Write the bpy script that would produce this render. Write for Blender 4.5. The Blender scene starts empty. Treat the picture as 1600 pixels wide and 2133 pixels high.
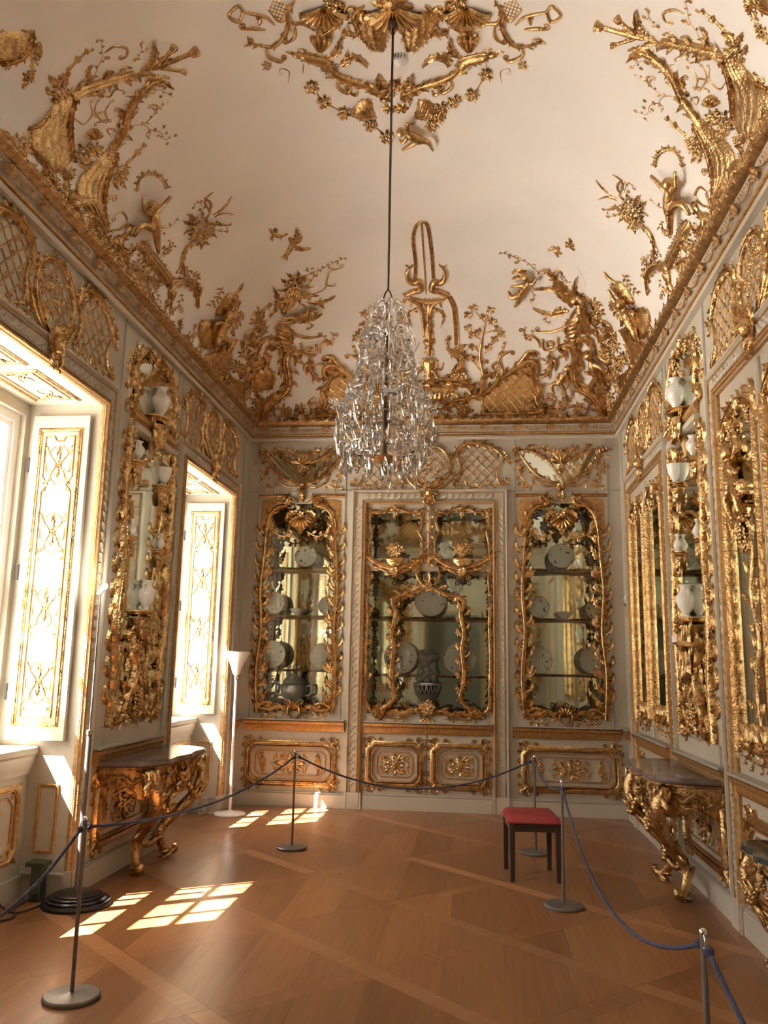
import bpy, bmesh, math, random
import numpy as np
from mathutils import Matrix, Vector
from mathutils.geometry import tessellate_polygon

sc = bpy.context.scene
col = sc.collection
R0 = random.Random(7)
PI = math.pi

# ------------------------------------------------------------------ camera
FPX, CX, CY = 1735.0, 800.0, 1066.5
EYE = np.array([0.0, 0.0, 1.70])
_d = np.array([192.0, 322.0, FPX]); _d /= np.linalg.norm(_d)
_u = np.array([180.0, -9606.0, FPX]); _u -= _d * (_u @ _d); _u /= np.linalg.norm(_u)
_r = np.cross(_d, _u)
if _r[0] < 0: _r = -_r
CM = np.stack([_r, _d, _u], 1)            # camera coords (x right, y down, z forward) = CM @ world
cam_data = bpy.data.cameras.new('camera')
cam = bpy.data.objects.new('camera', cam_data); col.objects.link(cam)
mw = Matrix.Identity(4)
for i in range(3):
    mw[i][0], mw[i][1], mw[i][2], mw[i][3] = CM[0, i], -CM[1, i], -CM[2, i], EYE[i]
cam.matrix_world = mw
cam_data.sensor_fit = 'HORIZONTAL'; cam_data.sensor_width = 36.0
cam_data.lens = FPX / 1600.0 * 36.0
cam_data.clip_start = 0.02; cam_data.clip_end = 500
sc.camera = cam

# ------------------------------------------------------------------ room dimensions (metres)
XL, XR, YB, YF = -2.96, 1.78, 10.37, -0.35
XC = -0.59
ZCOR, ZV, HV, RV, PV = 4.55, 4.75, 1.55, 2.37, 2.1   # cornice, springing, rise, cove radius, cove power
BAYS = [(7.97, 9.71), (4.36, 6.10), (0.75, 2.49)]
NICHE_X, ZHEAD, ZSILL = -3.56, 3.70, 1.06

# ------------------------------------------------------------------ light
world = bpy.data.worlds.new('world'); sc.world = world; world.use_nodes = True
wn = world.node_tree.nodes; wl = world.node_tree.links
sky = wn.new('ShaderNodeTexSky'); sky.sky_type = 'NISHITA'; sky.sun_disc = False
SUN_DIR = Vector((1.0, 0.63, -1.58)).normalized()
sky.sun_elevation = math.asin(-SUN_DIR.z); sky.sun_rotation = math.atan2(-SUN_DIR.x, -SUN_DIR.y)
sky.air_density = 1.0; sky.dust_density = 3.5; sky.ozone_density = 0.6
wn['Background'].inputs['Strength'].default_value = 0.62
wb = wn.new('ShaderNodeMix'); wb.data_type = 'RGBA'; wb.blend_type = 'MULTIPLY'; wb.inputs['Factor'].default_value = 1.0
wb.inputs['B'].default_value = (1.0, 0.90, 0.75, 1)     # the camera's warm white balance
wl.new(sky.outputs['Color'], wb.inputs['A']); wl.new(wb.outputs['Result'], wn['Background'].inputs['Color'])
sun_data = bpy.data.lights.new('sun', 'SUN'); sun_data.energy = 42.0; sun_data.angle = math.radians(0.5)
sun_data.color = (1.0, 0.91, 0.80)
sun = bpy.data.objects.new('sun', sun_data); col.objects.link(sun)
sun.rotation_euler = SUN_DIR.to_track_quat('-Z', 'Y').to_euler(); sun.location = (-8, -5, 12)
for (y0, y1) in BAYS:                      # portals: guide the sky's light through the window openings
    pd = bpy.data.lights.new('window_portal', 'AREA'); pd.shape = 'RECTANGLE'
    pd.size = 2.7; pd.size_y = y1 - y0; pd.cycles.is_portal = True
    po = bpy.data.objects.new('window_portal', pd); col.objects.link(po)
    po.location = (NICHE_X - 0.30, (y0 + y1) / 2, 2.35); po.rotation_euler = (0, -PI / 2, 0)
sc.view_settings.view_transform = 'Standard'; sc.view_settings.look = 'None'
sc.view_settings.gamma = 1.0; sc.view_settings.use_curve_mapping = False
sc.view_settings.exposure = 1.42
cy = sc.cycles
cy.max_bounces = 10; cy.diffuse_bounces = 5; cy.glossy_bounces = 5; cy.transmission_bounces = 8
cy.transparent_max_bounces = 16; cy.caustics_reflective = True; cy.blur_glossy = 0.6; cy.caustics_refractive = False
cy.sample_clamp_indirect = 8.0; cy.use_denoising = True
cy.use_adaptive_sampling = True; cy.adaptive_threshold = 0.02

# ------------------------------------------------------------------ materials
def mat_new(name):
    m = bpy.data.materials.new(name); m.use_nodes = True
    return m, m.node_tree.nodes, m.node_tree.links, m.node_tree.nodes['Principled BSDF']

def simple(name, colr, rough=0.5, metal=0.0, noise=0.0, nscale=8.0, bump=0.0, bscale=60.0, spec=None, stretch=None, col2=None, coat=0.0):
    m, n, l, p = mat_new(name)
    p.inputs['Base Color'].default_value = (*colr, 1); p.inputs['Roughness'].default_value = rough
    p.inputs['Metallic'].default_value = metal
    if spec is not None: p.inputs['Specular IOR Level'].default_value = spec
    if coat: p.inputs['Coat Weight'].default_value = coat; p.inputs['Coat Roughness'].default_value = 0.15
    tc = n.new('ShaderNodeTexCoord'); mp = n.new('ShaderNodeMapping')
    l.new(tc.outputs['Object'], mp.inputs['Vector'])
    if stretch: mp.inputs['Scale'].default_value = stretch
    if noise or col2:
        t = n.new('ShaderNodeTexNoise'); t.inputs['Scale'].default_value = nscale; t.inputs['Detail'].default_value = 5
        l.new(mp.outputs['Vector'], t.inputs['Vector'])
        r = n.new('ShaderNodeValToRGB')
        c2 = col2 or tuple(c * (1 - noise) for c in colr)
        r.color_ramp.elements[0].position = 0.35; r.color_ramp.elements[1].position = 0.65
        r.color_ramp.elements[0].color = (*c2, 1); r.color_ramp.elements[1].color = (*colr, 1)
        l.new(t.outputs['Fac'], r.inputs['Fac']); l.new(r.outputs['Color'], p.inputs['Base Color'])
    if bump:
        t2 = n.new('ShaderNodeTexNoise'); t2.inputs['Scale'].default_value = bscale; t2.inputs['Detail'].default_value = 3
        l.new(mp.outputs['Vector'], t2.inputs['Vector'])
        b = n.new('ShaderNodeBump'); b.inputs['Strength'].default_value = bump; b.inputs['Distance'].default_value = 0.01
        l.new(t2.outputs['Fac'], b.inputs['Height']); l.new(b.outputs['Normal'], p.inputs['Normal'])
    return m

GOLD = simple('gilding', (0.76, 0.54, 0.27), 0.25, 1.0, bump=0.75, bscale=55, nscale=16, col2=(0.44, 0.27, 0.115))
GOLDF = simple('gilding_worn', (0.62, 0.42, 0.20), 0.33, 1.0, bump=0.8, bscale=85, nscale=22, col2=(0.36, 0.21, 0.09))
GOLDM = simple('gilding_matt', (0.62, 0.39, 0.16), 0.5, 0.85, bump=0.5, bscale=120, nscale=30, col2=(0.44, 0.25, 0.10))
WHITE = simple('white_paint', (0.50, 0.465, 0.385), 0.42, noise=0.10, nscale=3.0, bump=0.05, bscale=30)
WHITEB = simple('white_paint_panel', (0.54, 0.505, 0.42), 0.40, noise=0.08, nscale=2.0, bump=0.04, bscale=20)
GREY = simple('grey_paint', (0.42, 0.40, 0.35), 0.45, noise=0.15, nscale=5.0)
PLASTER = simple('vault_plaster', (0.88, 0.865, 0.835), 0.85, noise=0.10, nscale=0.9, bump=0.06, bscale=12)
MIRROR = simple('old_mirror', (0.66, 0.69, 0.60), 0.03, 1.0, bump=0.015, bscale=3.0)
PORC = simple('porcelain', (0.78, 0.78, 0.74), 0.18, coat=0.4)
BISQ = simple('grey_porcelain', (0.52, 0.53, 0.52), 0.35, noise=0.25, nscale=30)
STEEL = simple('grey_steel', (0.20, 0.19, 0.18), 0.42, 0.6, noise=0.1, nscale=40)
CHROME = simple('chrome', (0.75, 0.75, 0.75), 0.15, 1.0)
BLACK = simple('black_paint', (0.018, 0.018, 0.02), 0.3)
IRON = simple('dark_iron', (0.10, 0.075, 0.05), 0.5, 0.7)
LAMPW = simple('white_lacquer', (0.82, 0.82, 0.84), 0.3)
CABLE = simple('cable', (0.55, 0.50, 0.43), 0.6)
DKWOOD = simple('dark_wood', (0.060, 0.036, 0.027), 0.38, noise=0.3, nscale=20, stretch=(1, 1, 0.1))
RED = simple('red_leather', (0.34, 0.032, 0.04), 0.40, noise=0.15, nscale=40, bump=0.12, bscale=220)
ROPE = simple('blue_rope', (0.075, 0.095, 0.20), 0.75, bump=0.8, bscale=260, col2=(0.045, 0.055, 0.11), nscale=150)
CARD = simple('white_card', (0.8, 0.78, 0.74), 0.6)
OUTSIDE = simple('gravel', (0.80, 0.78, 0.73), 0.9, noise=0.08, nscale=2.0)
GREYM = simple('grey_marble', (0.27, 0.235, 0.21), 0.12, col2=(0.13, 0.10, 0.09), nscale=5.0, stretch=(1, 1.6, 1))
GREENM = simple('green_marble', (0.055, 0.085, 0.085), 0.12, col2=(0.02, 0.03, 0.032), nscale=14.0)

def wood(name, rot, c1, c2):
    m, n, l, p = mat_new(name)
    tc = n.new('ShaderNodeTexCoord'); mp = n.new('ShaderNodeMapping'); mp.inputs['Rotation'].default_value = (0, 0, rot); mp.inputs['Location'].default_value = (0.13, 0.29, 0.371)
    l.new(tc.outputs['Object'], mp.inputs['Vector'])
    mp2 = n.new('ShaderNodeMapping'); mp2.inputs['Scale'].default_value = (34, 1.6, 1)
    l.new(mp.outputs['Vector'], mp2.inputs['Vector'])
    oi = n.new('ShaderNodeObjectInfo')
    ad = n.new('ShaderNodeVectorMath'); ad.operation = 'ADD'
    l.new(mp2.outputs['Vector'], ad.inputs[0])
    cmb = n.new('ShaderNodeCombineXYZ'); mul = n.new('ShaderNodeMath'); mul.operation = 'MULTIPLY'; mul.inputs[1].default_value = 50
    l.new(oi.outputs['Random'], mul.inputs[0]); l.new(mul.outputs[0], cmb.inputs['X']); l.new(mul.outputs[0], cmb.inputs['Y'])
    l.new(cmb.outputs['Vector'], ad.inputs[1])
    t = n.new('ShaderNodeTexNoise'); t.inputs['Scale'].default_value = 1.0; t.inputs['Detail'].default_value = 6; t.inputs['Roughness'].default_value = 0.6
    l.new(ad.outputs['Vector'], t.inputs['Vector'])
    r = n.new('ShaderNodeValToRGB'); r.color_ramp.elements[0].position = 0.22; r.color_ramp.elements[1].position = 0.80
    r.color_ramp.elements[0].color = (*c2, 1); r.color_ramp.elements[1].color = (*c1, 1)
    l.new(t.outputs['Fac'], r.inputs['Fac'])
    hs = n.new('ShaderNodeHueSaturation'); mr = n.new('ShaderNodeMapRange')
    mr.inputs['To Min'].default_value = 0.78; mr.inputs['To Max'].default_value = 1.16
    l.new(oi.outputs['Random'], mr.inputs['Value']); l.new(mr.outputs[0], hs.inputs['Value']); l.new(r.outputs['Color'], hs.inputs['Color'])
    l.new(hs.outputs['Color'], p.inputs['Base Color'])
    p.inputs['Roughness'].default_value = 0.28
    return m
WOOD_Y = wood('parquet_field', 0.0, (0.33, 0.155, 0.066), (0.20, 0.085, 0.034))
WOOD_A = wood('parquet_strip', PI / 4, (0.40, 0.205, 0.095), (0.27, 0.125, 0.052))
WOOD_B = wood('parquet_strip_dark', -PI / 4, (0.30, 0.14, 0.06), (0.19, 0.082, 0.033))

def thin_glass(name, refl=0.10, tint=(1, 1, 1)):
    m, n, l, p = mat_new(name); n.remove(p)
    tr = n.new('ShaderNodeBsdfTransparent'); tr.inputs['Color'].default_value = (*tint, 1)
    gl = n.new('ShaderNodeBsdfGlossy'); gl.inputs['Roughness'].default_value = 0.0
    fr = n.new('ShaderNodeFresnel'); fr.inputs['IOR'].default_value = 1.5
    ml = n.new('ShaderNodeMath'); ml.operation = 'MULTIPLY'; ml.inputs[1].default_value = refl / 0.04
    ml.use_clamp = True
    l.new(fr.outputs[0], ml.inputs[0])
    mx = n.new('ShaderNodeMixShader'); l.new(ml.outputs[0], mx.inputs['Fac'])
    l.new(tr.outputs[0], mx.inputs[1]); l.new(gl.outputs[0], mx.inputs[2])
    l.new(mx.outputs[0], n['Material Output'].inputs['Surface'])
    return m
PANE = thin_glass('window_glass', 0.06)
VITRINE = thin_glass('vitrine_glass', 0.075, (0.93, 0.96, 0.92))
m, n, l, p = mat_new('crystal')
p.inputs['Base Color'].default_value = (0.97, 0.97, 0.96, 1); p.inputs['Transmission Weight'].default_value = 0.92
p.inputs['Roughness'].default_value = 0.02; p.inputs['IOR'].default_value = 1.52
CRYSTAL = m
m, n, l, p = mat_new('lit_bulb')
p.inputs['Emission Color'].default_value = (1.0, 0.93, 0.82, 1); p.inputs['Emission Strength'].default_value = 40.0
BULB = m

def plate_mat():
    m, n, l, p = mat_new('painted_porcelain')
    tc = n.new('ShaderNodeTexCoord')
    v = n.new('ShaderNodeTexNoise'); v.inputs['Scale'].default_value = 22; v.inputs['Detail'].default_value = 2
    oi = n.new('ShaderNodeObjectInfo'); ad = n.new('ShaderNodeVectorMath'); ad.operation = 'ADD'
    l.new(tc.outputs['Object'], ad.inputs[0])
    cmb = n.new('ShaderNodeCombineXYZ'); ml = n.new('ShaderNodeMath'); ml.operation = 'MULTIPLY'; ml.inputs[1].default_value = 30
    l.new(oi.outputs['Random'], ml.inputs[0]); l.new(ml.outputs[0], cmb.inputs['X']); l.new(cmb.outputs['Vector'], ad.inputs[1])
    l.new(ad.outputs['Vector'], v.inputs['Vector'])
    r = n.new('ShaderNodeValToRGB'); e = r.color_ramp.elements
    e[0].position = 0.63; e[0].color = (0.84, 0.85, 0.81, 1); e[1].position = 0.67; e[1].color = (0.20, 0.13, 0.12, 1)
    l.new(v.outputs['Fac'], r.inputs['Fac']); l.new(r.outputs['Color'], p.inputs['Base Color'])
    p.inputs['Roughness'].default_value = 0.15
    return m
PLATE = plate_mat()
# ------------------------------------------------------------------ objects
def tag(o, label=None, cat=None, group=None, kind=None):
    if label: o['label'] = label
    if cat: o['category'] = cat
    if group: o['group'] = group
    if kind: o['kind'] = kind
    return o

def empty(name, loc, label, cat, group=None):
    o = bpy.data.objects.new(name, None); o.empty_display_size = 0.1
    col.objects.link(o); o.location = loc
    return tag(o, label, cat, group)

def wloc(o):
    v = Vector((0, 0, 0))
    while o is not None:
        v += o.location; o = o.parent
    return v

class MB:
    """collects geometry (world coordinates) and links it as one mesh object"""
    def __init__(s): s.v = []; s.f = []
    def add(s, verts, faces):
        k = len(s.v); s.v.extend([tuple(map(float, q)) for q in verts]); s.f.extend([tuple(i + k for i in q) for q in faces])
        return s
    def box(s, x0, x1, y0, y1, z0, z1):
        return s.add([(x0, y0, z0), (x1, y0, z0), (x1, y1, z0), (x0, y1, z0), (x0, y0, z1), (x1, y0, z1), (x1, y1, z1), (x0, y1, z1)],
                     [(0, 3, 2, 1), (4, 5, 6, 7), (0, 1, 5, 4), (1, 2, 6, 5), (2, 3, 7, 6), (3, 0, 4, 7)])
    def lathe(s, c, prof, n=20, axis=(0, 0, 1), caps=True, sx=1.0):
        ax = Vector(axis).normalized(); a = ax.orthogonal().normalized(); b = ax.cross(a)
        if abs(ax.z) > 0.99: a, b = Vector((1, 0, 0)), Vector((0, 1, 0))
        c = Vector(c); vs = []; fs = []
        for r, h in prof:
            for k in range(n):
                t = 2 * PI * k / n
                vs.append(c + ax * h + a * (r * math.cos(t) * sx) + b * (r * math.sin(t)))
        for j in range(len(prof) - 1):
            for k in range(n):
                k2 = (k + 1) % n
                fs.append((j * n + k, j * n + k2, (j + 1) * n + k2, (j + 1) * n + k))
        if caps:
            if prof[0][0] > 1e-5: fs.append(tuple(reversed(range(n))))
            if prof[-1][0] > 1e-5: fs.append(tuple(range((len(prof) - 1) * n, len(prof) * n)))
        return s.add(vs, fs)
    def tube(s, pts, r, n=8, caps=True):
        P = np.array(pts, float); m_ = len(P)
        rr = np.full(m_, r) if np.isscalar(r) else np.array(r, float)
        T = np.gradient(P, axis=0); T /= np.linalg.norm(T, axis=1)[:, None] + 1e-12
        up = np.array([0, 0, 1.0]) if abs(T[0][2]) < 0.9 else np.array([1.0, 0, 0])
        vs = []; B = None
        for i in range(m_):
            if B is None: B = np.cross(T[i], up)
            B = B - T[i] * (B @ T[i]); B /= np.linalg.norm(B) + 1e-12; A = np.cross(B, T[i])
            for k in range(n):
                a = 2 * PI * k / n; vs.append(P[i] + rr[i] * (B * math.cos(a) + A * math.sin(a)))
        fs = []
        for i in range(m_ - 1):
            for k in range(n):
                k2 = (k + 1) % n; fs.append((i * n + k, i * n + k2, (i + 1) * n + k2, (i + 1) * n + k))
        if caps: fs.append(tuple(reversed(range(n)))); fs.append(tuple(range((m_ - 1) * n, m_ * n)))
        return s.add(vs, fs)
    def ball(s, c, rx, ry=None, rz=None, n=10, m_=6):
        ry = ry or rx; rz = rz or rx; vs = [(c[0], c[1], c[2] - rz)]; fs = []
        for j in range(1, m_):
            p = PI * j / m_
            for k in range(n):
                t = 2 * PI * k / n
                vs.append((c[0] + rx * math.sin(p) * math.cos(t), c[1] + ry * math.sin(p) * math.sin(t), c[2] - rz * math.cos(p)))
        vs.append((c[0], c[1], c[2] + rz)); L = len(vs) - 1
        for k in range(n):
            k2 = (k + 1) % n; fs.append((0, 1 + k2, 1 + k)); fs.append((L, 1 + (m_ - 2) * n + k, 1 + (m_ - 2) * n + k2))
            for j in range(m_ - 2): a = 1 + j * n; fs.append((a + k, a + k2, a + n + k2, a + n + k))
        return s.add(vs, fs)
    def prism(s, poly, z0, z1):
        n = len(poly)
        return s.add([(x, y, z0) for x, y in poly] + [(x, y, z1) for x, y in poly],
                     [tuple(reversed(range(n))), tuple(range(n, 2 * n))] + [(i, (i + 1) % n, n + (i + 1) % n, n + i) for i in range(n)])
    def build(s, name, mat, parent=None, smooth=False, label=None, cat=None, group=None, kind=None, at=None, bevel=0):
        me = bpy.data.meshes.new(name)
        o = bpy.data.objects.new(name, me); col.objects.link(o)
        if parent is not None: o.parent = parent
        elif at is not None: o.location = at
        off = wloc(o)
        me.from_pydata([(q[0] - off.x, q[1] - off.y, q[2] - off.z) for q in s.v], [], s.f); me.validate(); me.update()
        if bevel:
            b = bmesh.new(); b.from_mesh(me)
            bmesh.ops.bevel(b, geom=list(b.edges), offset=bevel, segments=2, profile=0.5, affect='EDGES', clamp_overlap=True)
            b.to_mesh(me); b.free()
        me.materials.append(mat)
        if smooth:
            me.polygons.foreach_set('use_smooth', [True] * len(me.polygons))
            if smooth != 'all': 
                try: me.set_sharp_from_angle(angle=math.radians(smooth if smooth > 1 else 50))
                except Exception: pass
        return tag(o, label, cat, group, kind)

def copy_tree(o, loc=None, parent=None, **tags):
    c = o.copy(); col.objects.link(c)
    if parent is not None: c.parent = parent
    if loc is not None: c.location = loc
    for k, v in tags.items(): c[k] = v
    for ch in list(o.children): copy_tree(ch, None, c)
    return c

# ------------------------------------------------------------------ surfaces: pixels or wall coordinates -> points and normals
def rays(px):
    px = np.atleast_2d(np.array(px, float))
    c = np.stack([px[:, 0] - CX, px[:, 1] - CY, np.full(len(px), FPX)], 1)
    w = c @ CM
    return w / np.linalg.norm(w, axis=1)[:, None]

def cove(e):
    t = np.clip(1 - e / RV, 0, 1)
    return (1 - t ** PV) ** (1 / PV)
def vault_z(x, y):
    return ZV + HV * cove(np.clip(np.minimum(x - XL, XR - x), 0, 9)) * cove(np.clip(np.minimum(YB - y, y - YF), 0, 9))

class Vault:
    pix = True
    def pts(s, px):
        w = rays(px); T = np.linspace(1.0, 14, 420)
        Q = EYE + T[None, :, None] * w[:, None, :]
        def out(Q): return (Q[..., 0] < XL + .004) | (Q[..., 0] > XR - .004) | (Q[..., 1] > YB - .004) | (Q[..., 2] > vault_z(np.clip(Q[..., 0], XL, XR), np.clip(Q[..., 1], YF, YB)))
        k = np.maximum(np.argmax(out(Q), 1), 1)
        a = T[k - 1]; b = T[k]
        for _ in range(14):
            m_ = (a + b) / 2; o = out(EYE + m_[:, None] * w); b = np.where(o, m_, b); a = np.where(o, a, m_)
        P = EYE + a[:, None] * w
        return P, s.nrm(P)
    def nrm(s, P):
        e = 0.03; x, y = P[:, 0], P[:, 1]
        xa, xb = np.clip(x - e, XL, XR), np.clip(x + e, XL, XR); ya, yb = np.clip(y - e, YF, YB), np.clip(y + e, YF, YB)
        gx = (vault_z(xb, y) - vault_z(xa, y)) / (xb - xa); gy = (vault_z(x, yb) - vault_z(x, ya)) / (yb - ya)
        N = np.stack([gx, gy, -np.ones(len(P))], 1)
        return N / np.linalg.norm(N, axis=1)[:, None]
    def unit(s, P): return np.linalg.norm(P - EYE) / FPX
class PixPlane:
    pix = True
    def __init__(s, ax, val, N): s.ax, s.val, s.N = ax, val, np.array(N, float)
    def pts(s, px):
        w = rays(px); t = (s.val - EYE[s.ax]) / w[:, s.ax]; P = EYE + t[:, None] * w
        return P, np.tile(s.N, (len(P), 1))
    def unit(s, P): return np.linalg.norm(P - EYE) / FPX
class Wall:
    """u, v in metres on an upright wall; mirror = (centre) flips u about it"""
    pix = False
    def __init__(s, ax, val, N, flip=None):
        s.ax, s.val, s.N, s.flip = ax, val, np.array(N, float), flip
        eu = np.zeros(3); eu[1 - ax] = 1; s.hand = 1 if np.cross(s.N, eu)[2] > 0 else -1
    def pts(s, uv):
        uv = np.atleast_2d(np.array(uv, float)); u = uv[:, 0] if s.flip is None else 2 * s.flip - uv[:, 0]
        P = np.zeros((len(uv), 3)); P[:, s.ax] = s.val; P[:, 1 - s.ax] = u; P[:, 2] = uv[:, 1]
        return P, np.tile(s.N, (len(P), 1))
    def unit(s, P): return 1.0
VAULT = Vault()
BACKPX = PixPlane(1, YB, (0, -1, 0))
BACK = Wall(1, YB, (0, -1, 0)); BACKM = Wall(1, YB, (0, -1, 0), flip=XC)
LEFT = Wall(0, XL, (1, 0, 0)); RIGHT = Wall(0, XR, (-1, 0, 0))
FRONT = Wall(1, YF, (0, 1, 0))
def floor_pt(px, py):
    w = rays([(px, py)])[0]; t = -EYE[2] / w[2]; return EYE + t * w

def catmull(pts, n=6):
    P = np.array(pts, float)
    if len(P) == 2: t = np.linspace(0, 1, n + 1)[:, None]; return P[0] * (1 - t) + P[1] * t
    Q = np.vstack([2 * P[0] - P[1], P, 2 * P[-1] - P[-2]]); out = []
    for i in range(1, len(Q) - 2):
        p0, p1, p2, p3 = Q[i - 1], Q[i], Q[i + 1], Q[i + 2]
        for k in range(n):
            t = k / n
            out.append(0.5 * (2 * p1 + (p2 - p0) * t + (2 * p0 - 5 * p1 + 4 * p2 - p3) * t * t + (3 * p1 - p0 - 3 * p2 + p3) * t ** 3))
    out.append(P[-1]); return np.array(out)

PR_ROUND = [(1, 0), (.82, .6), (.35, .97), (-.35, .97), (-.82, .6), (-1, 0)]
PR_RIDGE = [(1, 0), (.86, .8), (.5, .95), (.22, .55), (-.22, .55), (-.5, .95), (-.86, .8), (-1, 0)]
PR_LEAN = [(1, 0), (.9, .95), (.5, 1.0), (0, .45), (-.5, .35), (-1, 0)]

def _sweep(mb, P, N, w, h, prof):
    m_ = len(P); T = np.gradient(P, axis=0); T /= np.linalg.norm(T, axis=1)[:, None] + 1e-12
    B = np.cross(N, T); B /= np.linalg.norm(B, axis=1)[:, None] + 1e-12
    k = len(prof); vs = []
    for a, b in prof: vs.append(P + B * (a * w)[:, None] + N * (b * h - 0.002)[:, None])
    V = np.stack(vs, 1).reshape(-1, 3)
    fs = [(i * k + j, i * k + j + 1, (i + 1) * k + j + 1, (i + 1) * k + j) for i in range(m_ - 1) for j in range(k - 1)]
    fs.append(tuple(range(k))); fs.append(tuple(reversed(range((m_ - 1) * k, m_ * k))))
    mb.add(V, fs)

def _frill(mb, P, N, w, h, R):
    """carved leaflets growing off both edges of a scroll, and a row of pearls here and there"""
    d = np.concatenate([[0], np.cumsum(np.linalg.norm(np.diff(P, axis=0), axis=1))]); W = float(np.max(w)); s_ = W * 1.2; k = 0
    T = np.gradient(P, axis=0); T /= np.linalg.norm(T, axis=1)[:, None] + 1e-12
    while s_ < d[-1] - W:
        i = min(int(np.searchsorted(d, s_)), len(P) - 1); sd = 1 if k % 2 else -1; B = np.cross(N[i], T[i]) * sd; p = P[i] + B * w[i] * .55 + N[i] * h * .35
        L = W * R.uniform(1.5, 2.5); D = B * .75 + T[i] * .65 * (1 if R.random() > .15 else -1); D /= np.linalg.norm(D); E = np.cross(N[i], D); V = []
        for t, a, z in ((0, .30, .25), (.35, .62, .55), (.7, .50, .42), (1.0, .08, .55)):
            c = p + D * L * t + T[i] * L * .3 * t * t
            for q, zz in ((-1, 0), (0, 1), (1, 0)): V.append(c + E * q * a * W * .8 + N[i] * h * (z * (.45 + .75 * zz) - .1))
        mb.add(V, [(j * 3 + m, j * 3 + m + 1, j * 3 + m + 4, j * 3 + m + 3) for j in range(3) for m in range(2)])
        s_ += W * R.uniform(1.5, 2.3); k += 1

def _spiral(P, N, T, sgn, r, turns=1.35, n=20):
    """points of a volute in the tangent plane, leaving P along T and winding in"""
    B = np.cross(N, T) * sgn; c = P + B * r; out = []
    for k in range(1, n + 1):
        t = k / n; a = t * turns * 2 * PI; q = r * (1 - 0.80 * t)
        out.append(c - B * q * math.cos(a) + T * q * math.sin(a))
    return np.array(out)

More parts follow.
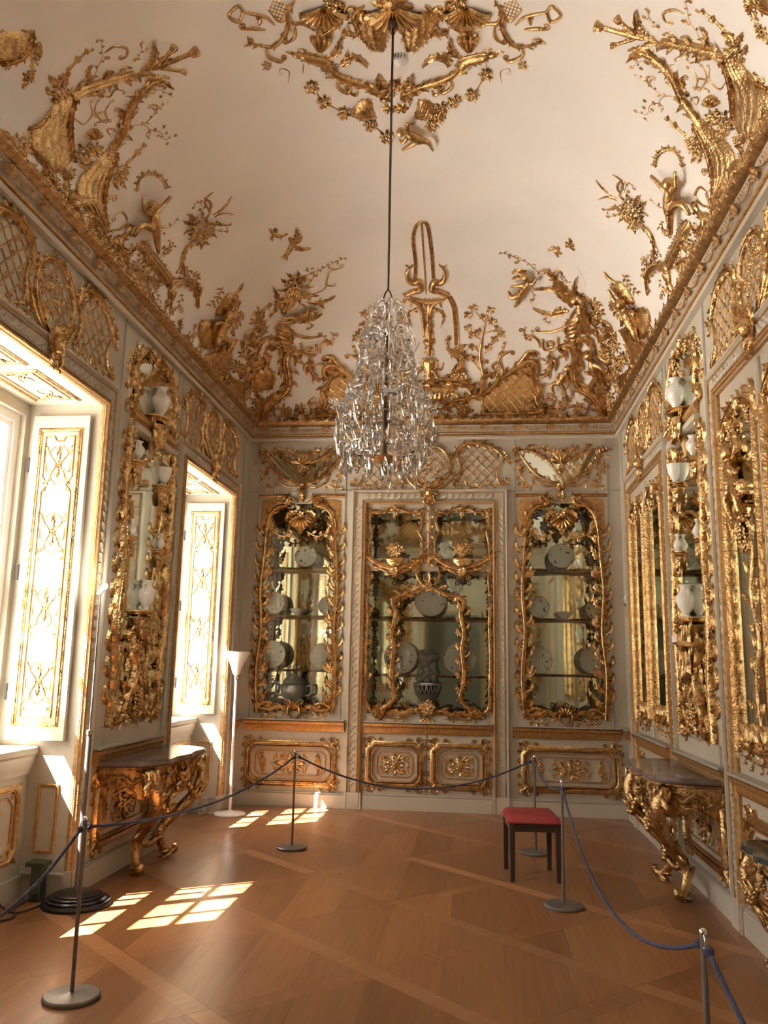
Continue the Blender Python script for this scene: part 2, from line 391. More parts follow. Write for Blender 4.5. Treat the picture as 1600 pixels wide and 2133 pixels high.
class Orn:
    """an ornament modelled on a surface; every primitive becomes a part (or goes into the open mesh)"""
    def __init__(s, surf, root=None, mat=None, seed=1):
        s.s = surf; s.root = root; s.mat = mat or GOLD; s.mb = None; s.R = random.Random(seed); s.lift = 0.0
    def _begin(s): return s.mb if s.mb is not None else MB()
    def _end(s, mb, name, mat=None):
        if s.mb is None and mb.v: mb.build(name, mat or s.mat, s.root, smooth=60)
    def group(s, name, fn, mat=None, kind=None):
        s.mb = MB(); fn(s); mb, s.mb = s.mb, None
        if mb.v:
            o = mb.build(name, mat or s.mat, s.root, smooth=60)
            if kind: o['kind'] = kind
    def path(s, pts, n=6):
        P, N = s.s.pts(catmull(pts, n)); return P + N * s.lift, N
    def sweep(s, pts, w, h=None, name='scroll', taper=(0.35, 0.35), curl=(0, 0), cr=None, prof=PR_ROUND, n=6, mat=None, off=0.0, turns=1.35, frill=None):
        """curl: winding sense of the volute at each end (0 none); cr: volute radius"""
        P, N = s.path(pts, n); U = s.s.unit(P[len(P) // 2]); w = w * U; h = (h * U) if h else w * 0.9
        cr = (cr * U * 1.25) if cr else w * 2.2
        L = len(P); t = np.linspace(0, 1, L)
        ww = np.ones(L)
        if taper[0] < 1: ww = np.minimum(ww, taper[0] + (1 - taper[0]) * np.clip(t / 0.35, 0, 1) ** .7)
        if taper[1] < 1: ww = np.minimum(ww, taper[1] + (1 - taper[1]) * np.clip((1 - t) / 0.35, 0, 1) ** .7)
        if curl[1]:
            T = P[-1] - P[-2]; T /= np.linalg.norm(T); q = _spiral(P[-1], N[-1], T, curl[1] * getattr(s.s, 'hand', 1), cr, turns)
            P = np.vstack([P, q]); N = np.vstack([N, np.tile(N[-1], (len(q), 1))]); ww = np.concatenate([ww, ww[-1] * np.linspace(1, .8, len(q))])
        if curl[0]:
            T = P[0] - P[1]; T /= np.linalg.norm(T); q = _spiral(P[0], N[0], T, curl[0] * getattr(s.s, 'hand', 1), cr, turns)[::-1]
            P = np.vstack([q, P]); N = np.vstack([np.tile(N[0], (len(q), 1)), N]); ww = np.concatenate([ww[0] * np.linspace(.8, 1, len(q)), ww])
        mb = s._begin(); _sweep(mb, P + N * off * U, N, ww * w, (0.45 + 0.55 * ww) * h, prof)
        if frill is None: frill = prof is PR_RIDGE and 'moulding' not in name and w > .006
        if frill: _frill(mb, P, N, ww * w, h, s.R)
        s._end(mb, name, mat)
    def leaf(s, p, q, wid, bend=0.0, h=None, name='leaf', lobes=4, mat=None, tip=0.6):
        p = np.array(p, float); q = np.array(q, float); d = q - p; nrm = np.array([-d[1], d[0]])
        n = 2 * lobes + 1; t = np.linspace(0, 1, n + 1)
        C = p + t[:, None] * d + (np.sin(t * PI) * bend)[:, None] * nrm
        P, N = s.s.pts(C); U = s.s.unit(P[0]); W = wid * U; H = min(h * U, W * .95) if h else W * 0.8; P = P + N * s.lift
        T = np.gradient(P, axis=0); T /= np.linalg.norm(T, axis=1)[:, None] + 1e-12; B = np.cross(N, T)
        ww = W * np.sin(PI * np.clip(t, 0.02, .985) ** .75) ** .8 * (1 + .32 * np.where(np.arange(n + 1) % 2 == 1, 1, -1)) + 0.02 * W
        hh = H * (0.45 + tip * t * t)
        V = []
        for a, b in ((-1, .12), (-.5, 1.0), (0, .55), (.5, 1.0), (1, .12)):
            sh = T * (abs(a) * .35 * W)[:, None] if not np.isscalar(abs(a) * .35 * W) else T * (abs(a) * .35 * W)
            V.append(P + B * (a * ww)[:, None] + N * (b * hh)[:, None] + sh)
        V = np.stack(V, 1).reshape(-1, 3)
        fs = [(i * 5 + j, i * 5 + j + 1, (i + 1) * 5 + j + 1, (i + 1) * 5 + j) for i in range(n) for j in range(4)]
        mb = s._begin(); mb.add(V, fs); s._end(mb, name, mat)
    def frame(s, p):
        P, N = s.s.pts([p]); P, N = P[0] + N[0] * s.lift, N[0]
        e = 1 if s.s.pix else .02
        Q, _ = s.s.pts([(p[0] + e, p[1]), (p[0], p[1] - e if s.s.pix else p[1] + e)]); Q = Q + N * s.lift
        A = Q[0] - P; A -= N * (A @ N); A /= np.linalg.norm(A) + 1e-12
        B = Q[1] - P; B -= N * (B @ N); B -= A * (B @ A); B /= np.linalg.norm(B) + 1e-12
        return P, N, A, B, s.s.unit(P)
    def flower(s, p, r, petals=5, name='flower', h=0.8, rot=None, mat=None, up=0.0):
        P, N, A, B, U = s.frame(p); r *= U; rot = s.R.random() * 6 if rot is None else rot
        P = P + N * up * U
        n = petals * 4; V = [P + N * r * h * .75]; fs = []
        for j, (q, z) in enumerate(((.22, .55 * h), (.34, .35 * h), (.75, .62 * h), (1.0, .25 * h))):
            for k in range(n):
                a = 2 * PI * k / n + rot; m_ = abs(math.cos(petals * (a - rot) / 2)); g = q if j < 2 else q * (.55 + .5 * m_ ** .6)
                V.append(P + (A * math.cos(a) + B * math.sin(a)) * r * g + N * r * z * (1 if j < 2 else .6 + .5 * m_))
        for k in range(n):
            k2 = (k + 1) % n; fs.append((0, 1 + k, 1 + k2))
            for j in range(3): fs.append((1 + j * n + k, 1 + j * n + k2, 1 + (j + 1) * n + k2, 1 + (j + 1) * n + k)[::-1])
        mb = s._begin(); mb.add(V, fs); s._end(mb, name, mat)
    def blob(s, p, rx, ry=None, h=None, ang=0.0, name='boss', mat=None, up=0.0):
        P, N, A, B, U = s.frame(p); rx *= U; ry = (ry * U) if ry else rx; h = (h * U) if h else min(rx, ry); P = P + N * up * U
        A, B = A * math.cos(ang) + B * math.sin(ang), B * math.cos(ang) - A * math.sin(ang)
        n = 10; V = [P + N * h]; fs = []
        for j, (q, z) in enumerate(((.5, .86), (.87, .5), (1, 0), (.9, -.25))):
            for k in range(n):
                a = 2 * PI * k / n; V.append(P + A * rx * q * math.cos(a) + B * ry * q * math.sin(a) + N * h * z)
        for k in range(n):
            k2 = (k + 1) % n; fs.append((0, 1 + k, 1 + k2))
            for j in range(3): fs.append((1 + j * n + k, 1 + j * n + k2, 1 + (j + 1) * n + k2, 1 + (j + 1) * n + k)[::-1])
        mb = s._begin(); mb.add(V, fs); s._end(mb, name, mat)
    def shell(s, p, r, a0, a1, ribs=7, h=0.35, name='shell', r0=0.12, mat=None, asp=1.0, up=0.0):
        """fan of ribs from p; angles in the frame of the surface, degrees"""
        P, N, A, B, U = s.frame(p); r *= U; n = ribs * 4; P = P + N * up * U
        V = []; fs = []; qs = (r0, .35, .6, .82, .95, 1.02)
        for j, q in enumerate(qs):
            for k in range(n + 1):
                a = math.radians(a0 + (a1 - a0) * k / n); rb = abs(math.sin(PI * ribs * k / n))
                g = q * (1 - .10 * (1 - rb) * (j > 3)); z = h * (.25 + .75 * math.sin(q * 2.2)) * (.55 + .45 * rb) if j < 5 else 0
                V.append(P + (A * math.cos(a) + B * math.sin(a) * asp) * r * g + N * r * z)
        for j in range(len(qs) - 1):
            for k in range(n): fs.append((j * (n + 1) + k, j * (n + 1) + k + 1, (j + 1) * (n + 1) + k + 1, (j + 1) * (n + 1) + k))
        mb = s._begin(); mb.add(V, fs); s._end(mb, name, mat)
    def loft(s, A, B, h=6.0, ribs=0, nu=24, nv=10, name='rocaille', mat=None, cross=0, grain=0.0, pinch=0.55, rim=True):
        """relief body between two curves, domed, optionally ribbed along or across"""
        a = catmull(A, 8); b = catmull(B, 8)
        def rs(c):
            d = np.concatenate([[0], np.cumsum(np.linalg.norm(np.diff(c, axis=0), axis=1))]); t = np.linspace(0, d[-1], nu + 1)
            return np.stack([np.interp(t, d, c[:, 0]), np.interp(t, d, c[:, 1])], 1)
        a, b = rs(a), rs(b); V = []; fs = []
        tt = np.linspace(0, 1, nu + 1); e_ = np.clip(np.minimum(tt, 1 - tt) / .16, 0, 1); k_ = 1 - pinch * (1 - np.sqrt(1 - (1 - e_) ** 2))
        a, b = (a + b) / 2 + (a - b) / 2 * k_[:, None], (a + b) / 2 + (b - a) / 2 * k_[:, None]
        g = np.concatenate([a * (1 - v) + b * v for v in np.linspace(0, 1, nv + 1)])
        P, N = s.s.pts(g); P = P + N * s.lift; U = s.s.unit(P[len(P) // 2]); k = 0; Z = np.zeros(len(P))
        for j in range(nv + 1):
            v = j / nv
            for i in range(nu + 1):
                u = i / nu; e = min(1, 5 * min(u, 1 - u) + .25); z = (math.sin(PI * v) ** .55) * e
                if ribs: z *= .68 + .32 * abs(math.cos(PI * ribs * v))
                if cross: z *= .72 + .28 * abs(math.cos(PI * cross * u))
                if grain: z *= 1 - grain * s.R.random()
                Z[k] = z * h * U; k += 1
        V = P + N * Z[:, None]
        for j in range(nv):
            for i in range(nu): q = j * (nu + 1) + i; fs.append((q, q + 1, q + nu + 2, q + nu + 1))
        mb = s._begin(); mb.add(V, fs)
        if rim and nu >= 10 and s.s.pix:
            for c_ in (a, b):
                Q, M_ = s.s.pts(c_); Q = Q + M_ * s.lift; w_ = np.full(len(Q), 2.0 * U); _sweep(mb, Q, M_, w_, np.full(len(Q), max(2.2, h * .4) * U), PR_ROUND); _frill(mb, Q, M_, w_ * 1.3, max(2.2, h * .4) * U, s.R)
        s._end(mb, name, mat)
    def branch(s, pts, w, nl=8, ll=6, lw=2.2, fl=0, fr=4, name='leafy_branch', mat=None, curl=(0, 0)):
        """stem with leaves on both sides and a few flowers, one part"""
        c = catmull(pts, 8); own = s.mb is None
        if own: s.mb = MB()
        s.sweep(pts, w, curl=curl, taper=(.8, .4))
        for k in range(nl):
            i = int((k + .7) / nl * (len(c) - 2)); d = c[min(i + 1, len(c) - 1)] - c[max(i - 1, 0)]; d = d / (np.linalg.norm(d) + 1e-9)
            sd = 1 if k % 2 else -1; a = sd * (0.75 + .5 * s.R.random()); rd = np.array([d[0] * math.cos(a) - d[1] * math.sin(a), d[0] * math.sin(a) + d[1] * math.cos(a)])
            L = ll * (.7 + .6 * s.R.random()); s.leaf(c[i], c[i] + rd * L, lw, bend=.15 * sd, lobes=2)
        for k in range(fl):
            i = int((k + .9) / max(fl, 1) * (len(c) - 1)); q = c[i] + np.array([s.R.uniform(-1, 1), s.R.uniform(-1, 1)]) * fr; s.flower(q, fr * s.R.uniform(.7, 1.15), h=.6)
        if own:
            mb, s.mb = s.mb, None; mb.build(name, mat or s.mat, s.root, smooth=60)
    def bouquet(s, p, r, n=9, fr=None, name='flower_cluster', leaves=6, asp=1.0, mat=None, h=0.4):
        own = s.mb is None
        if own: s.mb = MB()
        fr = fr or r * .42
        for k in range(leaves):
            a = 2 * PI * k / leaves + s.R.random() * .6; d = np.array([math.cos(a), math.sin(a) * asp]); s.leaf(np.array(p) + d * r * .5, np.array(p) + d * r * 1.45, fr * .5, bend=s.R.uniform(-.2, .2), lobes=2)
        for k in range(n):
            a = 2.4 * k; q = r * math.sqrt(k / n); pp = (p[0] + q * math.cos(a), p[1] + q * math.sin(a) * asp)
            s.flower(pp, fr * s.R.uniform(.75, 1.15), h=.6, up=h * r * (1 - k / n))
        if own:
            mb, s.mb = s.mb, None; mb.build(name, mat or s.mat, s.root, smooth=60)
    def lattice(s, poly, du, w, dirs, name='trellis_lattice', mat=None, h=None, kind=None, warp=None):
        """bars at the given directions (degrees) clipped to the polygon, joined"""
        poly = [np.array(q, float) for q in poly]; mb0 = s.mb; s.mb = MB(); n = len(poly)
        for dg in dirs:
            d = np.array([math.cos(math.radians(dg)), math.sin(math.radians(dg))]); e = np.array([-d[1], d[0]])
            pr = [q @ e for q in poly]; k0 = math.floor(min(pr) / du); k1 = math.ceil(max(pr) / du)
            for k in range(k0, k1 + 1):
                c = (k + .5) * du; xs = []
                for i in range(n):
                    a, b = poly[i], poly[(i + 1) % n]; pa, pb = a @ e - c, b @ e - c
                    if pa * pb < 0: q = a + (b - a) * (pa / (pa - pb)); xs.append(q @ d)
                xs.sort()
                for j in range(0, len(xs) - 1, 2):
                    if xs[j + 1] - xs[j] < du * .35: continue
                    s.sweep([d * xs[j] + e * c, d * xs[j + 1] + e * c], w, h, taper=(1, 1), n=5 if not s.s.pix else 6)
        mb, s.mb = s.mb, mb0
        o = mb.build(name, mat or s.mat, s.root, smooth=60)
        if kind: o['kind'] = kind

def miter(pts, closed):
    P = [np.array(q, float) for q in pts]; n = len(P); out = []
    for i in range(n):
        a = P[i] - P[i - 1] if (closed or i > 0) else P[1] - P[0]
        b = P[(i + 1) % n] - P[i] if (closed or i < n - 1) else P[-1] - P[-2]
        a = a / np.linalg.norm(a); b = b / np.linalg.norm(b)
        na, nb = np.array([-a[1], a[0]]), np.array([-b[1], b[0]]); m_ = na + nb; m_ = m_ / np.linalg.norm(m_)
        out.append(m_ / max(.25, m_ @ na))
    return P, out

def mould(surf, pts, prof, closed=False, mb=None):
    """moulding with mitred corners; prof = (offset to the left of the path, height) pairs, in metres"""
    own = mb or MB(); P, Mi = miter(pts, closed); k = len(prof); n = len(P); V = []
    for q, m_ in zip(P, Mi):
        pts3, N = surf.pts([q + m_ * a for a, b in prof])
        V.extend(pts3 + N * np.array([b for a, b in prof])[:, None])
    fs = []
    for i in range(n if closed else n - 1):
        i2 = (i + 1) % n
        for j in range(k - 1): fs.append((i * k + j, i * k + j + 1, i2 * k + j + 1, i2 * k + j))
    if not closed: fs.append(tuple(range(k))); fs.append(tuple(reversed(range((n - 1) * k, n * k))))
    own.add(V, fs); return own

def bead(w, h): return [(-w / 2, 0), (-w / 2, h * .55), (-w * .28, h), (w * .28, h), (w / 2, h * .55), (w / 2, 0)]
def ogee(w, h): return [(-w / 2, 0), (-w / 2, h * .4), (-w * .3, h * .5), (-w * .1, h * .95), (w * .12, h), (w * .28, h * .6), (w * .42, h * .62), (w / 2, h * .3), (w / 2, 0)]
def flat(w, h): return [(-w / 2, 0), (-w / 2, h), (w / 2, h), (w / 2, 0)]
def rect(u0, u1, v0, v1): return [(u0, v0), (u1, v0), (u1, v1), (u0, v1)]
def octo(u0, u1, v0, v1, c, ci=None):
    return [(u0 + c, v0), (u1 - c, v0), (u1, v0 + c), (u1, v1 - c), (u1 - c, v1), (u0 + c, v1), (u0, v1 - c), (u0, v0 + c)]

def putto(surf, root, J, name='putto', lift=0.0, vox=None, mat=None, scale=1.0):
    """gilt child figure as one continuous skin; J: joints in surface coordinates (head, neck, hip, hands, elbows, knees, feet)"""
    def W(p, up): P, N = surf.pts([p]); return P[0] + N[0] * (up + lift)
    neck, hip = np.array(J['neck'], float), np.array(J['hip'], float)
    U = surf.unit(surf.pts([neck])[0][0]); L = np.linalg.norm(hip - neck) * U * scale
    mb = MB(); up = .22 * L
    def limb(ps, rs, ups):
        Q = [W(p, u * L) for p, u in zip(ps, ups)]; C = catmull(Q, 5); r = np.interp(np.linspace(0, 1, len(C)), np.linspace(0, 1, len(rs)), rs) * L
        mb.tube(C, r, 8)
        for q, r_ in ((Q[0], rs[0]), (Q[-1], rs[-1])): mb.ball(q, r_ * L)
    mid = (neck + hip) / 2
    limb([neck, neck * .7 + hip * .3, mid * .5 + hip * .5, hip], [.18, .30, .31, .30], [.25] * 4)
    head = np.array(J['head'], float); Hc = W(head, .28 * L); mb.ball(Hc, .29 * L, n=12, m_=8)
    limb([neck, head], [.13, .12], [.25, .27])
    for k in range(9):
        a = 2 * PI * k / 9; P, N, A, B, _ = Orn(surf).frame(head); mb.ball(P + N * (lift + (.30 + .14 * math.sin(3 * a)) * L) + (A * math.cos(a) + B * math.sin(a)) * .2 * L, .09 * L, n=6, m_=4)
    P, N, A, B, _ = Orn(surf).frame(head); dn = W(neck, .25 * L) - Hc; dn /= np.linalg.norm(dn) + 1e-9
    mb.ball(Hc + N * .25 * L + dn * .03 * L, .045 * L, n=6, m_=4); mb.ball(Hc + N * .2 * L + dn * .14 * L, .07 * L, n=6, m_=4)
    for sd in ('l', 'r'):
        if sd + 'hand' in J:
            limb([neck * .85 + hip * .15, J.get(sd + 'elbow', (neck + np.array(J[sd + 'hand'])) / 2), J[sd + 'hand']], [.17, .13, .09], [.25, .3, .25])
            hd = W(J[sd + 'hand'], .25 * L); mb.ball(hd, .085 * L, n=6, m_=4)
        if sd + 'foot' in J:
            limb([hip, J.get(sd + 'knee', (hip + np.array(J[sd + 'foot'])) / 2), J[sd + 'foot']], [.25, .18, .10], [.25, .3, .2])
            ft = W(J[sd + 'foot'], .2 * L); mb.ball(ft, .1 * L, n=6, m_=4)
    o = mb.build(name, mat or GOLD, root)
    md = o.modifiers.new('skin', 'REMESH'); md.mode = 'VOXEL'; md.voxel_size = max(.004, L * .045)
    dg = bpy.context.evaluated_depsgraph_get(); me = bpy.data.meshes.new_from_object(o.evaluated_get(dg))
    o.modifiers.clear(); o.data = me; me.polygons.foreach_set('use_smooth', [True] * len(me.polygons))
    return o

class VaultSide:
    """foot of the vault above a wall: u along the wall, v height above the springing"""
    pix = False
    def __init__(s, wall): s.w = wall; s.hand = -1 if wall == 'right' else 1
    def pts(s, uv):
        uv = np.atleast_2d(np.array(uv, float)); u, v = uv[:, 0], np.clip(uv[:, 1], .02, 1.3)
        other = cove(np.clip(np.minimum(YB - u, u - YF), 0, 9)) if s.w != 'back' else cove(np.clip(np.minimum(u - XL, XR - u), 0, 9))
        S = np.clip(v / (HV * np.maximum(other, .35)), 0, .98); e = np.maximum(RV * (1 - (1 - S ** PV) ** (1 / PV)), .006)
        P = {'right': lambda: np.stack([XR - e, u, ZV + v], 1), 'left': lambda: np.stack([XL + e, u, ZV + v], 1), 'back': lambda: np.stack([u, YB - e, ZV + v], 1)}[s.w]()
        return P, VAULT.nrm(P)
    def unit(s, P): return 1.0

def mirror_tree(root, label, cx=XC, keep=None, cyy=None):
    """the same ornament on the other side of the room"""
    r = root.copy(); col.objects.link(r); r['label'] = label; ax_ = 0 if cyy is None else 1
    r.location[ax_] = 2 * (cx if cyy is None else cyy) - root.location[ax_]
    for ch in root.children:
        if keep and not keep(ch.name): continue
        me = ch.data.copy(); c = ch.copy(); c.data = me; col.objects.link(c); c.parent = r
        n = len(me.vertices); a = np.empty(n * 3, 'f'); me.vertices.foreach_get('co', a); a = a.reshape(-1, 3); a[:, ax_] *= -1
        me.vertices.foreach_set('co', a.ravel()); me.flip_normals(); me.update()
    return r
# ================================================================== THE ROOM
def struct(mb, name, mat, parent=None, **k):
    return mb.build(name, mat, parent, kind=None if parent else 'structure', **k)

def plane_holes(surf, u0, u1, v0, v1, holes, back=0.0, mb=None):
    mb = mb or MB(); us = sorted({u0, u1, *[h[0] for h in holes], *[h[1] for h in holes]}); vs = sorted({v0, v1, *[h[2] for h in holes], *[h[3] for h in holes]})
    us = [u for u in us if u0 <= u <= u1]; vs = [v for v in vs if v0 <= v <= v1]
    for i in range(len(us) - 1):
        for j in range(len(vs) - 1):
            cu, cv = (us[i] + us[i + 1]) / 2, (vs[j] + vs[j + 1]) / 2
            if any(h[0] < cu < h[1] and h[2] < cv < h[3] for h in holes): continue
            P, N = surf.pts([(us[i], vs[j]), (us[i + 1], vs[j]), (us[i + 1], vs[j + 1]), (us[i], vs[j + 1])])
            mb.add(P - N * back, [(0, 1, 2, 3)])
    return mb
def reveals(surf, h, depth, mb, start=0.0, sides='lrtb'):
    c = [(h[0], h[2]), (h[1], h[2]), (h[1], h[3]), (h[0], h[3])]; e = {'b': (0, 1), 'r': (1, 2), 't': (2, 3), 'l': (3, 0)}
    for s_ in sides:
        a, b = e[s_]; P, N = surf.pts([c[a], c[b]])
        mb.add([P[0] - N[0] * start, P[1] - N[1] * start, P[1] - N[1] * depth, P[0] - N[0] * depth], [(0, 1, 2, 3)])
    return mb

# ---- floor: parquet lozenges of boards between diagonal strips, nodes every 0.75 m across and 0.71 m along
floor = struct(MB().box(XL - .75, XR + .3, YF - .4, YB + .3, -0.12, -0.006), 'floor', DKWOOD)
def clip(poly, a, b, c):                     # keep a*x + b*y <= c
    out = []
    for i in range(len(poly)):
        p, q = poly[i], poly[(i + 1) % len(poly)]; fp, fq = a * p[0] + b * p[1] - c, a * q[0] + b * q[1] - c
        if fp <= 0: out.append(p)
        if fp * fq < 0: t = fp / (fp - fq); out.append((p[0] + (q[0] - p[0]) * t, p[1] + (q[1] - p[1]) * t))
    return out
def area(p): return abs(sum(p[i][0] * p[(i + 1) % len(p)][1] - p[(i + 1) % len(p)][0] * p[i][1] for i in range(len(p)))) / 2
def shrink(poly, g):
    cx_, cy_ = sum(p[0] for p in poly) / len(poly), sum(p[1] for p in poly) / len(poly)
    out = []
    for x, y in poly:
        d = math.hypot(x - cx_, y - cy_); k = max(0, 1 - g / d) if d else 1; out.append((cx_ + (x - cx_) * k, cy_ + (y - cy_) * k))
    return out
ROOMRECT = [(1, 0, XR - .005), (-1, 0, -XL - .0), (0, 1, YB - .005), (0, -1, -YF)]
def plank(poly, mat, name):
    for a, b, c in ROOMRECT: poly = clip(poly, a, b, c)
    if len(poly) < 3 or area(poly) < 2e-3: return
    poly = shrink(poly, 0.0011)
    MB().prism(poly, -0.008, 0.0).build(name, mat, floor)
DX, DY, NX0, NY0 = 0.75, 0.71, -0.57, 5.03
SW = 0.062; HY = SW * math.hypot(DX, DY) / DX; HX = SW * math.hypot(DX, DY) / DY
for i in range(-5, 6):
    for j in range(-9, 10):
        nx, ny = NX0 + i * DX, NY0 + j * DY
        if (i + j) % 2 == 0:
            for sg, mt in ((1, WOOD_B), (-1, WOOD_A)):        # the strips leaving the node to the right
                if sg == 1: q = [(nx + HX, ny), (nx + DX, ny + DY - HY), (nx + DX - HX, ny + DY), (nx, ny + HY)]
                else: q = [(nx - HX, ny), (nx + DX - HX, ny - DY), (nx + DX, ny - DY + HY), (nx, ny + HY)]
                plank(q, mt, 'parquet_strip')
        else:                                                  # lozenge between four nodes
            a_, b_ = DX - HX, DY - HY
            loz = [(nx - a_, ny), (nx, ny - b_), (nx + a_, ny), (nx, ny + b_)]
            cuts = [-a_, -.36, -.02, .34, a_] if (i * 7 + j * 3) % 2 else [-a_, -.38, 0.03, .37, a_]
            for k in range(4): plank(clip(clip(loz, 1, 0, nx + cuts[k + 1]), -1, 0, -(nx + cuts[k])), WOOD_Y, 'parquet_board')
for (y0, y1) in BAYS:                        # boards in the window niches
    for k in range(6):
        a = y0 + (y1 - y0) * k / 6; MB().prism(shrink([(NICHE_X + .27, a), (XL, a), (XL, a + (y1 - y0) / 6), (NICHE_X + .27, a + (y1 - y0) / 6)], .001), -.008, 0).build('parquet_board', WOOD_Y, floor)

# ---- vault
def stops(a, b, n_edge, n_mid, pw=2.6):
    e = [RV * (k / n_edge) ** pw for k in range(n_edge + 1)]
    s_ = [a + q for q in e] + ([a + RV + (b - a - 2 * RV) * k / n_mid for k in range(1, n_mid)] if n_mid else []) + [b - q for q in reversed(e)]
    return sorted(set(round(q, 6) for q in s_))
gx, gy = stops(XL, XR, 44, 0), stops(YF, YB, 44, 14)
X_, Y_ = np.meshgrid(gx, gy); Z_ = vault_z(X_, Y_); nx_ = len(gx)
mb = MB().add(np.stack([X_.ravel(), Y_.ravel(), Z_.ravel()], 1), [(j * nx_ + i, (j + 1) * nx_ + i, (j + 1) * nx_ + i + 1, j * nx_ + i + 1) for j in range(len(gy) - 1) for i in range(nx_ - 1)])
ceiling = struct(mb, 'ceiling', PLASTER, smooth='all')

# ---- walls
NB_L = [-2.70, -1.77, 1.12, 3.72]                     # left display niche of the back wall
NB_R = [2 * XC - NB_L[1], 2 * XC - NB_L[0], 1.12, 3.72]
UP_L = [-1.335, -.695, 3.02, 3.60]; UP_R = [2 * XC + .695, 2 * XC + 1.335, 3.02, 3.60]
LOW_C = [-1.34, .16, 1.12, 2.86]
mb = plane_holes(BACK, XL - .1, XR + .1, -.1, 4.85, [NB_L, NB_R, UP_L, UP_R, LOW_C])
wall_back = struct(mb, 'wall_back', WHITE)
hl = [(y0, y1, 0.0, ZHEAD) for y0, y1 in BAYS]
mb = plane_holes(LEFT, YF - .1, YB + .1, 0, 4.85, hl)
OUTER = Wall(0, NICHE_X, (1, 0, 0)); WIN = [(y0 + .06, y1 - .06, ZSILL + .06, ZHEAD - .10) for y0, y1 in BAYS]
for h in hl: reveals(LEFT, h, XL - NICHE_X, mb, sides='lrt')
for (y0, y1), h in zip(BAYS, WIN):
    plane_holes(OUTER, y0, y1, 0, ZHEAD, [h], mb=mb); reveals(OUTER, h, .42, mb)
wall_left = struct(mb, 'wall_left', WHITE)
wall_right = struct(plane_holes(RIGHT, YF - .1, YB + .1, -.1, 4.85, []), 'wall_right', WHITE)
DOOR = (-1.30, .12, 0, 3.05)                          # open doorway the picture is taken from
mb = plane_holes(FRONT, XL - .1, XR + .1, 0, 4.85, [DOOR]); reveals(FRONT, DOOR, .35, mb, sides='lrt')
wall_front = struct(mb, 'wall_front', WHITE)
BEYOND = simple('painted_room_dimness', (.16, .17, .15), .7)  # dimness of the unlit room next door, put into the colour
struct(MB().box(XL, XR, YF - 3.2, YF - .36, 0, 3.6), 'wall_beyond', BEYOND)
ground = struct(MB().box(-160, -4.2, -150, 150, -4.6, -4.5), 'ground', OUTSIDE)

# ---- cornice: four trims; profile = (distance into the room, height)
def cornice(prof, wall):
    mb = MB(); k = len(prof)
    def P(d, z, e): 
        return {'back': [(XL + d, YB - d, z), (XR - d, YB - d, z)], 'front': [(XL + d, YF + d, z), (XR - d, YF + d, z)],
                'left': [(XL + d, YF + d, z), (XL + d, YB - d, z)], 'right': [(XR - d, YF + d, z), (XR - d, YB - d, z)]}[wall][e]
    mb.add([P(d, z, 0) for d, z in prof] + [P(d, z, 1) for d, z in prof], [(i, i + 1, k + i + 1, k + i) for i in range(k - 1)])
    return mb
C_LOW = [(0, 4.55), (.05, 4.55), (.058, 4.575), (.045, 4.59), (.045, 4.60), (.03, 4.605)]
C_GOLD1 = [(.03, 4.605), (.055, 4.612), (.06, 4.63), (.045, 4.642)]
C_FRIEZE = [(.045, 4.642), (.05, 4.66), (.075, 4.70), (.10, 4.715), (.10, 4.722), (.085, 4.724)]
C_TOP = [(.085, 4.724), (.13, 4.735), (.16, 4.755), (.165, 4.775), (.15, 4.795), (.11, 4.805), (.06, 4.81), (0, 4.815)]
clump = MB()
_o = Orn(Wall(1, 0.0, (0, -1, 0))); _o.mb = clump
for a, L in ((90, .085), (55, .075), (125, .075), (20, .075), (160, .075), (-30, .05), (210, .05)):
    t = math.radians(a); _o.leaf((0, 0), (L * math.cos(t), L * .75 * math.sin(t)), .016, bend=.12 * (1 if a < 90 else -1), lobes=2)
_o.flower((0, .0), .028, h=.7)
CLUMP = clump.build('leaf_clump_pattern', GOLDF).data; bpy.data.objects.remove(bpy.data.objects['leaf_clump_pattern'])
gar = MB(); _o = Orn(Wall(1, 0.0, (0, -1, 0))); _o.mb = gar
_o.sweep([(-.12, .012), (-.06, -.012), (0, -.018), (.06, -.012), (.12, .012)], .006, .008, curl=(1, -1), cr=.014)
for k in range(5): _o.leaf((-.08 + .04 * k, -.012), (-.08 + .04 * k + .004, .03), .010, lobes=2)
GARL = gar.build('garland_pattern', GOLDF).data; bpy.data.objects.remove(bpy.data.objects['garland_pattern'])
topb = MB(); _o = Orn(Wall(1, 0.0, (0, -1, 0))); _o.mb = topb
_o.leaf((-.07, 0), (.07, .012), .022, lobes=3); _o.leaf((-.02, .01), (.06, .045), .014, lobes=2); _o.flower((.075, .01), .020, h=.8)
TOPB = topb.build('top_leaf_pattern', GOLD).data; bpy.data.objects.remove(bpy.data.objects['top_leaf_pattern'])
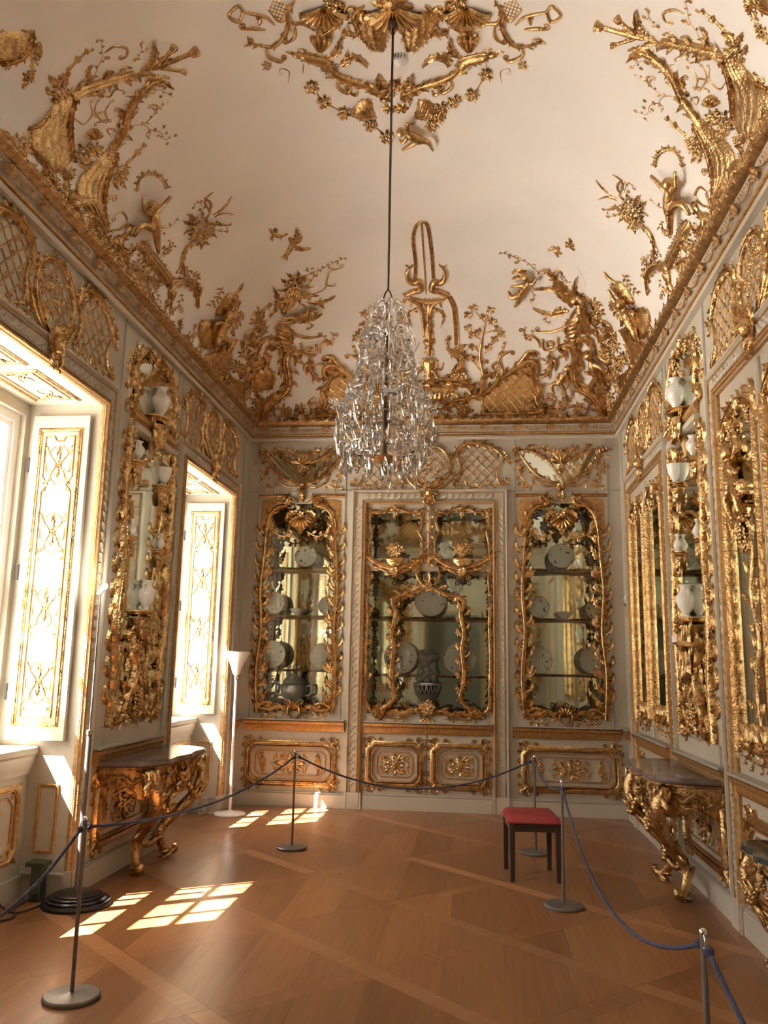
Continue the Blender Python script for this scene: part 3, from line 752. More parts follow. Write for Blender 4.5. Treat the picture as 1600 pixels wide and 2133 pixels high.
for num, wall in ((1, 'back'), (2, 'left'), (3, 'right'), (4, 'front')):
    tr = struct(cornice(C_FRIEZE, wall), 'trim_%d' % num, WHITE, label='cornice along the %s wall with gilded leaf clumps' % wall, smooth=40)
    cornice(C_LOW, wall).build('lower_bead', WHITEB, tr, smooth=40); cornice(C_GOLD1, wall).build('gilded_fillet', GOLDM, tr, smooth=40)
    cornice(C_TOP, wall).build('gilded_torus', GOLDF, tr, smooth=40)
    if wall == 'front': continue
    L0, L1, rz = {'back': (XL, XR, 0), 'left': (3.0, YB, -PI / 2 + PI), 'right': (3.0, YB, -PI / 2)}[wall]
    def put(me, nm, s_, d, z, sc_=1):
        o = bpy.data.objects.new(nm, me); col.objects.link(o); o.parent = tr
        o.location = {'back': (s_, YB - d, z), 'left': (XL + d, s_, z), 'right': (XR - d, s_, z)}[wall]
        o.rotation_euler = (0.35, 0, {'back': 0, 'left': PI / 2, 'right': -PI / 2}[wall]); o.scale = (sc_,) * 3
    k = 0; s_ = L0 + .2
    while s_ < L1 - .15:
        put(CLUMP if k % 2 == 0 else GARL, 'leaf_clump' if k % 2 == 0 else 'leaf_garland', s_, .085, 4.672); s_ += .205; k += 1
    s_ = L0 + .2; k = 0
    while s_ < L1 - .15:
        put(TOPB, 'torus_leaf', s_, .155, 4.765, 1 if k % 2 else .9); s_ += .165; k += 1

# ---- baseboards and dado rail
def baseboard(surf, u0, u1, name, extra=None):
    mb = MB(); P = [(0, .0), (0.0, .0)]
    m_ = mould(surf, [(u0, 0.075), (u1, 0.075)], [(-.075, 0), (-.075, .035), (.07, .035), (.08, .02), (.08, 0)])
    o = struct(m_, name, WHITEB) if not extra else m_.build('baseboard_piece', WHITEB, extra)
    mould(surf, [(u0, 0.165), (u1, 0.165)], bead(.022, .03)).build('baseboard_bead', GREY, o)
    return o
RAIL = [(-.065, 0), (-.065, .02), (-.045, .035), (.0, .04), (.02, .075), (.05, .085), (.06, .06), (.06, 0)]
def rail(surf, u0, u1, parent, z=.95):
    mould(surf, [(u0, z), (u1, z)], RAIL).build('dado_rail', GOLDM, parent, smooth=40)
    mould(surf, [(u0, z + .07), (u1, z + .07)], flat(.016, .09)).build('dado_ledge', GREY, parent)
bb_back = baseboard(BACK, XL, -1.57, 'baseboard_back'); baseboard(BACK, -1.37, .19, '', bb_back); baseboard(BACK, .40, XR, '', bb_back)
rail(BACK, XL + .12, -1.60, wall_back); rail(BACK, -1.36, .18, wall_back); rail(BACK, .43, XR - .1, wall_back, .94)
bb_left = None; bb_right = None
for a, b in ((6.31, 7.76), (9.92, 10.37), (2.70, 4.15)):
    if bb_left is None: bb_left = baseboard(LEFT, a, b, 'baseboard_left'); bb_right = baseboard(RIGHT, a, b, 'baseboard_right')
    else: baseboard(LEFT, a, b, '', bb_left); baseboard(RIGHT, a, b, '', bb_right)
    for sf, w_ in ((LEFT, wall_left), (RIGHT, wall_right)): rail(sf, a, b, w_)
for a, b in BAYS[:2]: baseboard(RIGHT, a, b, '', bb_right); rail(RIGHT, a, b, wall_right)
# panel joints of the upper walls
for sf, w_ in ((LEFT, wall_left), (RIGHT, wall_right)):
    for u in (6.40, 7.72, 7.84, 10.16, 4.22): mould(sf, [(u, 1.05), (u, 4.55)], bead(.022, .014)).build('panel_bead', GREY, w_)
for u in (-2.80, -1.665, 2 * XC + 1.665, 2 * XC + 2.80): mould(BACK, [(u, 1.02), (u, 4.55)], bead(.016, .012)).build('panel_bead', GREY, wall_back)
for a, b in ((XL, -1.58), (-1.58, .40), (.40, XR)): mould(BACK, [(a, 3.885), (b, 3.885)], bead(.018, .014)).build('panel_bead', GREY, wall_back)

# ---- moulded casings round the openings: gilt beads, a white band of curled leaves
def casing(surf, u0, u1, z1, num, label, z0=0.0, W=.20):
    path = [(u0, z0), (u0, z1), (u1, z1), (u1, z0)]
    sg = 1 if u1 > u0 else -1
    def off(d): return [(u0 - d, z0), (u0 - d, z1 + d), (u1 + d, z1 + d), (u1 + d, z0)]
    mb = mould(surf, off(W / 2), flat(W, .030))
    tr = struct(mb, 'trim_%d' % num, WHITE, label=label)
    mould(surf, off(.015), ogee(.036, .055)).build('gilded_inner_bead', GOLDM, tr, smooth=40)
    mould(surf, off(.050), bead(.016, .045)).build('gilded_fillet', GOLDM, tr, smooth=40)
    mould(surf, off(W - .015), ogee(.036, .055)).build('outer_bead', WHITEB, tr, smooth=40)
    mould(surf, off(W - .048), bead(.012, .042)).build('gilded_fillet', GOLDM, tr, smooth=40)
    o = Orn(surf, tr); o.lift = .030; d = .105
    def leaves(o):
        z = .26
        while z < z1 - .02:
            for u, k in ((u0 - d, 1), (u1 + d, -1)): o.leaf((u - .026 * k, z - .03), (u + .028 * k, z + .045), .021, bend=.3 * k, h=.016, lobes=2)
            z += .082
        u = u0 - .02
        while u < u1 + .02: o.leaf((u - .03, z1 + d - .024), (u + .045, z1 + d + .026), .021, bend=-.3, h=.016, lobes=2); u += .082
    o.group('curled_leaf_band', leaves, GOLDM if False else WHITEB, kind='stuff')
    for u in (u0 - W / 2, u1 + W / 2): mould(surf, [(u, 0), (u, .19)], flat(W + .02, .05)).build('plinth', WHITEB, tr)
    return tr
tn = 5
for k, (y0, y1) in enumerate(BAYS):
    where = ('the window nearest the back wall', 'the window beside the black lamp stand', 'the window by the entrance')[k]
    casing(LEFT, y0, y1, ZHEAD, tn, 'carved white and gilt casing of ' + where); tn += 1
    where = ('the mirrored door nearest the back wall', 'the mirrored bay with the green marble console', 'the mirrored bay by the entrance')[k]
    casing(RIGHT, y0, y1, ZHEAD, tn, 'carved white and gilt casing of ' + where); tn += 1
casing(FRONT, DOOR[0], DOOR[1], DOOR[3], tn, 'carved white and gilt casing of the entrance doorway'); tn += 1
casing(BACK, -1.385, .205, 3.715, tn, 'carved white and gilt casing of the central back cabinet', W=.185); tn += 1
# ================================================================== WINDOWS in the left wall
XW = NICHE_X - .10                                    # plane of the casements
for wi, (y0, y1) in enumerate(BAYS):
    a, b, zb, zt = WIN[wi]; yc = (a + b) / 2; ztr = 2.12
    fr = MB()
    for q in ((a, a + .07, zb, zt), (b - .07, b, zb, zt), (a + .07, b - .07, zb, zb + .07), (a + .07, b - .07, zt - .07, zt), (a + .07, b - .07, ztr - .055, ztr + .055)):
        fr.box(XW - .06, XW + .05, q[0], q[1], q[2], q[3])
    win = struct(fr, 'window_%d' % (wi + 1), LAMPW, label=('tall casement window nearest the back wall', 'tall casement window behind the black lamp stand', 'tall casement window by the entrance')[wi])
    for (za, zc, rows) in ((zb + .07, ztr - .055, 2), (ztr + .055, zt - .07, 3)):
        for (ya, yb) in ((a + .07, yc), (yc, b - .07)):
            cs = MB(); w = .045
            for q in ((ya, ya + w, za, zc), (yb - w, yb, za, zc), (ya + w, yb - w, za, za + w), (ya + w, yb - w, zc - w, zc)): cs.box(XW - .03, XW + .03, *q)
            c = cs.build('casement', LAMPW, win)
            ym = (ya + yb) / 2; MB().box(XW - .02, XW + .02, ym - .013, ym + .013, za + w, zc - w).build('muntin', LAMPW, c)
            for r in range(1, rows):
                z = za + w + (zc - za - 2 * w) * r / rows; MB().box(XW - .02, XW + .02, ya + w, yb - w, z - .013, z + .013).build('muntin', LAMPW, c)
            for r in range(rows):
                zz0 = za + w + (zc - za - 2 * w) * r / rows; zz1 = za + w + (zc - za - 2 * w) * (r + 1) / rows
                for p0, p1 in ((ya + w, ym), (ym, yb - w)): MB().add([(XW, p0, zz0), (XW, p1, zz0), (XW, p1, zz1), (XW, p0, zz1)], [(0, 1, 2, 3)]).build('pane', PANE, c)
    # parapet with a moulded sill
    MB().box(NICHE_X, NICHE_X + .26, y0, y1, 0, ZSILL - .2).build('parapet', WHITE, win)
    sl = MB(); pr = [(0, ZSILL - .2), (.275, ZSILL - .2), (.28, ZSILL - .16), (.305, ZSILL - .10), (.305, ZSILL - .07), (.325, ZSILL - .05), (.325, ZSILL - .01), (.315, ZSILL), (0, ZSILL)]
    sl.add([(NICHE_X + d, y0, z) for d, z in pr] + [(NICHE_X + d, y1, z) for d, z in pr], [(i, (i + 1) % 9, 9 + (i + 1) % 9, 9 + i) for i in range(9)])
    sl.build('sill', WHITEB, win, smooth=30)
    PAR = Wall(0, NICHE_X + .26, (1, 0, 0)); m_ = y0 + .13; M_ = y1 - .13
    pn = mould(PAR, octo(m_, M_, .28, .78, .07), ogee(.05, .03), True).build('parapet_panel_moulding', GOLDM, win, smooth=40)
    mould(PAR, octo(m_ + .06, M_ - .06, .34, .72, .06), bead(.014, .012), True).build('thin_gilt_moulding', GOLDM, pn)
    o = Orn(PAR, pn, GOLDM); yc0 = (y0 + y1) / 2
    def arab(o):
        for s_ in (-1, 1):
            o.sweep([(yc0, .53), (yc0 + s_ * .18, .60), (yc0 + s_ * .34, .50), (yc0 + s_ * .48, .56)], .010, curl=(0, s_), cr=.03)
            o.sweep([(yc0 + s_ * .1, .52), (yc0 + s_ * .25, .44), (yc0 + s_ * .42, .42)], .009, curl=(0, -s_), cr=.028)
            for q in (.14, .3, .45): o.leaf((yc0 + s_ * q, .55), (yc0 + s_ * (q + .09), .64), .02, lobes=2)
        o.flower((yc0, .53), .06, 6)
    o.group('gilded_arabesque', arab); o.bouquet
    for cu in (m_ + .03, M_ - .03):
        for cv in (.31, .75):
            k = 1 if cu > yc0 else -1; kv = 1 if cv > .5 else -1
            o.leaf((cu - .05 * k, cv - .05 * kv), (cu + .05 * k, cv + .05 * kv), .03, name='corner_leaf')
    MB().box(NICHE_X + .26, NICHE_X + .285, y0, y1, 0, .15).build('niche_baseboard', WHITEB, win)
    # panels on the low jambs, beside the parapet
    for yj, nn in ((y1, -1), (y0, 1)):
        J = Wall(1, yj, (0, nn, 0)); mould(J, rect(-3.20, -3.06, .32, .78), bead(.022, .014), True).build('jamb_panel_moulding', GOLDM, win)
        mould(J, [(-3.29, .165), (XL, .165)], bead(.022, .02)).build('jamb_bead', GREY, win)
        # shutter folded back on the jamb
        ty = yj + nn * .045
        sh = MB().box(-3.50, -3.03, min(yj + nn * .006, ty), max(yj + nn * .006, ty), ZSILL + .04, 3.60).build('shutter', WHITEB, win, bevel=.004)
        SJ = Wall(1, ty, (0, nn, 0)); xa, xb = -3.43, -3.10; za, zc = 1.22, 3.48
        mould(SJ, rect(xa, xb, za, zc), ogee(.034, .018), True).build('gilded_panel_moulding', GOLD, sh, smooth=40)
        xm = (xa + xb) / 2
        inner = [(xa + .045, za + .05), (xb - .045, za + .05), (xb - .045, zc - .5), (xb - .09, zc - .44), (xb - .045, zc - .38), (xb - .045, zc - .05), (xm + .05, zc - .05), (xm + .03, zc - .09), (xm - .03, zc - .09), (xm - .05, zc - .05), (xa + .045, zc - .05), (xa + .045, zc - .38), (xa + .09, zc - .44), (xa + .045, zc - .5)]
        mould(SJ, inner, bead(.010, .012), True).build('thin_gilt_moulding', GOLD, sh)
        o = Orn(SJ, sh, GOLD, seed=wi)
        def strap(o):
            for zc_ in (zc - .28, zc - .82, zc - 1.40, zc - 1.95):
                for s_ in (-1, 1):
                    o.sweep([(xm, zc_ - .17), (xm + s_ * .06, zc_ - .10), (xm + s_ * .02, zc_), (xm + s_ * .075, zc_ + .09), (xm + s_ * .03, zc_ + .15)], .008, .010, curl=(0, s_), cr=.018)
                    o.sweep([(xm + s_ * .015, zc_ - .02), (xm + s_ * .09, zc_ - .06), (xm + s_ * .10, zc_ + .02)], .007, .009, curl=(0, -s_), cr=.014)
                    o.leaf((xm + s_ * .08, zc_ + .08), (xm + s_ * .12, zc_ + .16), .018, lobes=2)
                    o.leaf((xm + s_ * .05, zc_ - .1), (xm + s_ * .11, zc_ - .16), .016, lobes=2)
                    o.flower((xm + s_ * .10, zc_ - .20), .018)
                o.flower((xm, zc_), .026, 6); o.leaf((xm, zc_ + .02), (xm, zc_ + .12), .02, lobes=2); o.leaf((xm, zc_ - .02), (xm, zc_ - .10), .018, lobes=2)
        o.group('gilded_strapwork', strap, kind='stuff')
        for z in (1.45, 2.35, 3.2): MB().tube([(-3.515, ty, z - .06), (-3.515, ty, z + .06)], .012, 6).build('hinge', STEEL, sh)
    # soffit panel of the niche
    class Soffit:
        pix = False
        def pts(s, uv): uv = np.atleast_2d(np.array(uv, float)); return np.stack([uv[:, 1], uv[:, 0], np.full(len(uv), ZHEAD)], 1), np.tile(np.array([0, 0, -1.0]), (len(uv), 1))
        def unit(s, P): return 1.0
    SO = Soffit(); 
    for ya, yb in ((y0 + .14, yc0 - .06), (yc0 + .06, y1 - .14)):
        sp = mould(SO, rect(ya, yb, -3.44, -3.09), ogee(.03, .016), True).build('soffit_moulding', GOLD, win, smooth=40)
        mould(SO, rect(ya + .05, yb - .05, -3.39, -3.14), bead(.010, .010), True).build('thin_gilt_moulding', GOLD, sp)
        o = Orn(SO, sp, GOLD)
        def ends(o):
            for ye, k in ((ya + .13, 1), (yb - .13, -1)):
                o.flower((ye, -3.265), .03, 6)
                for s_ in (-1, 1): o.sweep([(ye, -3.265), (ye + .05 * k, -3.265 + .05 * s_), (ye + .12 * k, -3.265 + .04 * s_)], .008, curl=(0, s_), cr=.018); o.leaf((ye, -3.265), (ye - .06 * k, -3.265 + .07 * s_), .02, lobes=2)
        o.group('gilded_spray', ends)
# ================================================================== WALL ORNAMENT
def dado_panel(surf, u0, u1, v0, v1, label, group=None, lush=1):
    c = .075; P, N = surf.pts([((u0 + u1) / 2, v0)])
    root = empty('dado_panel', P[0], label, 'panel', group)
    mould(surf, octo(u0, u1, v0, v1, c), ogee(.062, .045), True).build('outer_moulding', GOLD, root, smooth=40)
    mould(surf, octo(u0 + .045, u1 - .045, v0 + .045, v1 - .045, c), bead(.018, .03), True).build('gilded_fillet', GOLDM, root)
    mould(surf, octo(u0 + .105, u1 - .105, v0 + .10, v1 - .10, .05), bead(.014, .014), True).build('inner_moulding', GOLDM, root)
    o = Orn(surf, root, GOLD); uc, vc = (u0 + u1) / 2, (v0 + v1) / 2; hw, hh = (u1 - u0) / 2 - .13, (v1 - v0) / 2 - .12
    for su in (-1, 1):
        for sv in (-1, 1):
            cu, cv = uc + su * (hw + .13 - .02), vc + sv * (hh + .12 - .02)
            def corner(o):
                o.sweep([(cu - su * .14, cv + sv * .035), (cu - su * .06, cv + sv * .0), (cu + su * .015, cv + sv * .02)], .018, .035, curl=(-su * sv, 0), cr=.026)
                o.sweep([(cu - su * .03, cv - sv * .03), (cu + su * .03, cv + sv * .04)], .018, .035, curl=(0, su * sv), cr=.032)
                o.sweep([(cu + su * .035, cv - sv * .14), (cu + su * .0, cv - sv * .06), (cu + su * .03, cv - sv * .0)], .017, .032, curl=(su * sv, -su * sv), cr=.026)
                o.leaf((cu - su * .05, cv + sv * .01), (cu - su * .02, cv + sv * .10), .026, lobes=2); o.leaf((cu + su * .01, cv - sv * .05), (cu + su * .09, cv - sv * .02), .024, lobes=2); o.leaf((cu, cv), (cu + su * .07, cv + sv * .08), .024, lobes=2)
            o.group('corner_scroll', corner)
    def centre(o):
        o.flower((uc, vc), min(.07, hh * .42), 6, h=.4)
        for s_ in (-1, 1):
            o.leaf((uc, vc + s_ * .03), (uc, vc + s_ * min(.17, hh * .98)), .035, lobes=3); o.leaf((uc + s_ * .03, vc), (uc + s_ * min(.20, hw * .6), vc), .035, lobes=3)
            for t in (-1, 1):
                o.leaf((uc + s_ * .03, vc + t * .03), (uc + s_ * .12, vc + t * .09), .03, bend=.2 * t, lobes=2)
                o.sweep([(uc + s_ * .05, vc + t * .03), (uc + s_ * .11, vc + t * .03), (uc + s_ * .10, vc + t * .10)], .009, curl=(0, s_ * t), cr=.018)
    o.group('central_rosette', centre)
    if lush:
        for s_ in (-1, 1):
            def side(o):
                e = uc + s_ * hw
                o.shell((e - s_ * .02, vc), min(.13, hh * .8), 120 if s_ > 0 else -60, 240 if s_ > 0 else 60, 5, h=.18)
                for t in (-1, 1):
                    o.sweep([(e - s_ * .16, vc), (e - s_ * .24, vc + t * .06), (e - s_ * .34, vc + t * .02), (e - s_ * .38, vc + t * .09)], .009, curl=(0, t * s_), cr=.022)
                    for q in (.2, .3): o.leaf((e - s_ * q, vc + t * .04), (e - s_ * (q + .05), vc + t * .11), .02, lobes=2)
                    o.leaf((e - s_ * .03, vc + t * .02), (e - s_ * .07, vc + t * hh * .95), .03, bend=.2, lobes=3)
            o.group('side_arabesque', side, GOLDM)
    else:
        def cor(o):
            for su in (-1, 1):
                for sv in (-1, 1):
                    x, y = uc + su * hw * .78, vc + sv * hh * .66; o.flower((x, y), .03); o.leaf((x, y), (x - su * .07, y - sv * .01), .02, lobes=2); o.leaf((x, y), (x + su * .02, y - sv * .07), .02, lobes=2)
                    o.sweep([(x, y), (x - su * .06, y - sv * .06), (x - su * .14, y - sv * .02)], .007, curl=(0, su), cr=.014)
        o.group('corner_arabesque', cor, GOLDM)
    return root
dado_panel(BACK, -2.80, -1.72, .26, .74, 'gilded dado panel under the left display niche of the back wall')
dado_panel(BACK, -1.30, -.66, .28, .765, 'gilded dado panel of the left leaf below the central cabinet', lush=0)
dado_panel(BACK, 2 * XC + .66, 2 * XC + 1.30, .28, .765, 'gilded dado panel of the right leaf below the central cabinet', lush=0)
dado_panel(BACK, .555, 1.655, .29, .76, 'gilded dado panel under the right display niche of the back wall')
for sf, s_ in ((LEFT, 'left wall behind the console under the window pier'), (RIGHT, 'right wall behind the grey marble console')): dado_panel(sf, 6.50, 7.66, .27, .76, 'gilded dado panel on the ' + s_)
dado_panel(RIGHT, 8.10, 9.58, .27, .76, 'gilded dado panel under the mirrored door nearest the back wall')
dado_panel(RIGHT, 4.50, 5.97, .27, .76, 'gilded dado panel behind the green marble console')

def trellis_frieze(surf, uc, where):
    """trellis wings, a flowered fan and a mask over an opening; local (du, z)"""
    P, N = surf.pts([(uc, 3.95)]); root = empty('trellis_frieze', P[0], 'gilded trellis wings with fan and mask above ' + where, 'ornament', 'trellis friezes over the openings')
    for s_ in (-1, 1):
        g = lambda *q: [(uc + s_ * a, b) for a, b in q]; o = Orn(surf, root, GOLD, seed=3)
        wing = g((.32, 3.98), (.36, 4.18), (.34, 4.36), (.46, 4.46), (.66, 4.47), (.84, 4.40), (.90, 4.28), (.86, 4.10), (.90, 3.96), (.62, 3.95))
        o.lattice(wing, .088, .0075, (45, 135), mat=GOLDF, h=.012)
        def buds(o):
            for k in range(14): q = np.array(wing[k % len(wing)]) * .55 + np.array((uc + s_ * .62, 4.2)) * .45 + np.array((R0.uniform(-.09, .09), R0.uniform(-.1, .08))); o.flower(q, .022, h=.7)
        o.group('trellis_flowers', buds, GOLDF, kind='stuff')
        o.sweep(g((.33, 4.30), (.36, 4.42), (.48, 4.49), (.66, 4.49), (.84, 4.42), (.94, 4.30)), .028, .04, name='rope_scroll', prof=PR_RIDGE, curl=(0, s_), cr=.03, taper=(.5, .4))
        o.sweep(g((.33, 4.34), (.39, 4.20), (.36, 4.05), (.30, 3.97)), .020, .03, name='scroll', prof=PR_RIDGE, curl=(s_, 0), cr=.03)
        o.sweep(g((.90, 4.26), (.85, 4.12), (.88, 4.0), (.98, 3.95)), .018, .028, curl=(0, s_), cr=.025)
        o.branch(g((.94, 3.95), (.78, 3.97), (.62, 3.93), (.45, 3.96), (.30, 3.95)), .010, 9, .07, .02, 4, .025)
        o.leaf(g((.92, 4.32))[0], g((1.02, 4.22))[0], .03, bend=.2, name='leaf'); o.bouquet(g((.97, 4.02))[0], .035, 5, .02)
        # fan
        o.sweep(g((.05, 3.93), (.18, 4.02), (.26, 4.16), (.24, 4.33), (.13, 4.45), (0, 4.48)), .020, .03, prof=PR_RIDGE, taper=(.6, 1))
        o.sweep(g((.06, 3.90), (.22, 3.97), (.31, 4.09)), .018, .03, curl=(0, s_), cr=.028)
        o.leaf(g((.05, 3.9))[0], g((.20, 4.06))[0], .04, bend=.2 * s_, name='acanthus_leaf')
    o = Orn(surf, root, GOLD, seed=5)
    fan = [(uc + .22 * math.cos(t), 4.22 + .22 * math.sin(t)) for t in np.linspace(-.9, PI + .9, 14)] 
    o.lattice(fan, .075, .0075, (45, 135), mat=GOLDF, h=.012)
    def buds2(o):
        for k in range(26): r, t = .2 * math.sqrt(R0.random()), R0.random() * 6.3; o.flower((uc + r * math.cos(t), 4.24 + r * math.sin(t)), .026, h=.8)
    o.group('fan_flowers', buds2, GOLD, kind='stuff')
    def mask(o):
        o.blob((uc, 3.86), .055, .075, .07); o.blob((uc, 3.855), .014, .03, .09); o.blob((uc - .02, 3.885), .012, .008, .075); o.blob((uc + .02, 3.885), .012, .008, .075); o.blob((uc, 3.825), .022, .010, .078)
        for a in range(0, 360, 30):
            t = math.radians(a); o.leaf((uc + .045 * math.cos(t), 3.87 + .06 * math.sin(t)), (uc + .115 * math.cos(t), 3.87 + .125 * math.sin(t)), .022, bend=.25, lobes=2, h=.04)
        for s_ in (-1, 1): o.sweep([(uc + s_ * .04, 3.80), (uc + s_ * .07, 3.74), (uc + s_ * .03, 3.70)], .014, .03, curl=(0, s_), cr=.02)
        o.leaf((uc, 3.80), (uc, 3.69), .03, lobes=3)
    o.lift = .05; o.group('mask', mask, GOLD); o.lift = 0
    return root
trellis_frieze(BACK, XC, 'the central back cabinet'); trellis_frieze(FRONT, XC, 'the entrance doorway')
for a_, b_, s_ in ((-2.80, -1.72, 'window'), (.55, 1.65, 'right wall')): dado_panel(FRONT, a_, b_, .26, .74, 'gilded dado panel beside the entrance on the %s side' % s_)
trellis_frieze(LEFT, 8.84, 'the window nearest the back wall'); trellis_frieze(LEFT, 5.23, 'the window behind the black lamp stand')
trellis_frieze(RIGHT, 8.84, 'the mirrored door nearest the back wall'); trellis_frieze(RIGHT, 5.23, 'the mirrored bay with the green marble console')

# ---- display niches of the back wall
def niche_box(h, depth, root, surf=BACK):
    mb = MB()
    reveals(surf, h, depth, mb); mb.build('niche_lining', MIRROR, root)
    P, N = surf.pts(rect(*h)); MB().add(P - N * depth, [(0, 1, 2, 3)]).build('mirror_back', MIRROR, root)
    MB().add(P - N * .012, [(0, 1, 2, 3)]).build('glass_pane', VITRINE, root)
def shelf(root, u0, u1, z, depth=.30):
    uc = (u0 + u1) / 2; mb = MB(); n = 20; f = []
    for k in range(n + 1):
        u = u0 + (u1 - u0) * k / n; q = abs(u - uc) / ((u1 - u0) / 2); f.append((u, YB + .05 + .085 * (.5 + .5 * math.cos(PI * q * 1.6)) ** 1.0))
    mb.prism(f + [(u1, YB + depth), (u0, YB + depth)], z - .012, z + .012); sh = mb.build('shelf', GOLDM, root)
    ed = MB(); ed.tube([(u, y - .004, z) for u, y in f], .017, 6); ed.build('gilded_edge', GOLD, sh)
def palm_frame(surf, u0, u1, zb, zt, root, seed=1):
    """arched frame of palm trunks and acanthus round a niche; mirror-symmetric"""
    uc = (u0 + u1) / 2; hw = (u1 - u0) / 2
    for s_ in (-1, 1):
        g = lambda *q: [(uc + s_ * a, b) for a, b in q]; o = Orn(surf, root, GOLD, seed=seed + s_)
        o.sweep(g((hw + .01, zb - .02), (hw + .035, zb + .5), (hw - .005, zb + 1.0), (hw + .025, zb + 1.5), (hw - .005, zb + 1.95), (hw - .02, zt - .33)), .026, .05, name='palm_trunk', taper=(1, .8), prof=PR_RIDGE)
        o.sweep(g((hw - .01, zt - .42), (hw - .045, zt - .19), (hw * .72, zt - .06), (hw * .42, zt - .015)), .034, .05, name='arch_scroll', prof=PR_RIDGE, curl=(0, -s_), cr=.05, taper=(.6, .7))
        z = zb + .08; k = 0
        while z < zt - .25:
            sd = 1 if k % 2 else -1
            o.leaf(g((hw + .015, z))[0], g((hw + .015 + sd * .085, z + .17))[0], .032, bend=-.22 * sd * s_, h=.04, name='palm_leaf')
            if k % 3 == 1: o.leaf(g((hw + .02, z))[0], g((hw - .115, z + .12))[0], .024, bend=.3 * s_, h=.03, name='palm_leaf')
            z += .10; k += 1
        for z, q in ((zb + .62, -.02), (zb + 1.18, .06), (zb + 1.7, -.02), (zb + .25, .07)):
            def horn(o): 
                c = g((hw + q, z))[0]; o.shell(c, .07, 40 if s_ > 0 else 60, 120 if s_ > 0 else 140, 3, h=.3); o.sweep([c, (c[0], c[1] - .1)], .012, .03)
            o.group('trumpet_bloom', horn)
        # spandrel: matt gilt ground with a border
        sp = g((hw + .07, zt + .10), (hw + .07, zt - .30)); 
        o.loft(g((hw + .07, zt - .34), (hw + .06, zt - .1), (hw + .07, zt + .075)), g((hw + .03, zt - .34), (hw * .72, zt - .03), (hw * .30, zt + .05)), .012, name='spandrel', mat=GOLDM, nu=14, nv=6)
        o.sweep(g((.16, zt + .10), (hw * .6, zt + .105), (hw + .10, zt + .10)), .022, .035, name='head_moulding', taper=(1, 1), prof=PR_RIDGE)
        # foot scrolls
        o.sweep(g((.10, zb - .0), (.20, zb + .06), (.32, zb + .015), (hw - .02, zb + .03)), .032, .05, name='foot_scroll', prof=PR_RIDGE, curl=(-s_, s_), cr=.045)
        o.sweep(g((.22, zb + .05), (.32, zb + .10), (hw - .04, zb + .07), (hw + .02, zb - .02)), .022, .035, name='foot_scroll')
        o.leaf(g((.17, zb + .05))[0], g((.36, zb + .11))[0], .045, bend=-.2 * s_, name='acanthus_leaf', h=.05)
        o.branch(g((hw - .05, zb - .06), (.3, zb - .075), (.1, zb - .06)), .010, 6, .07, .02)
        # sprays hanging inside the arch
        o.branch(g((.08, zt - .36), (.22, zt - .42), (hw - .10, zt - .36), (hw - .02, zt - .30)), .011, 8, .07, .022, 3, .028)
        o.leaf(g((.04, zt - .1))[0], g((.19, zt - .24))[0], .05, bend=.25 * s_, h=.06, name='acanthus_leaf'); o.leaf(g((.03, zt - .16))[0], g((.13, zt - .33))[0], .045, bend=.2 * s_, h=.06, name='acanthus_leaf')
        o.sweep(g((.05, zt + .02), (.15, zt + .08), (.2, zt + .01)), .022, .05, curl=(0, -s_), cr=.04, name='crest_scroll')
    o = Orn(surf, root, GOLD, seed=9)
    o.lift = .03; o.shell((uc, zt - .17), .17, 200, 340, 7, h=.4, name='crest_shell'); o.flower((uc, zt - .15), .06, 6, h=.8, name='crest_flower')
    o.leaf((uc, zt + .0), (uc, zt + .17), .05, h=.07, name='acanthus_leaf'); o.leaf((uc, zt - .2), (uc, zt - .40), .05, h=.05, name='acanthus_leaf')
    o.shell((uc, zb + .0), .12, 40, 140, 5, h=.4, name='foot_shell'); o.lift = .02
    for a in (-1, 1): o.sweep([(uc + a * .02, zb - .09), (uc + a * .075, zb - .02), (uc + a * .05, zb + .1)], .022, .05, curl=(0, -a), cr=.03, name='foot_scroll')
for u0_, u1_, s_ in ((NB_L[0], NB_L[1], 'window'), (NB_R[0], NB_R[1], 'right wall')):
    root = empty('wall_mirror', ((u0_ + u1_) / 2, YF, 1.12), 'palm framed looking glass beside the entrance on the %s side' % s_, 'mirror')
    Q, N = FRONT.pts(rect(u0_, u1_, 1.12, 3.72)); MB().add(Q + N * .006, [(0, 1, 2, 3)]).build('looking_glass', MIRROR, root); palm_frame(FRONT, u0_, u1_, 1.12, 3.72, root)
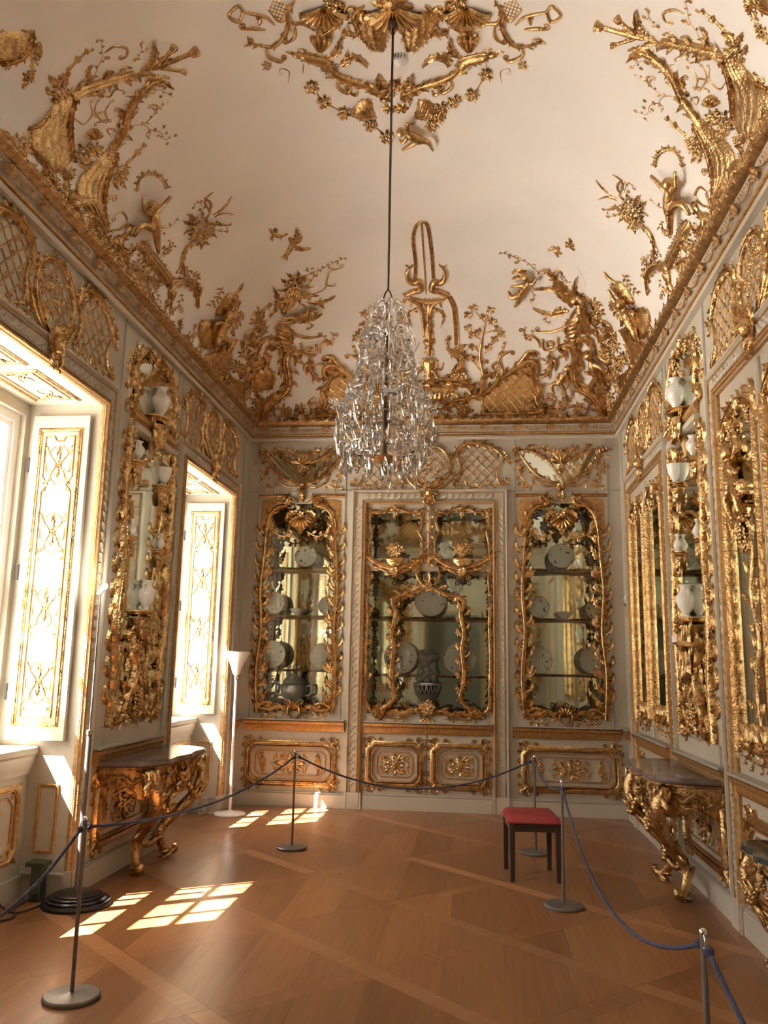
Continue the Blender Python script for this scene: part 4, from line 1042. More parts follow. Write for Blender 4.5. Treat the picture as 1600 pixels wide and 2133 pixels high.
def wing_mirror(surf, uc, root):
    """bat-wing shaped looking glass in a leafy frame above a niche"""
    half = [(0, 3.985), (.13, 4.01), (.30, 4.12), (.42, 4.26), (.50, 4.40), (.36, 4.385), (.22, 4.31), (.10, 4.27), (0, 4.30)]
    pts = [(uc + a, b) for a, b in half] + [(uc - a, b) for a, b in reversed(half[1:-1])]
    P, N = surf.pts(pts); n = len(P); P = P + N * .006
    tri = tessellate_polygon([[Vector((p[0], p[1], 0)) for p in pts]])
    MB().add(P, [tuple(t) for t in tri]).build('looking_glass', MIRROR, root)
    for s_ in (-1, 1):
        g = lambda *q: [(uc + s_ * a, b) for a, b in q]; o = Orn(surf, root, GOLD, seed=4)
        o.sweep(g((0, 3.975), (.13, 4.00), (.30, 4.10), (.43, 4.25), (.53, 4.42)), .024, .035, name='frame_scroll', prof=PR_RIDGE, curl=(0, -s_), cr=.03)
        o.sweep(g((.51, 4.41), (.36, 4.395), (.22, 4.32), (.10, 4.275), (0, 4.30)), .022, .035, name='frame_scroll', prof=PR_RIDGE, taper=(.4, 1))
        o.leaf(g((.10, 4.33))[0], g((.24, 4.43))[0], .03, bend=.2 * s_, name='acanthus_leaf'); o.leaf(g((.28, 4.38))[0], g((.40, 4.47))[0], .03, bend=.2 * s_, name='acanthus_leaf')
        for q in ((.07, 4.33), (.14, 4.37), (.2, 4.36)): o.leaf(g(q)[0], g((q[0] + .02, q[1] + .11))[0], .022, name='leaf')
        o.branch(g((.50, 4.30), (.53, 4.18), (.50, 4.08), (.42, 3.98)), .010, 7, .07, .022, 3, .03); o.bouquet(g((.50, 4.17))[0], .045, 6, .026)
        o.branch(g((.30, 3.98), (.42, 3.93), (.54, 3.95)), .010, 5, .06, .02); o.branch(g((.48, 4.44), (.55, 4.36), (.58, 4.26)), .008, 5, .06, .018)
        o.sweep(g((.06, 3.94), (.2, 3.945), (.34, 4.02)), .016, .03, curl=(0, s_), cr=.025)
    o = Orn(surf, root, GOLD); o.lift = .02; o.shell((uc, 4.22), .14, 20, 160, 5, h=.35, name='crest_shell'); o.leaf((uc, 4.24), (uc, 4.10), .05, h=.05, name='acanthus_leaf'); o.leaf((uc, 3.99), (uc, 3.88), .06, h=.06, name='acanthus_leaf')
    for k in range(5): a = math.radians(50 + 20 * k); o.leaf((uc, 4.28), (uc + .16 * math.cos(a), 4.28 + .15 * math.sin(a)), .022, name='leaf')
NICHES = []
for h, lab in ((NB_L, 'left'), (NB_R, 'right')):
    uc = (h[0] + h[1]) / 2
    root = empty('display_niche', (uc, YB, h[2]), 'mirror lined display niche of the back wall, %s of the central cabinet' % lab, 'display niche')
    niche_box(h, .34, root); palm_frame(BACK, h[0], h[1], h[2], h[3], root)
    for z in (2.285, 1.61): shelf(root, h[0] + .005, h[1] - .005, z)
    shelf(root, h[0] + .005, h[1] - .005, 2.895)
    wr = empty('wing_mirror', (uc, YB, 3.98), 'bat wing shaped looking glass in gilt leaves above the %s display niche' % lab, 'mirror')
    wing_mirror(BACK, uc, wr)

# ---- central cabinet
root = empty('mirrored_cabinet', (XC, YB, 1.0), 'mirrored double door cabinet with gilded rocaille frames in the back wall', 'cabinet')
for h in (UP_L, UP_R): niche_box(h, .30, root)
niche_box(LOW_C, .36, root); shelf(root, LOW_C[0] + .005, LOW_C[1] - .005, 2.283, .34); shelf(root, LOW_C[0] + .005, LOW_C[1] - .005, 1.573, .34)
mould(BACK, [(XC, .02), (XC, 1.10)], flat(.007, .003)).build('door_joint', BLACK, root); mould(BACK, [(XC, 3.02), (XC, 3.715)], bead(.05, .03)).build('meeting_stile', WHITEB, root)
for s_ in (-1, 1):
    g = lambda *q: [(XC + s_ * a, b) for a, b in q]; o = Orn(BACK, root, GOLD, seed=20 + s_)
    # upper frame
    o.sweep(g((.09, 3.05), (.075, 3.25), (.12, 3.36), (.09, 3.50), (.115, 3.61)), .022, .04, name='upper_frame', prof=PR_RIDGE, taper=(.7, .7))
    o.sweep(g((.76, 3.05), (.745, 3.25), (.73, 3.36), (.75, 3.50), (.735, 3.61)), .022, .04, name='upper_frame', prof=PR_RIDGE, taper=(.7, .7))
    o.sweep(g((.11, 3.62), (.22, 3.60), (.34, 3.645), (.42, 3.66), (.50, 3.645), (.62, 3.60), (.74, 3.62)), .024, .04, name='upper_frame', prof=PR_RIDGE, taper=(.7, .7))
    o.shell(g((.42, 3.60))[0], .085, 30, 150, 5, h=.4, name='frame_shell'); o.leaf(g((.42, 3.62))[0], g((.42, 3.53))[0], .035, h=.04, name='leaf')
    for q, d in (((.12, 3.60), (-.05, .06)), ((.73, 3.60), (.05, .06)), ((.3, 3.63), (.08, .04)), ((.54, 3.63), (-.08, .04))): o.leaf(g(q)[0], g((q[0] + d[0], q[1] + d[1]))[0], .03, h=.04, name='leaf')
    o.bouquet(g((.12, 3.59))[0], .04, 5, .025); o.bouquet(g((.735, 3.59))[0], .04, 5, .025)
    # cross frame with a basket of fruit
    o.sweep(g((.06, 3.06), (.14, 2.99), (.27, 2.93), (.42, 2.90), (.57, 2.93), (.70, 2.99), (.78, 3.06)), .036, .05, name='cross_frame', prof=PR_RIDGE, curl=(s_, -s_), cr=.035, taper=(.6, .6))
    o.sweep(g((.10, 2.93), (.27, 2.87), (.36, 2.82)), .02, .035, name='cross_scroll', curl=(0, -s_), cr=.03); o.sweep(g((.74, 2.93), (.57, 2.87), (.48, 2.82)), .02, .035, name='cross_scroll', curl=(0, s_), cr=.03)
    o.lift = .04; o.bouquet(g((.42, 3.13))[0], .10, 16, .038, name='fruit_basket_crown', asp=.7)
    o.loft(g((.30, 3.04), (.32, 2.96), (.38, 2.90)), g((.54, 3.04), (.52, 2.96), (.46, 2.90)), .05, ribs=0, cross=4, name='basket', nu=12, nv=12); o.leaf(g((.42, 2.92))[0], g((.42, 2.77))[0], .06, h=.06, name='acanthus_leaf'); o.lift = 0
    for a in (-1, 1): o.leaf(g((.42 + a * .08, 2.94))[0], g((.42 + a * .20, 2.84))[0], .04, bend=.2 * a * s_, h=.05, name='acanthus_leaf')
    # outer stile of the lower frame
    o.sweep(g((.77, 2.93), (.745, 2.78), (.765, 2.5), (.755, 2.2), (.765, 1.8), (.755, 1.4), (.745, 1.22), (.66, 1.13), (.56, 1.16)), .024, .045, name='outer_frame', prof=PR_RIDGE, taper=(.6, .6), curl=(0, s_), cr=.04)
    for z in (2.72, 2.3, 1.9, 1.5): o.leaf(g((.76, z))[0], g((.775, z - .14))[0], .03, bend=.2, h=.05, name='leaf'); o.leaf(g((.75, z + .03))[0], g((.72, z + .13))[0], .026, bend=-.2, h=.04, name='leaf')
    # peaked stem down to the inner arch
    o.sweep(g((.10, 2.95), (.14, 2.83), (.09, 2.72), (.03, 2.66)), .026, .045, name='stem_scroll', prof=PR_RIDGE, curl=(-s_, 0), cr=.04)
    o.sweep(g((.0, 2.67), (.10, 2.63), (.22, 2.57), (.36, 2.55), (.44, 2.47), (.40, 2.33), (.445, 2.1), (.42, 1.9), (.445, 1.6), (.42, 1.42), (.40, 1.30), (.52, 1.18), (.56, 1.12)), .028, .05, name='inner_arch', prof=PR_RIDGE, taper=(1, .7), curl=(0, s_), cr=.04)
    z = 2.40; k = 0
    while z > 1.35:
        sd = 1 if k % 2 else -1; o.leaf(g((.43, z))[0], g((.43 + sd * .07, z + .11))[0], .028, bend=-.2 * sd * s_, h=.04, name='vine_leaf'); z -= .085; k += 1
    o.leaf(g((.12, 2.63))[0], g((.26, 2.66))[0], .03, bend=.2 * s_, h=.04, name='leaf'); o.leaf(g((.26, 2.56))[0], g((.34, 2.46))[0], .03, bend=.2 * s_, h=.04, name='leaf'); o.flower(g((.43, 2.50))[0], .04, h=.7)
    # foot
    o.sweep(g((.08, 1.12), (.18, 1.16), (.30, 1.11), (.42, 1.14), (.56, 1.10)), .034, .05, name='foot_scroll', prof=PR_RIDGE, curl=(-s_, s_), cr=.04)
    o.bouquet(g((.55, 1.17))[0], .05, 6, .03); o.leaf(g((.15, 1.14))[0], g((.28, 1.20))[0], .035, h=.05, name='leaf')
    o.branch(g((.66, 1.08), (.45, 1.06), (.2, 1.065)), .009, 7, .05, .018)
o = Orn(BACK, root, GOLD, seed=31); o.lift = .03
o.leaf((XC, 2.70), (XC, 2.86), .04, h=.05, name='acanthus_leaf'); o.bouquet((XC, 2.66), .05, 6, .03); o.bouquet((XC, 1.20), .085, 12, .034, asp=.8); o.shell((XC, 1.10), .12, 210, 330, 5, h=.3, name='foot_shell')
o.branch([(XC, 3.66), (XC, 3.45), (XC, 3.25), (XC, 3.05), (XC, 2.9)], .010, 12, .06, .02, 5, .022, name='stile_garland')
for u in (XC + .035,): MB().tube([(u, YB - .002, .60), (u, YB - .006, .60)], .012, 8).build('keyhole', BLACK, root)
for z in (2.5, 1.4, 3.3):
    for u in (.165, -1.345): MB().tube([(u, YB - .035, z - .05), (u, YB - .035, z + .05)], .01, 6).build('hinge', IRON, root)

# ---- piers of the side walls: looking glass between palm posts, brackets, a pedestal relief
def pier(surf, sx, where):
    uc, hw = 7.13, .50; X = surf.val
    P, N = surf.pts([(uc, 1.1)]); root = empty('pier_mirror', P[0], 'tall pier glass with gilded palm posts and brackets on ' + where, 'mirror', 'pier mirrors')
    for (z0, z1) in ((1.20, 3.72), (3.86, 4.44)):
        Q, N = surf.pts(rect(uc - hw, uc + hw, z0, z1)); MB().add(Q + N * .006, [(0, 1, 2, 3)]).build('looking_glass', MIRROR, root)
    mould(surf, [(uc - .62, 1.09), (uc + .62, 1.09)], flat(.14, .02)).build('socle_board', WHITEB, root)
    mould(surf, [(uc - hw, 3.79), (uc + hw, 3.79)], ogee(.12, .05)).build('gilded_transom', GOLDM, root)
    mould(surf, [(uc - hw, 3.70), (uc + hw, 3.70)], flat(.05, .05)).build('white_transom', WHITEB, root)
    for s_ in (-1, 1):
        g = lambda *q: [(uc + s_ * a, b) for a, b in q]; o = Orn(surf, root, GOLD, seed=40 + s_)
        o.sweep(g((hw + .02, 1.17), (hw - .02, 1.6), (hw + .05, 2.1), (hw - .01, 2.6), (hw + .04, 3.1), (hw + .01, 3.68)), .034, .055, name='palm_post', prof=PR_RIDGE, taper=(1, .8))
        z = 1.25; k = 0
        while z < 3.65:
            sd = 1 if k % 2 else -1; o.leaf(g((hw + .02, z))[0], g((hw + .02 + sd * .10, z + .15))[0], .034, bend=-.25 * sd * s_, h=.05, name='palm_leaf'); z += .105; k += 1
        for z in (1.5, 1.95, 2.45, 3.0, 3.3): o.bouquet(g((hw - .02, z))[0], .045, 5, .026)
        o.sweep(g((hw + .02, 3.84), (hw - .06, 4.0), (hw + .02, 4.15), (hw - .1, 4.33), (.22, 4.45), (.05, 4.42)), .03, .045, name='head_scroll', prof=PR_RIDGE, curl=(s_, -s_), cr=.04)
        o.branch(g((hw + .05, 3.9), (hw + .09, 4.1), (hw + .04, 4.3), (.3, 4.48)), .012, 9, .085, .025, 5, .035)
        for z in (3.95, 4.12, 4.3): o.leaf(g((hw, z))[0], g((hw - .14, z + .08))[0], .035, bend=.25 * s_, h=.05, name='acanthus_leaf')
        o.bouquet(g((hw - .02, 4.3))[0], .06, 7, .034); o.bouquet(g((.22, 4.42))[0], .06, 7, .034)
        o.bouquet(g((.44, 3.79))[0], .04, 5, .025)
        # base foliage
        for k in range(6): a = math.radians(35 + 22 * k); c = g((.12 + .06 * k, 1.22))[0]; o.leaf(c, (c[0] + s_ * .13 * math.cos(a), c[1] + .17 * math.sin(a)), .034, bend=.2 * s_, h=.05, name='acanthus_leaf')
        o.sweep(g((.04, 1.2), (.2, 1.24), (.34, 1.19), (hw, 1.22)), .028, .045, name='foot_scroll', prof=PR_RIDGE, curl=(-s_, 0), cr=.04)
    # pedestal relief below the central bracket
    o = Orn(surf, root, GOLD, seed=47); o.lift = .01
    for s_ in (-1, 1):
        g = lambda *q: [(uc + s_ * a, b) for a, b in q]
        o.sweep(g((.16, 1.90), (.17, 1.78), (.10, 1.66), (.13, 1.5), (.22, 1.38), (.20, 1.25)), .03, .06, name='pedestal_scroll', prof=PR_RIDGE, curl=(-s_, s_), cr=.045)
        o.sweep(g((.06, 1.88), (.05, 1.7), (.07, 1.5), (.05, 1.3)), .018, .05, name='pedestal_flute', prof=PR_ROUND)
        o.leaf(g((.1, 1.72))[0], g((.24, 1.62))[0], .04, bend=.2 * s_, h=.05, name='acanthus_leaf'); o.leaf(g((.12, 1.45))[0], g((.28, 1.52))[0], .04, bend=-.2 * s_, h=.05, name='acanthus_leaf'); o.leaf(g((.06, 1.3))[0], g((.2, 1.4))[0], .05, bend=-.2 * s_, h=.05, name='acanthus_leaf')
    o.bouquet((uc, 1.82), .09, 10, .04); o.bouquet((uc, 1.6), .08, 9, .035); o.bouquet((uc, 1.38), .12, 14, .045); o.leaf((uc, 1.75), (uc, 1.5), .06, h=.06, name='acanthus_leaf')
    return root
def bracket(surf, u, z, r, where, name='wall_bracket', fancy=True):
    """half-round console shelf on a leafy corbel; its flat top at height z"""
    P, N = surf.pts([(u, z)]); P, N = P[0], N[0]; root = empty(name, (P[0], P[1], z), 'gilded leaf bracket ' + where, 'bracket', 'wall brackets of the pier mirrors')
    A = np.cross(N, (0, 0, 1)); n = 14
    def half(r, z, k=1.0): return [P + A * r * math.cos(t) + N * r * k * math.sin(t) + np.array([0, 0, z]) - np.array([0, 0, 0]) for t in np.linspace(0, PI, n + 1)]
    mb = MB(); prof = [(r, 0), (r * 1.02, -.012), (r * .86, -.022), (r * .9, -.034), (r * .66, -.05)] 
    V = []; 
    for q, h in prof: V += half(q, h)
    F = [(j * (n + 1) + k, j * (n + 1) + k + 1, (j + 1) * (n + 1) + k + 1, (j + 1) * (n + 1) + k) for j in range(len(prof) - 1) for k in range(n)] + [tuple(range(n + 1))]
    mb.add(V, F); mb.build('bracket_top', GOLD, root, smooth=40)
    mb = MB(); V = []; pr = [(r * .7, -.05), (r * .55, -.10), (r * .34, -.16), (r * .2, -.24), (.006, -.30)]
    for q, h in pr: V += half(q, h * (r / .1) ** .8)
    mb.add(V, [(j * (n + 1) + k, j * (n + 1) + k + 1, (j + 1) * (n + 1) + k + 1, (j + 1) * (n + 1) + k) for j in range(len(pr) - 1) for k in range(n)]); mb.build('corbel', GOLDM, root, smooth=40)
    o = Orn(surf, root, GOLD, seed=int(u * 100)); o.lift = r * .45
    for s_ in (-1, 0, 1): o.leaf((u + s_ * r * .5, z - .06), (u + s_ * r * .15, z - .06 - r * 1.5), r * .32, bend=.2 * s_, h=r * .35, name='acanthus_leaf')
    for s_ in (-1, 1): o.sweep([(u + s_ * r * .8, z - .06), (u + s_ * r * .6, z - .06 - r * .8), (u + s_ * r * .1, z - .06 - r * 1.6)], r * .12, curl=(-s_, 0), cr=r * .22, name='bracket_scroll')
    return root
def vase_prof(h, kind):
    if kind == 'urn': q = [(.0, 0), (.17, 0), (.18, .03), (.09, .07), (.10, .12), (.24, .32), (.31, .52), (.30, .64), (.20, .76), (.15, .82), (.15, .92), (.21, .99), (.19, 1.0), (.13, .93)]
    elif kind == 'bowl': q = [(0, 0), (.16, 0), (.17, .05), (.11, .12), (.16, .2), (.34, .5), (.40, .85), (.42, 1.0), (.39, 1.0), (.3, .6)]
    else: q = [(0, 0), (.18, 0), (.19, .03), (.13, .07), (.24, .25), (.27, .38), (.18, .58), (.09, .72), (.08, .85), (.15, .98), (.14, 1.0), (.06, .88)]
    return [(r * h, z * h) for r, z in q]
def vase(loc, h, kind, label, mat=None, group=None):
    root = empty('porcelain_vase', loc, label, 'vase', group); MB().lathe(loc, vase_prof(h, kind), 24).build('vase_body', mat or PORC, root, smooth=60)
    if kind == 'urn':
        for s_ in (-1, 1): MB().tube(catmull([(loc[0], loc[1] + s_ * h * .17, loc[2] + h * .85), (loc[0], loc[1] + s_ * h * .30, loc[2] + h * .82), (loc[0], loc[1] + s_ * h * .31, loc[2] + h * .68), (loc[0], loc[1] + s_ * h * .26, loc[2] + h * .62)], 5), h * .03, 6).build('handle', mat or PORC, root, smooth=60)
    return root
for surf, sx, wn_ in ((LEFT, 1, 'the left wall'), (RIGHT, -1, 'the right wall')):
    pier(surf, sx, wn_); X = surf.val; uc = 7.13
    for u, z, r, kind, h, tagl in ((uc, 2.13, .135, 'urn', .27, 'at mid height'), (uc, 3.90, .15, 'urn', .29, 'topmost'), (uc + .31, 2.72, .07, 'bottle', .15, 'low, back post'), (uc - .36, 2.74, .07, 'bottle', .15, 'low, near post'), (uc + .27, 3.32, .085, 'bowl', .17, 'high, back post'), (uc - .36, 3.40, .085, 'urn', .18, 'high, near post')):
        bracket(surf, u, z, r, '%s of the pier glass on %s' % (tagl, wn_))
        vase((X + sx * r * .42, u, z), h, kind, 'white %s on the bracket %s of the pier glass, %s' % ({'urn': 'porcelain vase', 'bottle': 'bottle vase', 'bowl': 'porcelain cup'}[kind], tagl, wn_), group='vases on the wall brackets')
# the lower half of the central bracket carries a small white card on the right wall
tag(MB().box(XR - .165, XR - .16, 7.05, 7.21, 1.93, 1.985).build('label_card', CARD), 'small white card leaning on the gilded bracket of the right wall', 'card')
bracket(RIGHT, 7.13, 1.925, .17, 'under the white card on the right wall')
for sf, sx, w_ in ((RIGHT, -1, 'right'),):
    bracket(sf, 10.02, 2.46, .06, 'in the back corner of the right wall'); vase((XR - .03, 10.02, 2.46), .14, 'bottle', 'tiny white bottle vase on the bracket in the back right corner', group='vases on the wall brackets')

# ---- mirrored bays of the right wall
def mirror_bay(y0, y1, where, near):
    yc = (y0 + y1) / 2; root = empty('mirrored_door', (XR, yc, 1.0), 'double mirrored door with gilded frames in ' + where, 'door')
    for s_ in (-1, 1):
        g = lambda *q: [(yc + s_ * a, b) for a, b in q]; a0, a1 = .05, (y1 - y0) / 2 - .04; am = (a0 + a1) / 2
        lf = MB(); P, N = RIGHT.pts(rect(*sorted((yc + s_ * a0, yc + s_ * a1)), 1.2, 3.42)); MB().add(P + N * .008, [(0, 1, 2, 3)]).build('looking_glass', MIRROR, root)
        o = Orn(RIGHT, root, GOLD, seed=60 + s_)
        for a in (a0 + .035, a1 - .035):
            mould(RIGHT, g((a, 1.22), (a, 3.32)), ogee(.085, .055)).build('fluted_stile', GOLD, root, smooth=40)
            z = 1.4; k = 0
            while z < 3.2 and near: o.leaf(g((a, z))[0], g((a + (.06 if k % 2 else -.06), z + .13))[0], .028, bend=.2, h=.06, name='vine_leaf'); z += .12; k += 1
        o.sweep(g((a0 + .03, 3.30), (a0 + .10, 3.42), (am, 3.50), (a1 - .10, 3.42), (a1 - .03, 3.30)), .035, .05, name='head_scroll', prof=PR_RIDGE, curl=(-s_, s_), cr=.04)
        o.shell(g((am, 3.40))[0], .14, 30, 150, 5, h=.35, name='head_shell')
        for q in (-.25, -.15, .15, .25): o.leaf(g((am + q, 3.40))[0], g((am + q * 1.2, 3.56))[0], .035, bend=.2, h=.05, name='acanthus_leaf')
        o.bouquet(g((am - .2, 3.38))[0], .06, 6, .033); o.bouquet(g((am + .2, 3.38))[0], .06, 6, .033)
        o.sweep(g((a0 + .03, 1.26), (am - .12, 1.20), (am, 1.25), (am + .12, 1.20), (a1 - .03, 1.26)), .03, .045, name='foot_scroll', prof=PR_RIDGE, curl=(s_, -s_), cr=.04)
        for q in (-.28, -.18, -.08, .08, .18, .28): o.leaf(g((am + q, 1.18))[0], g((am + q * 1.1, 1.36))[0], .03, bend=.2, h=.045, name='acanthus_leaf')
        o.branch(g((a0 + .03, 1.15), (am, 1.12), (a1 - .03, 1.15)), .010, 9, .06, .02)
    mould(RIGHT, [(yc, 1.04), (yc, 3.66)], bead(.05, .03)).build('meeting_stile', WHITEB, root)
    if near:
        o = Orn(RIGHT, root, GOLD, seed=71); u = y1 - .36
        o.sweep([(u, 2.95), (u + .08, 3.08), (u - .06, 3.2), (u + .05, 3.33)], .03, .06, name='crest_scroll', prof=PR_RIDGE, curl=(1, 1), cr=.05); o.shell((u - .02, 2.78), .2, 20, 160, 7, h=.35, name='crest_shell')
        o.branch([(u - .16, 1.3), (u - .1, 1.6), (u - .2, 1.9), (u - .1, 2.2), (u - .18, 2.5), (u - .05, 2.75)], .022, 18, .12, .035, 8, .045, name='climbing_vine'); o.bouquet((u - .05, 2.62), .11, 12, .045); o.bouquet((u + .1, 2.9), .09, 9, .04)
        for k in range(5): a = math.radians(200 + 35 * k); o.leaf((u, 2.85), (u + .2 * math.cos(a), 2.85 + .22 * math.sin(a)), .05, bend=.2, h=.06, name='acanthus_leaf')
        putto(RIGHT, root, dict(head=(u + .03, 3.17), neck=(u + .02, 3.09), hip=(u - .02, 2.93), lhand=(u + .12, 3.2), rhand=(u - .12, 3.0), lfoot=(u + .05, 2.72), lknee=(u + .09, 2.84), rfoot=(u - .1, 2.74), rknee=(u - .1, 2.86)), lift=.02)
mirror_bay(7.97, 9.71, 'the bay nearest the back wall', False); mirror_bay(4.36, 6.10, 'the bay behind the green marble console', True)
# ================================================================== STUCCO RELIEFS OF THE VAULT (traced in photo pixels, laid on the vault)
class K:
    """a crop of the photograph: offsets and scale"""
    def __init__(s, ox, oy, k): s.o = np.array([ox, oy], float); s.k = k
    def __call__(s, *q): return [tuple(s.o + np.array(p, float) * s.k) for p in q]
    def p(s, x, y): return tuple(s.o + np.array([x, y], float) * s.k)
def relief(name, px, label, cat='relief', group=None):
    P, N = VAULT.pts([px]); return empty(name, P[0], label, cat, group)
def vo(root, seed=1, mat=None): return Orn(VAULT, root, mat or GOLD, seed)
def trumpet(o, p, q, r):
    """slender horn from p flaring into a ribbed bell at q"""
    def f(o):
        o.sweep([p, ((p[0] * 2 + q[0]) / 3, (p[1] * 2 + q[1]) / 3), q], r * .38, taper=(.5, 1)); d = np.array(q) - np.array(p); d = d / np.linalg.norm(d); e = np.array([-d[1], d[0]])
        o.loft([tuple(np.array(q) - e * r * .35 - d * r * .6), tuple(np.array(q) - e * r * .9 + d * r * .9)], [tuple(np.array(q) + e * r * .35 - d * r * .6), tuple(np.array(q) + e * r * .9 + d * r * .9)], r * .7, ribs=4, nu=6, nv=12)
        o.leaf(p, tuple(np.array(p) + (np.array(q) - np.array(p)) * .5 + e * r * .5), r * .35, lobes=2)
    o.group('trumpet_flower', f)
def tendril(o, pts, w=1.2, flowers=(), leaves=6, ll=6, fr=4.2, curl=(0, 0)):
    def f(o):
        o.branch(pts, w, leaves, ll, ll * .3, curl=curl)
        for q in flowers: o.flower(q, fr, h=.7)
    o.group('flower_tendril', f)

# ---------- relief over the right wall (and its twin over the windows)
k4 = K(1150, 0, .2907)
root = relief('vault_relief', k4.p(1250, 700), 'gilded rocaille relief with trumpet flowers over the right wall'); o = vo(root, 11)
o.loft(k4((1190, 380), (1255, 500), (1292, 640), (1300, 780), (1310, 900), (1380, 990)), k4((1340, 420), (1440, 570), (1540, 660), (1545, 800), (1490, 930), (1440, 1010)), 9, ribs=5, nu=30, nv=20)
o.sweep(k4((1185, 400), (1250, 500), (1288, 640), (1298, 780), (1300, 880)), 4, 8, prof=PR_RIDGE, name='rim_scroll')
o.sweep(k4((1400, 500), (1470, 600), (1560, 640)), 4, 7, prof=PR_RIDGE, name='rim_scroll'); o.sweep(k4((1560, 770), (1500, 880), (1480, 960), (1510, 1010)), 4, 7, prof=PR_RIDGE, name='rim_scroll')
for p, q in (((1300, 300), (1370, 230)), ((1310, 330), (1250, 230)), ((1350, 380), (1400, 320)), ((1250, 320), (1230, 230)), ((1300, 420), (1390, 420))): o.leaf(k4.p(*p), k4.p(*q), 6, bend=.2, h=7, name='acanthus_leaf')
o.bouquet(k4.p(1300, 370), 16, 9, 7)
trumpet(o, k4.p(1250, 230), k4.p(1160, 140), 10); trumpet(o, k4.p(1180, 160), k4.p(1085, 85), 8)
o.sweep(k4((1240, 420), (1160, 370), (1060, 345), (960, 320), (880, 305), (790, 285)), 9, 10, name='horn_stem', prof=PR_RIDGE, taper=(1, .5))
for t in ((1120, 400, 1060, 440), (1050, 380, 1040, 440), (960, 350, 930, 395), (880, 340, 830, 380), (800, 300, 760, 360), (1000, 330, 930, 260), (880, 300, 800, 240), (1100, 340, 1070, 270)): o.leaf(k4.p(*t[:2]), k4.p(*t[2:]), 5, bend=.25, h=6, name='acanthus_leaf')
o.leaf(k4.p(760, 290), k4.p(605, 75), 10, bend=-.22, h=9, lobes=6, name='acanthus_leaf'); o.leaf(k4.p(780, 300), k4.p(650, 320), 6, h=6, name='acanthus_leaf')
trumpet(o, k4.p(660, 280), k4.p(345, 190), 15); trumpet(o, k4.p(620, 270), k4.p(480, 145), 12); trumpet(o, k4.p(610, 275), k4.p(450, 320), 10)
o.sweep(k4((960, 110), (880, 70), (800, 95), (810, 150), (850, 175)), 3.2, curl=(0, 1), cr=4)
tendril(o, k4((1080, 320), (1030, 220), (980, 140), (970, 60), (940, 0)), 1.3, k4((960, 150), (1040, 75), (990, 10), (940, 150)), 6, 7)
tendril(o, k4((760, 200), (720, 160), (690, 110), (680, 40)), 1.2, k4((660, 120), (760, 190), (690, 75)), 5, 6); o.leaf(k4.p(1080, 310), k4.p(1065, 190), 6, bend=.25, name='leaf'); o.leaf(k4.p(930, 250), k4.p(990, 260), 6, bend=.3, name='leaf')
# second horn
o.loft(k4((1000, 850), (1070, 980), (1125, 1120), (1158, 1260), (1160, 1400), (1140, 1490)), k4((1080, 850), (1210, 980), (1300, 1090), (1300, 1220), (1240, 1360), (1180, 1500)), 9, ribs=5, nu=30, nv=20)
o.sweep(k4((1010, 880), (1075, 990), (1130, 1130), (1162, 1290), (1150, 1480)), 4, 8, prof=PR_RIDGE, name='rim_scroll')
o.sweep(k4((1170, 1500), (1200, 1400), (1250, 1360), (1280, 1440)), 4.5, 7, curl=(0, 1), cr=7, name='rim_scroll')
o.sweep(k4((1080, 900), (1000, 790), (935, 690), (880, 570), (800, 470), (700, 395), (600, 360)), 8, 9, name='horn_stem', prof=PR_RIDGE, taper=(1, .45))
o.leaf(k4.p(760, 440), k4.p(545, 430), 10, bend=.35, h=8, lobes=6, name='acanthus_leaf'); o.leaf(k4.p(700, 400), k4.p(555, 350), 6, bend=.15, h=6, name='acanthus_leaf')
for t in ((880, 560, 770, 510), (840, 500, 700, 450), (900, 640, 940, 550), (960, 690, 965, 650), (980, 770, 900, 800), (960, 730, 880, 690), (930, 640, 870, 610)): o.leaf(k4.p(*t[:2]), k4.p(*t[2:]), 5, bend=.25, h=6, name='acanthus_leaf')
tendril(o, k4((940, 730), (860, 690), (790, 700), (765, 760), (800, 785), (770, 740), (700, 760), (680, 820), (600, 800)), 1.2, k4((665, 720), (670, 850), (720, 785), (730, 740), (600, 795), (660, 770)), 8, 6)
tendril(o, k4((800, 690), (720, 630), (690, 580), (600, 550)), 1.6, (), 6, 7, curl=(0, -1)); tendril(o, k4((880, 460), (760, 470), (640, 440), (550, 510)), 1.1, k4((600, 430), (640, 490), (570, 480), (680, 450), (740, 480)), 6, 6)
o.sweep(k4((700, 620), (680, 560), (720, 545)), 2.6, curl=(0, -1), cr=4); o.sweep(k4((960, 640), (920, 580), (950, 540)), 3, curl=(0, -1), cr=4)
for pts in (((980, 480), (1040, 560), (1030, 640)), ((1080, 470), (1110, 560), (1060, 650)), ((1130, 480), (1130, 570), (1200, 640), (1245, 590)), ((1040, 560), (1110, 570)), ((1030, 620), (1120, 640)), ((1000, 700), (1050, 700), (1040, 750)), ((880, 420), (940, 400), (990, 450), (1040, 430))): o.sweep(k4(*pts), 2.4, name='strapwork', curl=(1, -1), cr=3)
o.shell(k4.p(1165, 770), 24, 20, 160, 7, h=.5, name='mushroom_shell'); o.bouquet(k4.p(1210, 850), 16, 9, 7); o.bouquet(k4.p(1150, 840), 12, 7, 6); o.bouquet(k4.p(1250, 920), 12, 7, 6)
trumpet(o, k4.p(985, 1000), k4.p(885, 900), 9); trumpet(o, k4.p(930, 950), k4.p(830, 850), 7); o.bouquet(k4.p(1030, 1030), 17, 11, 7); o.leaf(k4.p(1040, 1060), k4.p(1010, 1160), 6, name='leaf'); o.leaf(k4.p(1070, 1070), k4.p(1060, 1160), 6, name='leaf'); o.leaf(k4.p(1030, 960), k4.p(1050, 860), 6, name='leaf')
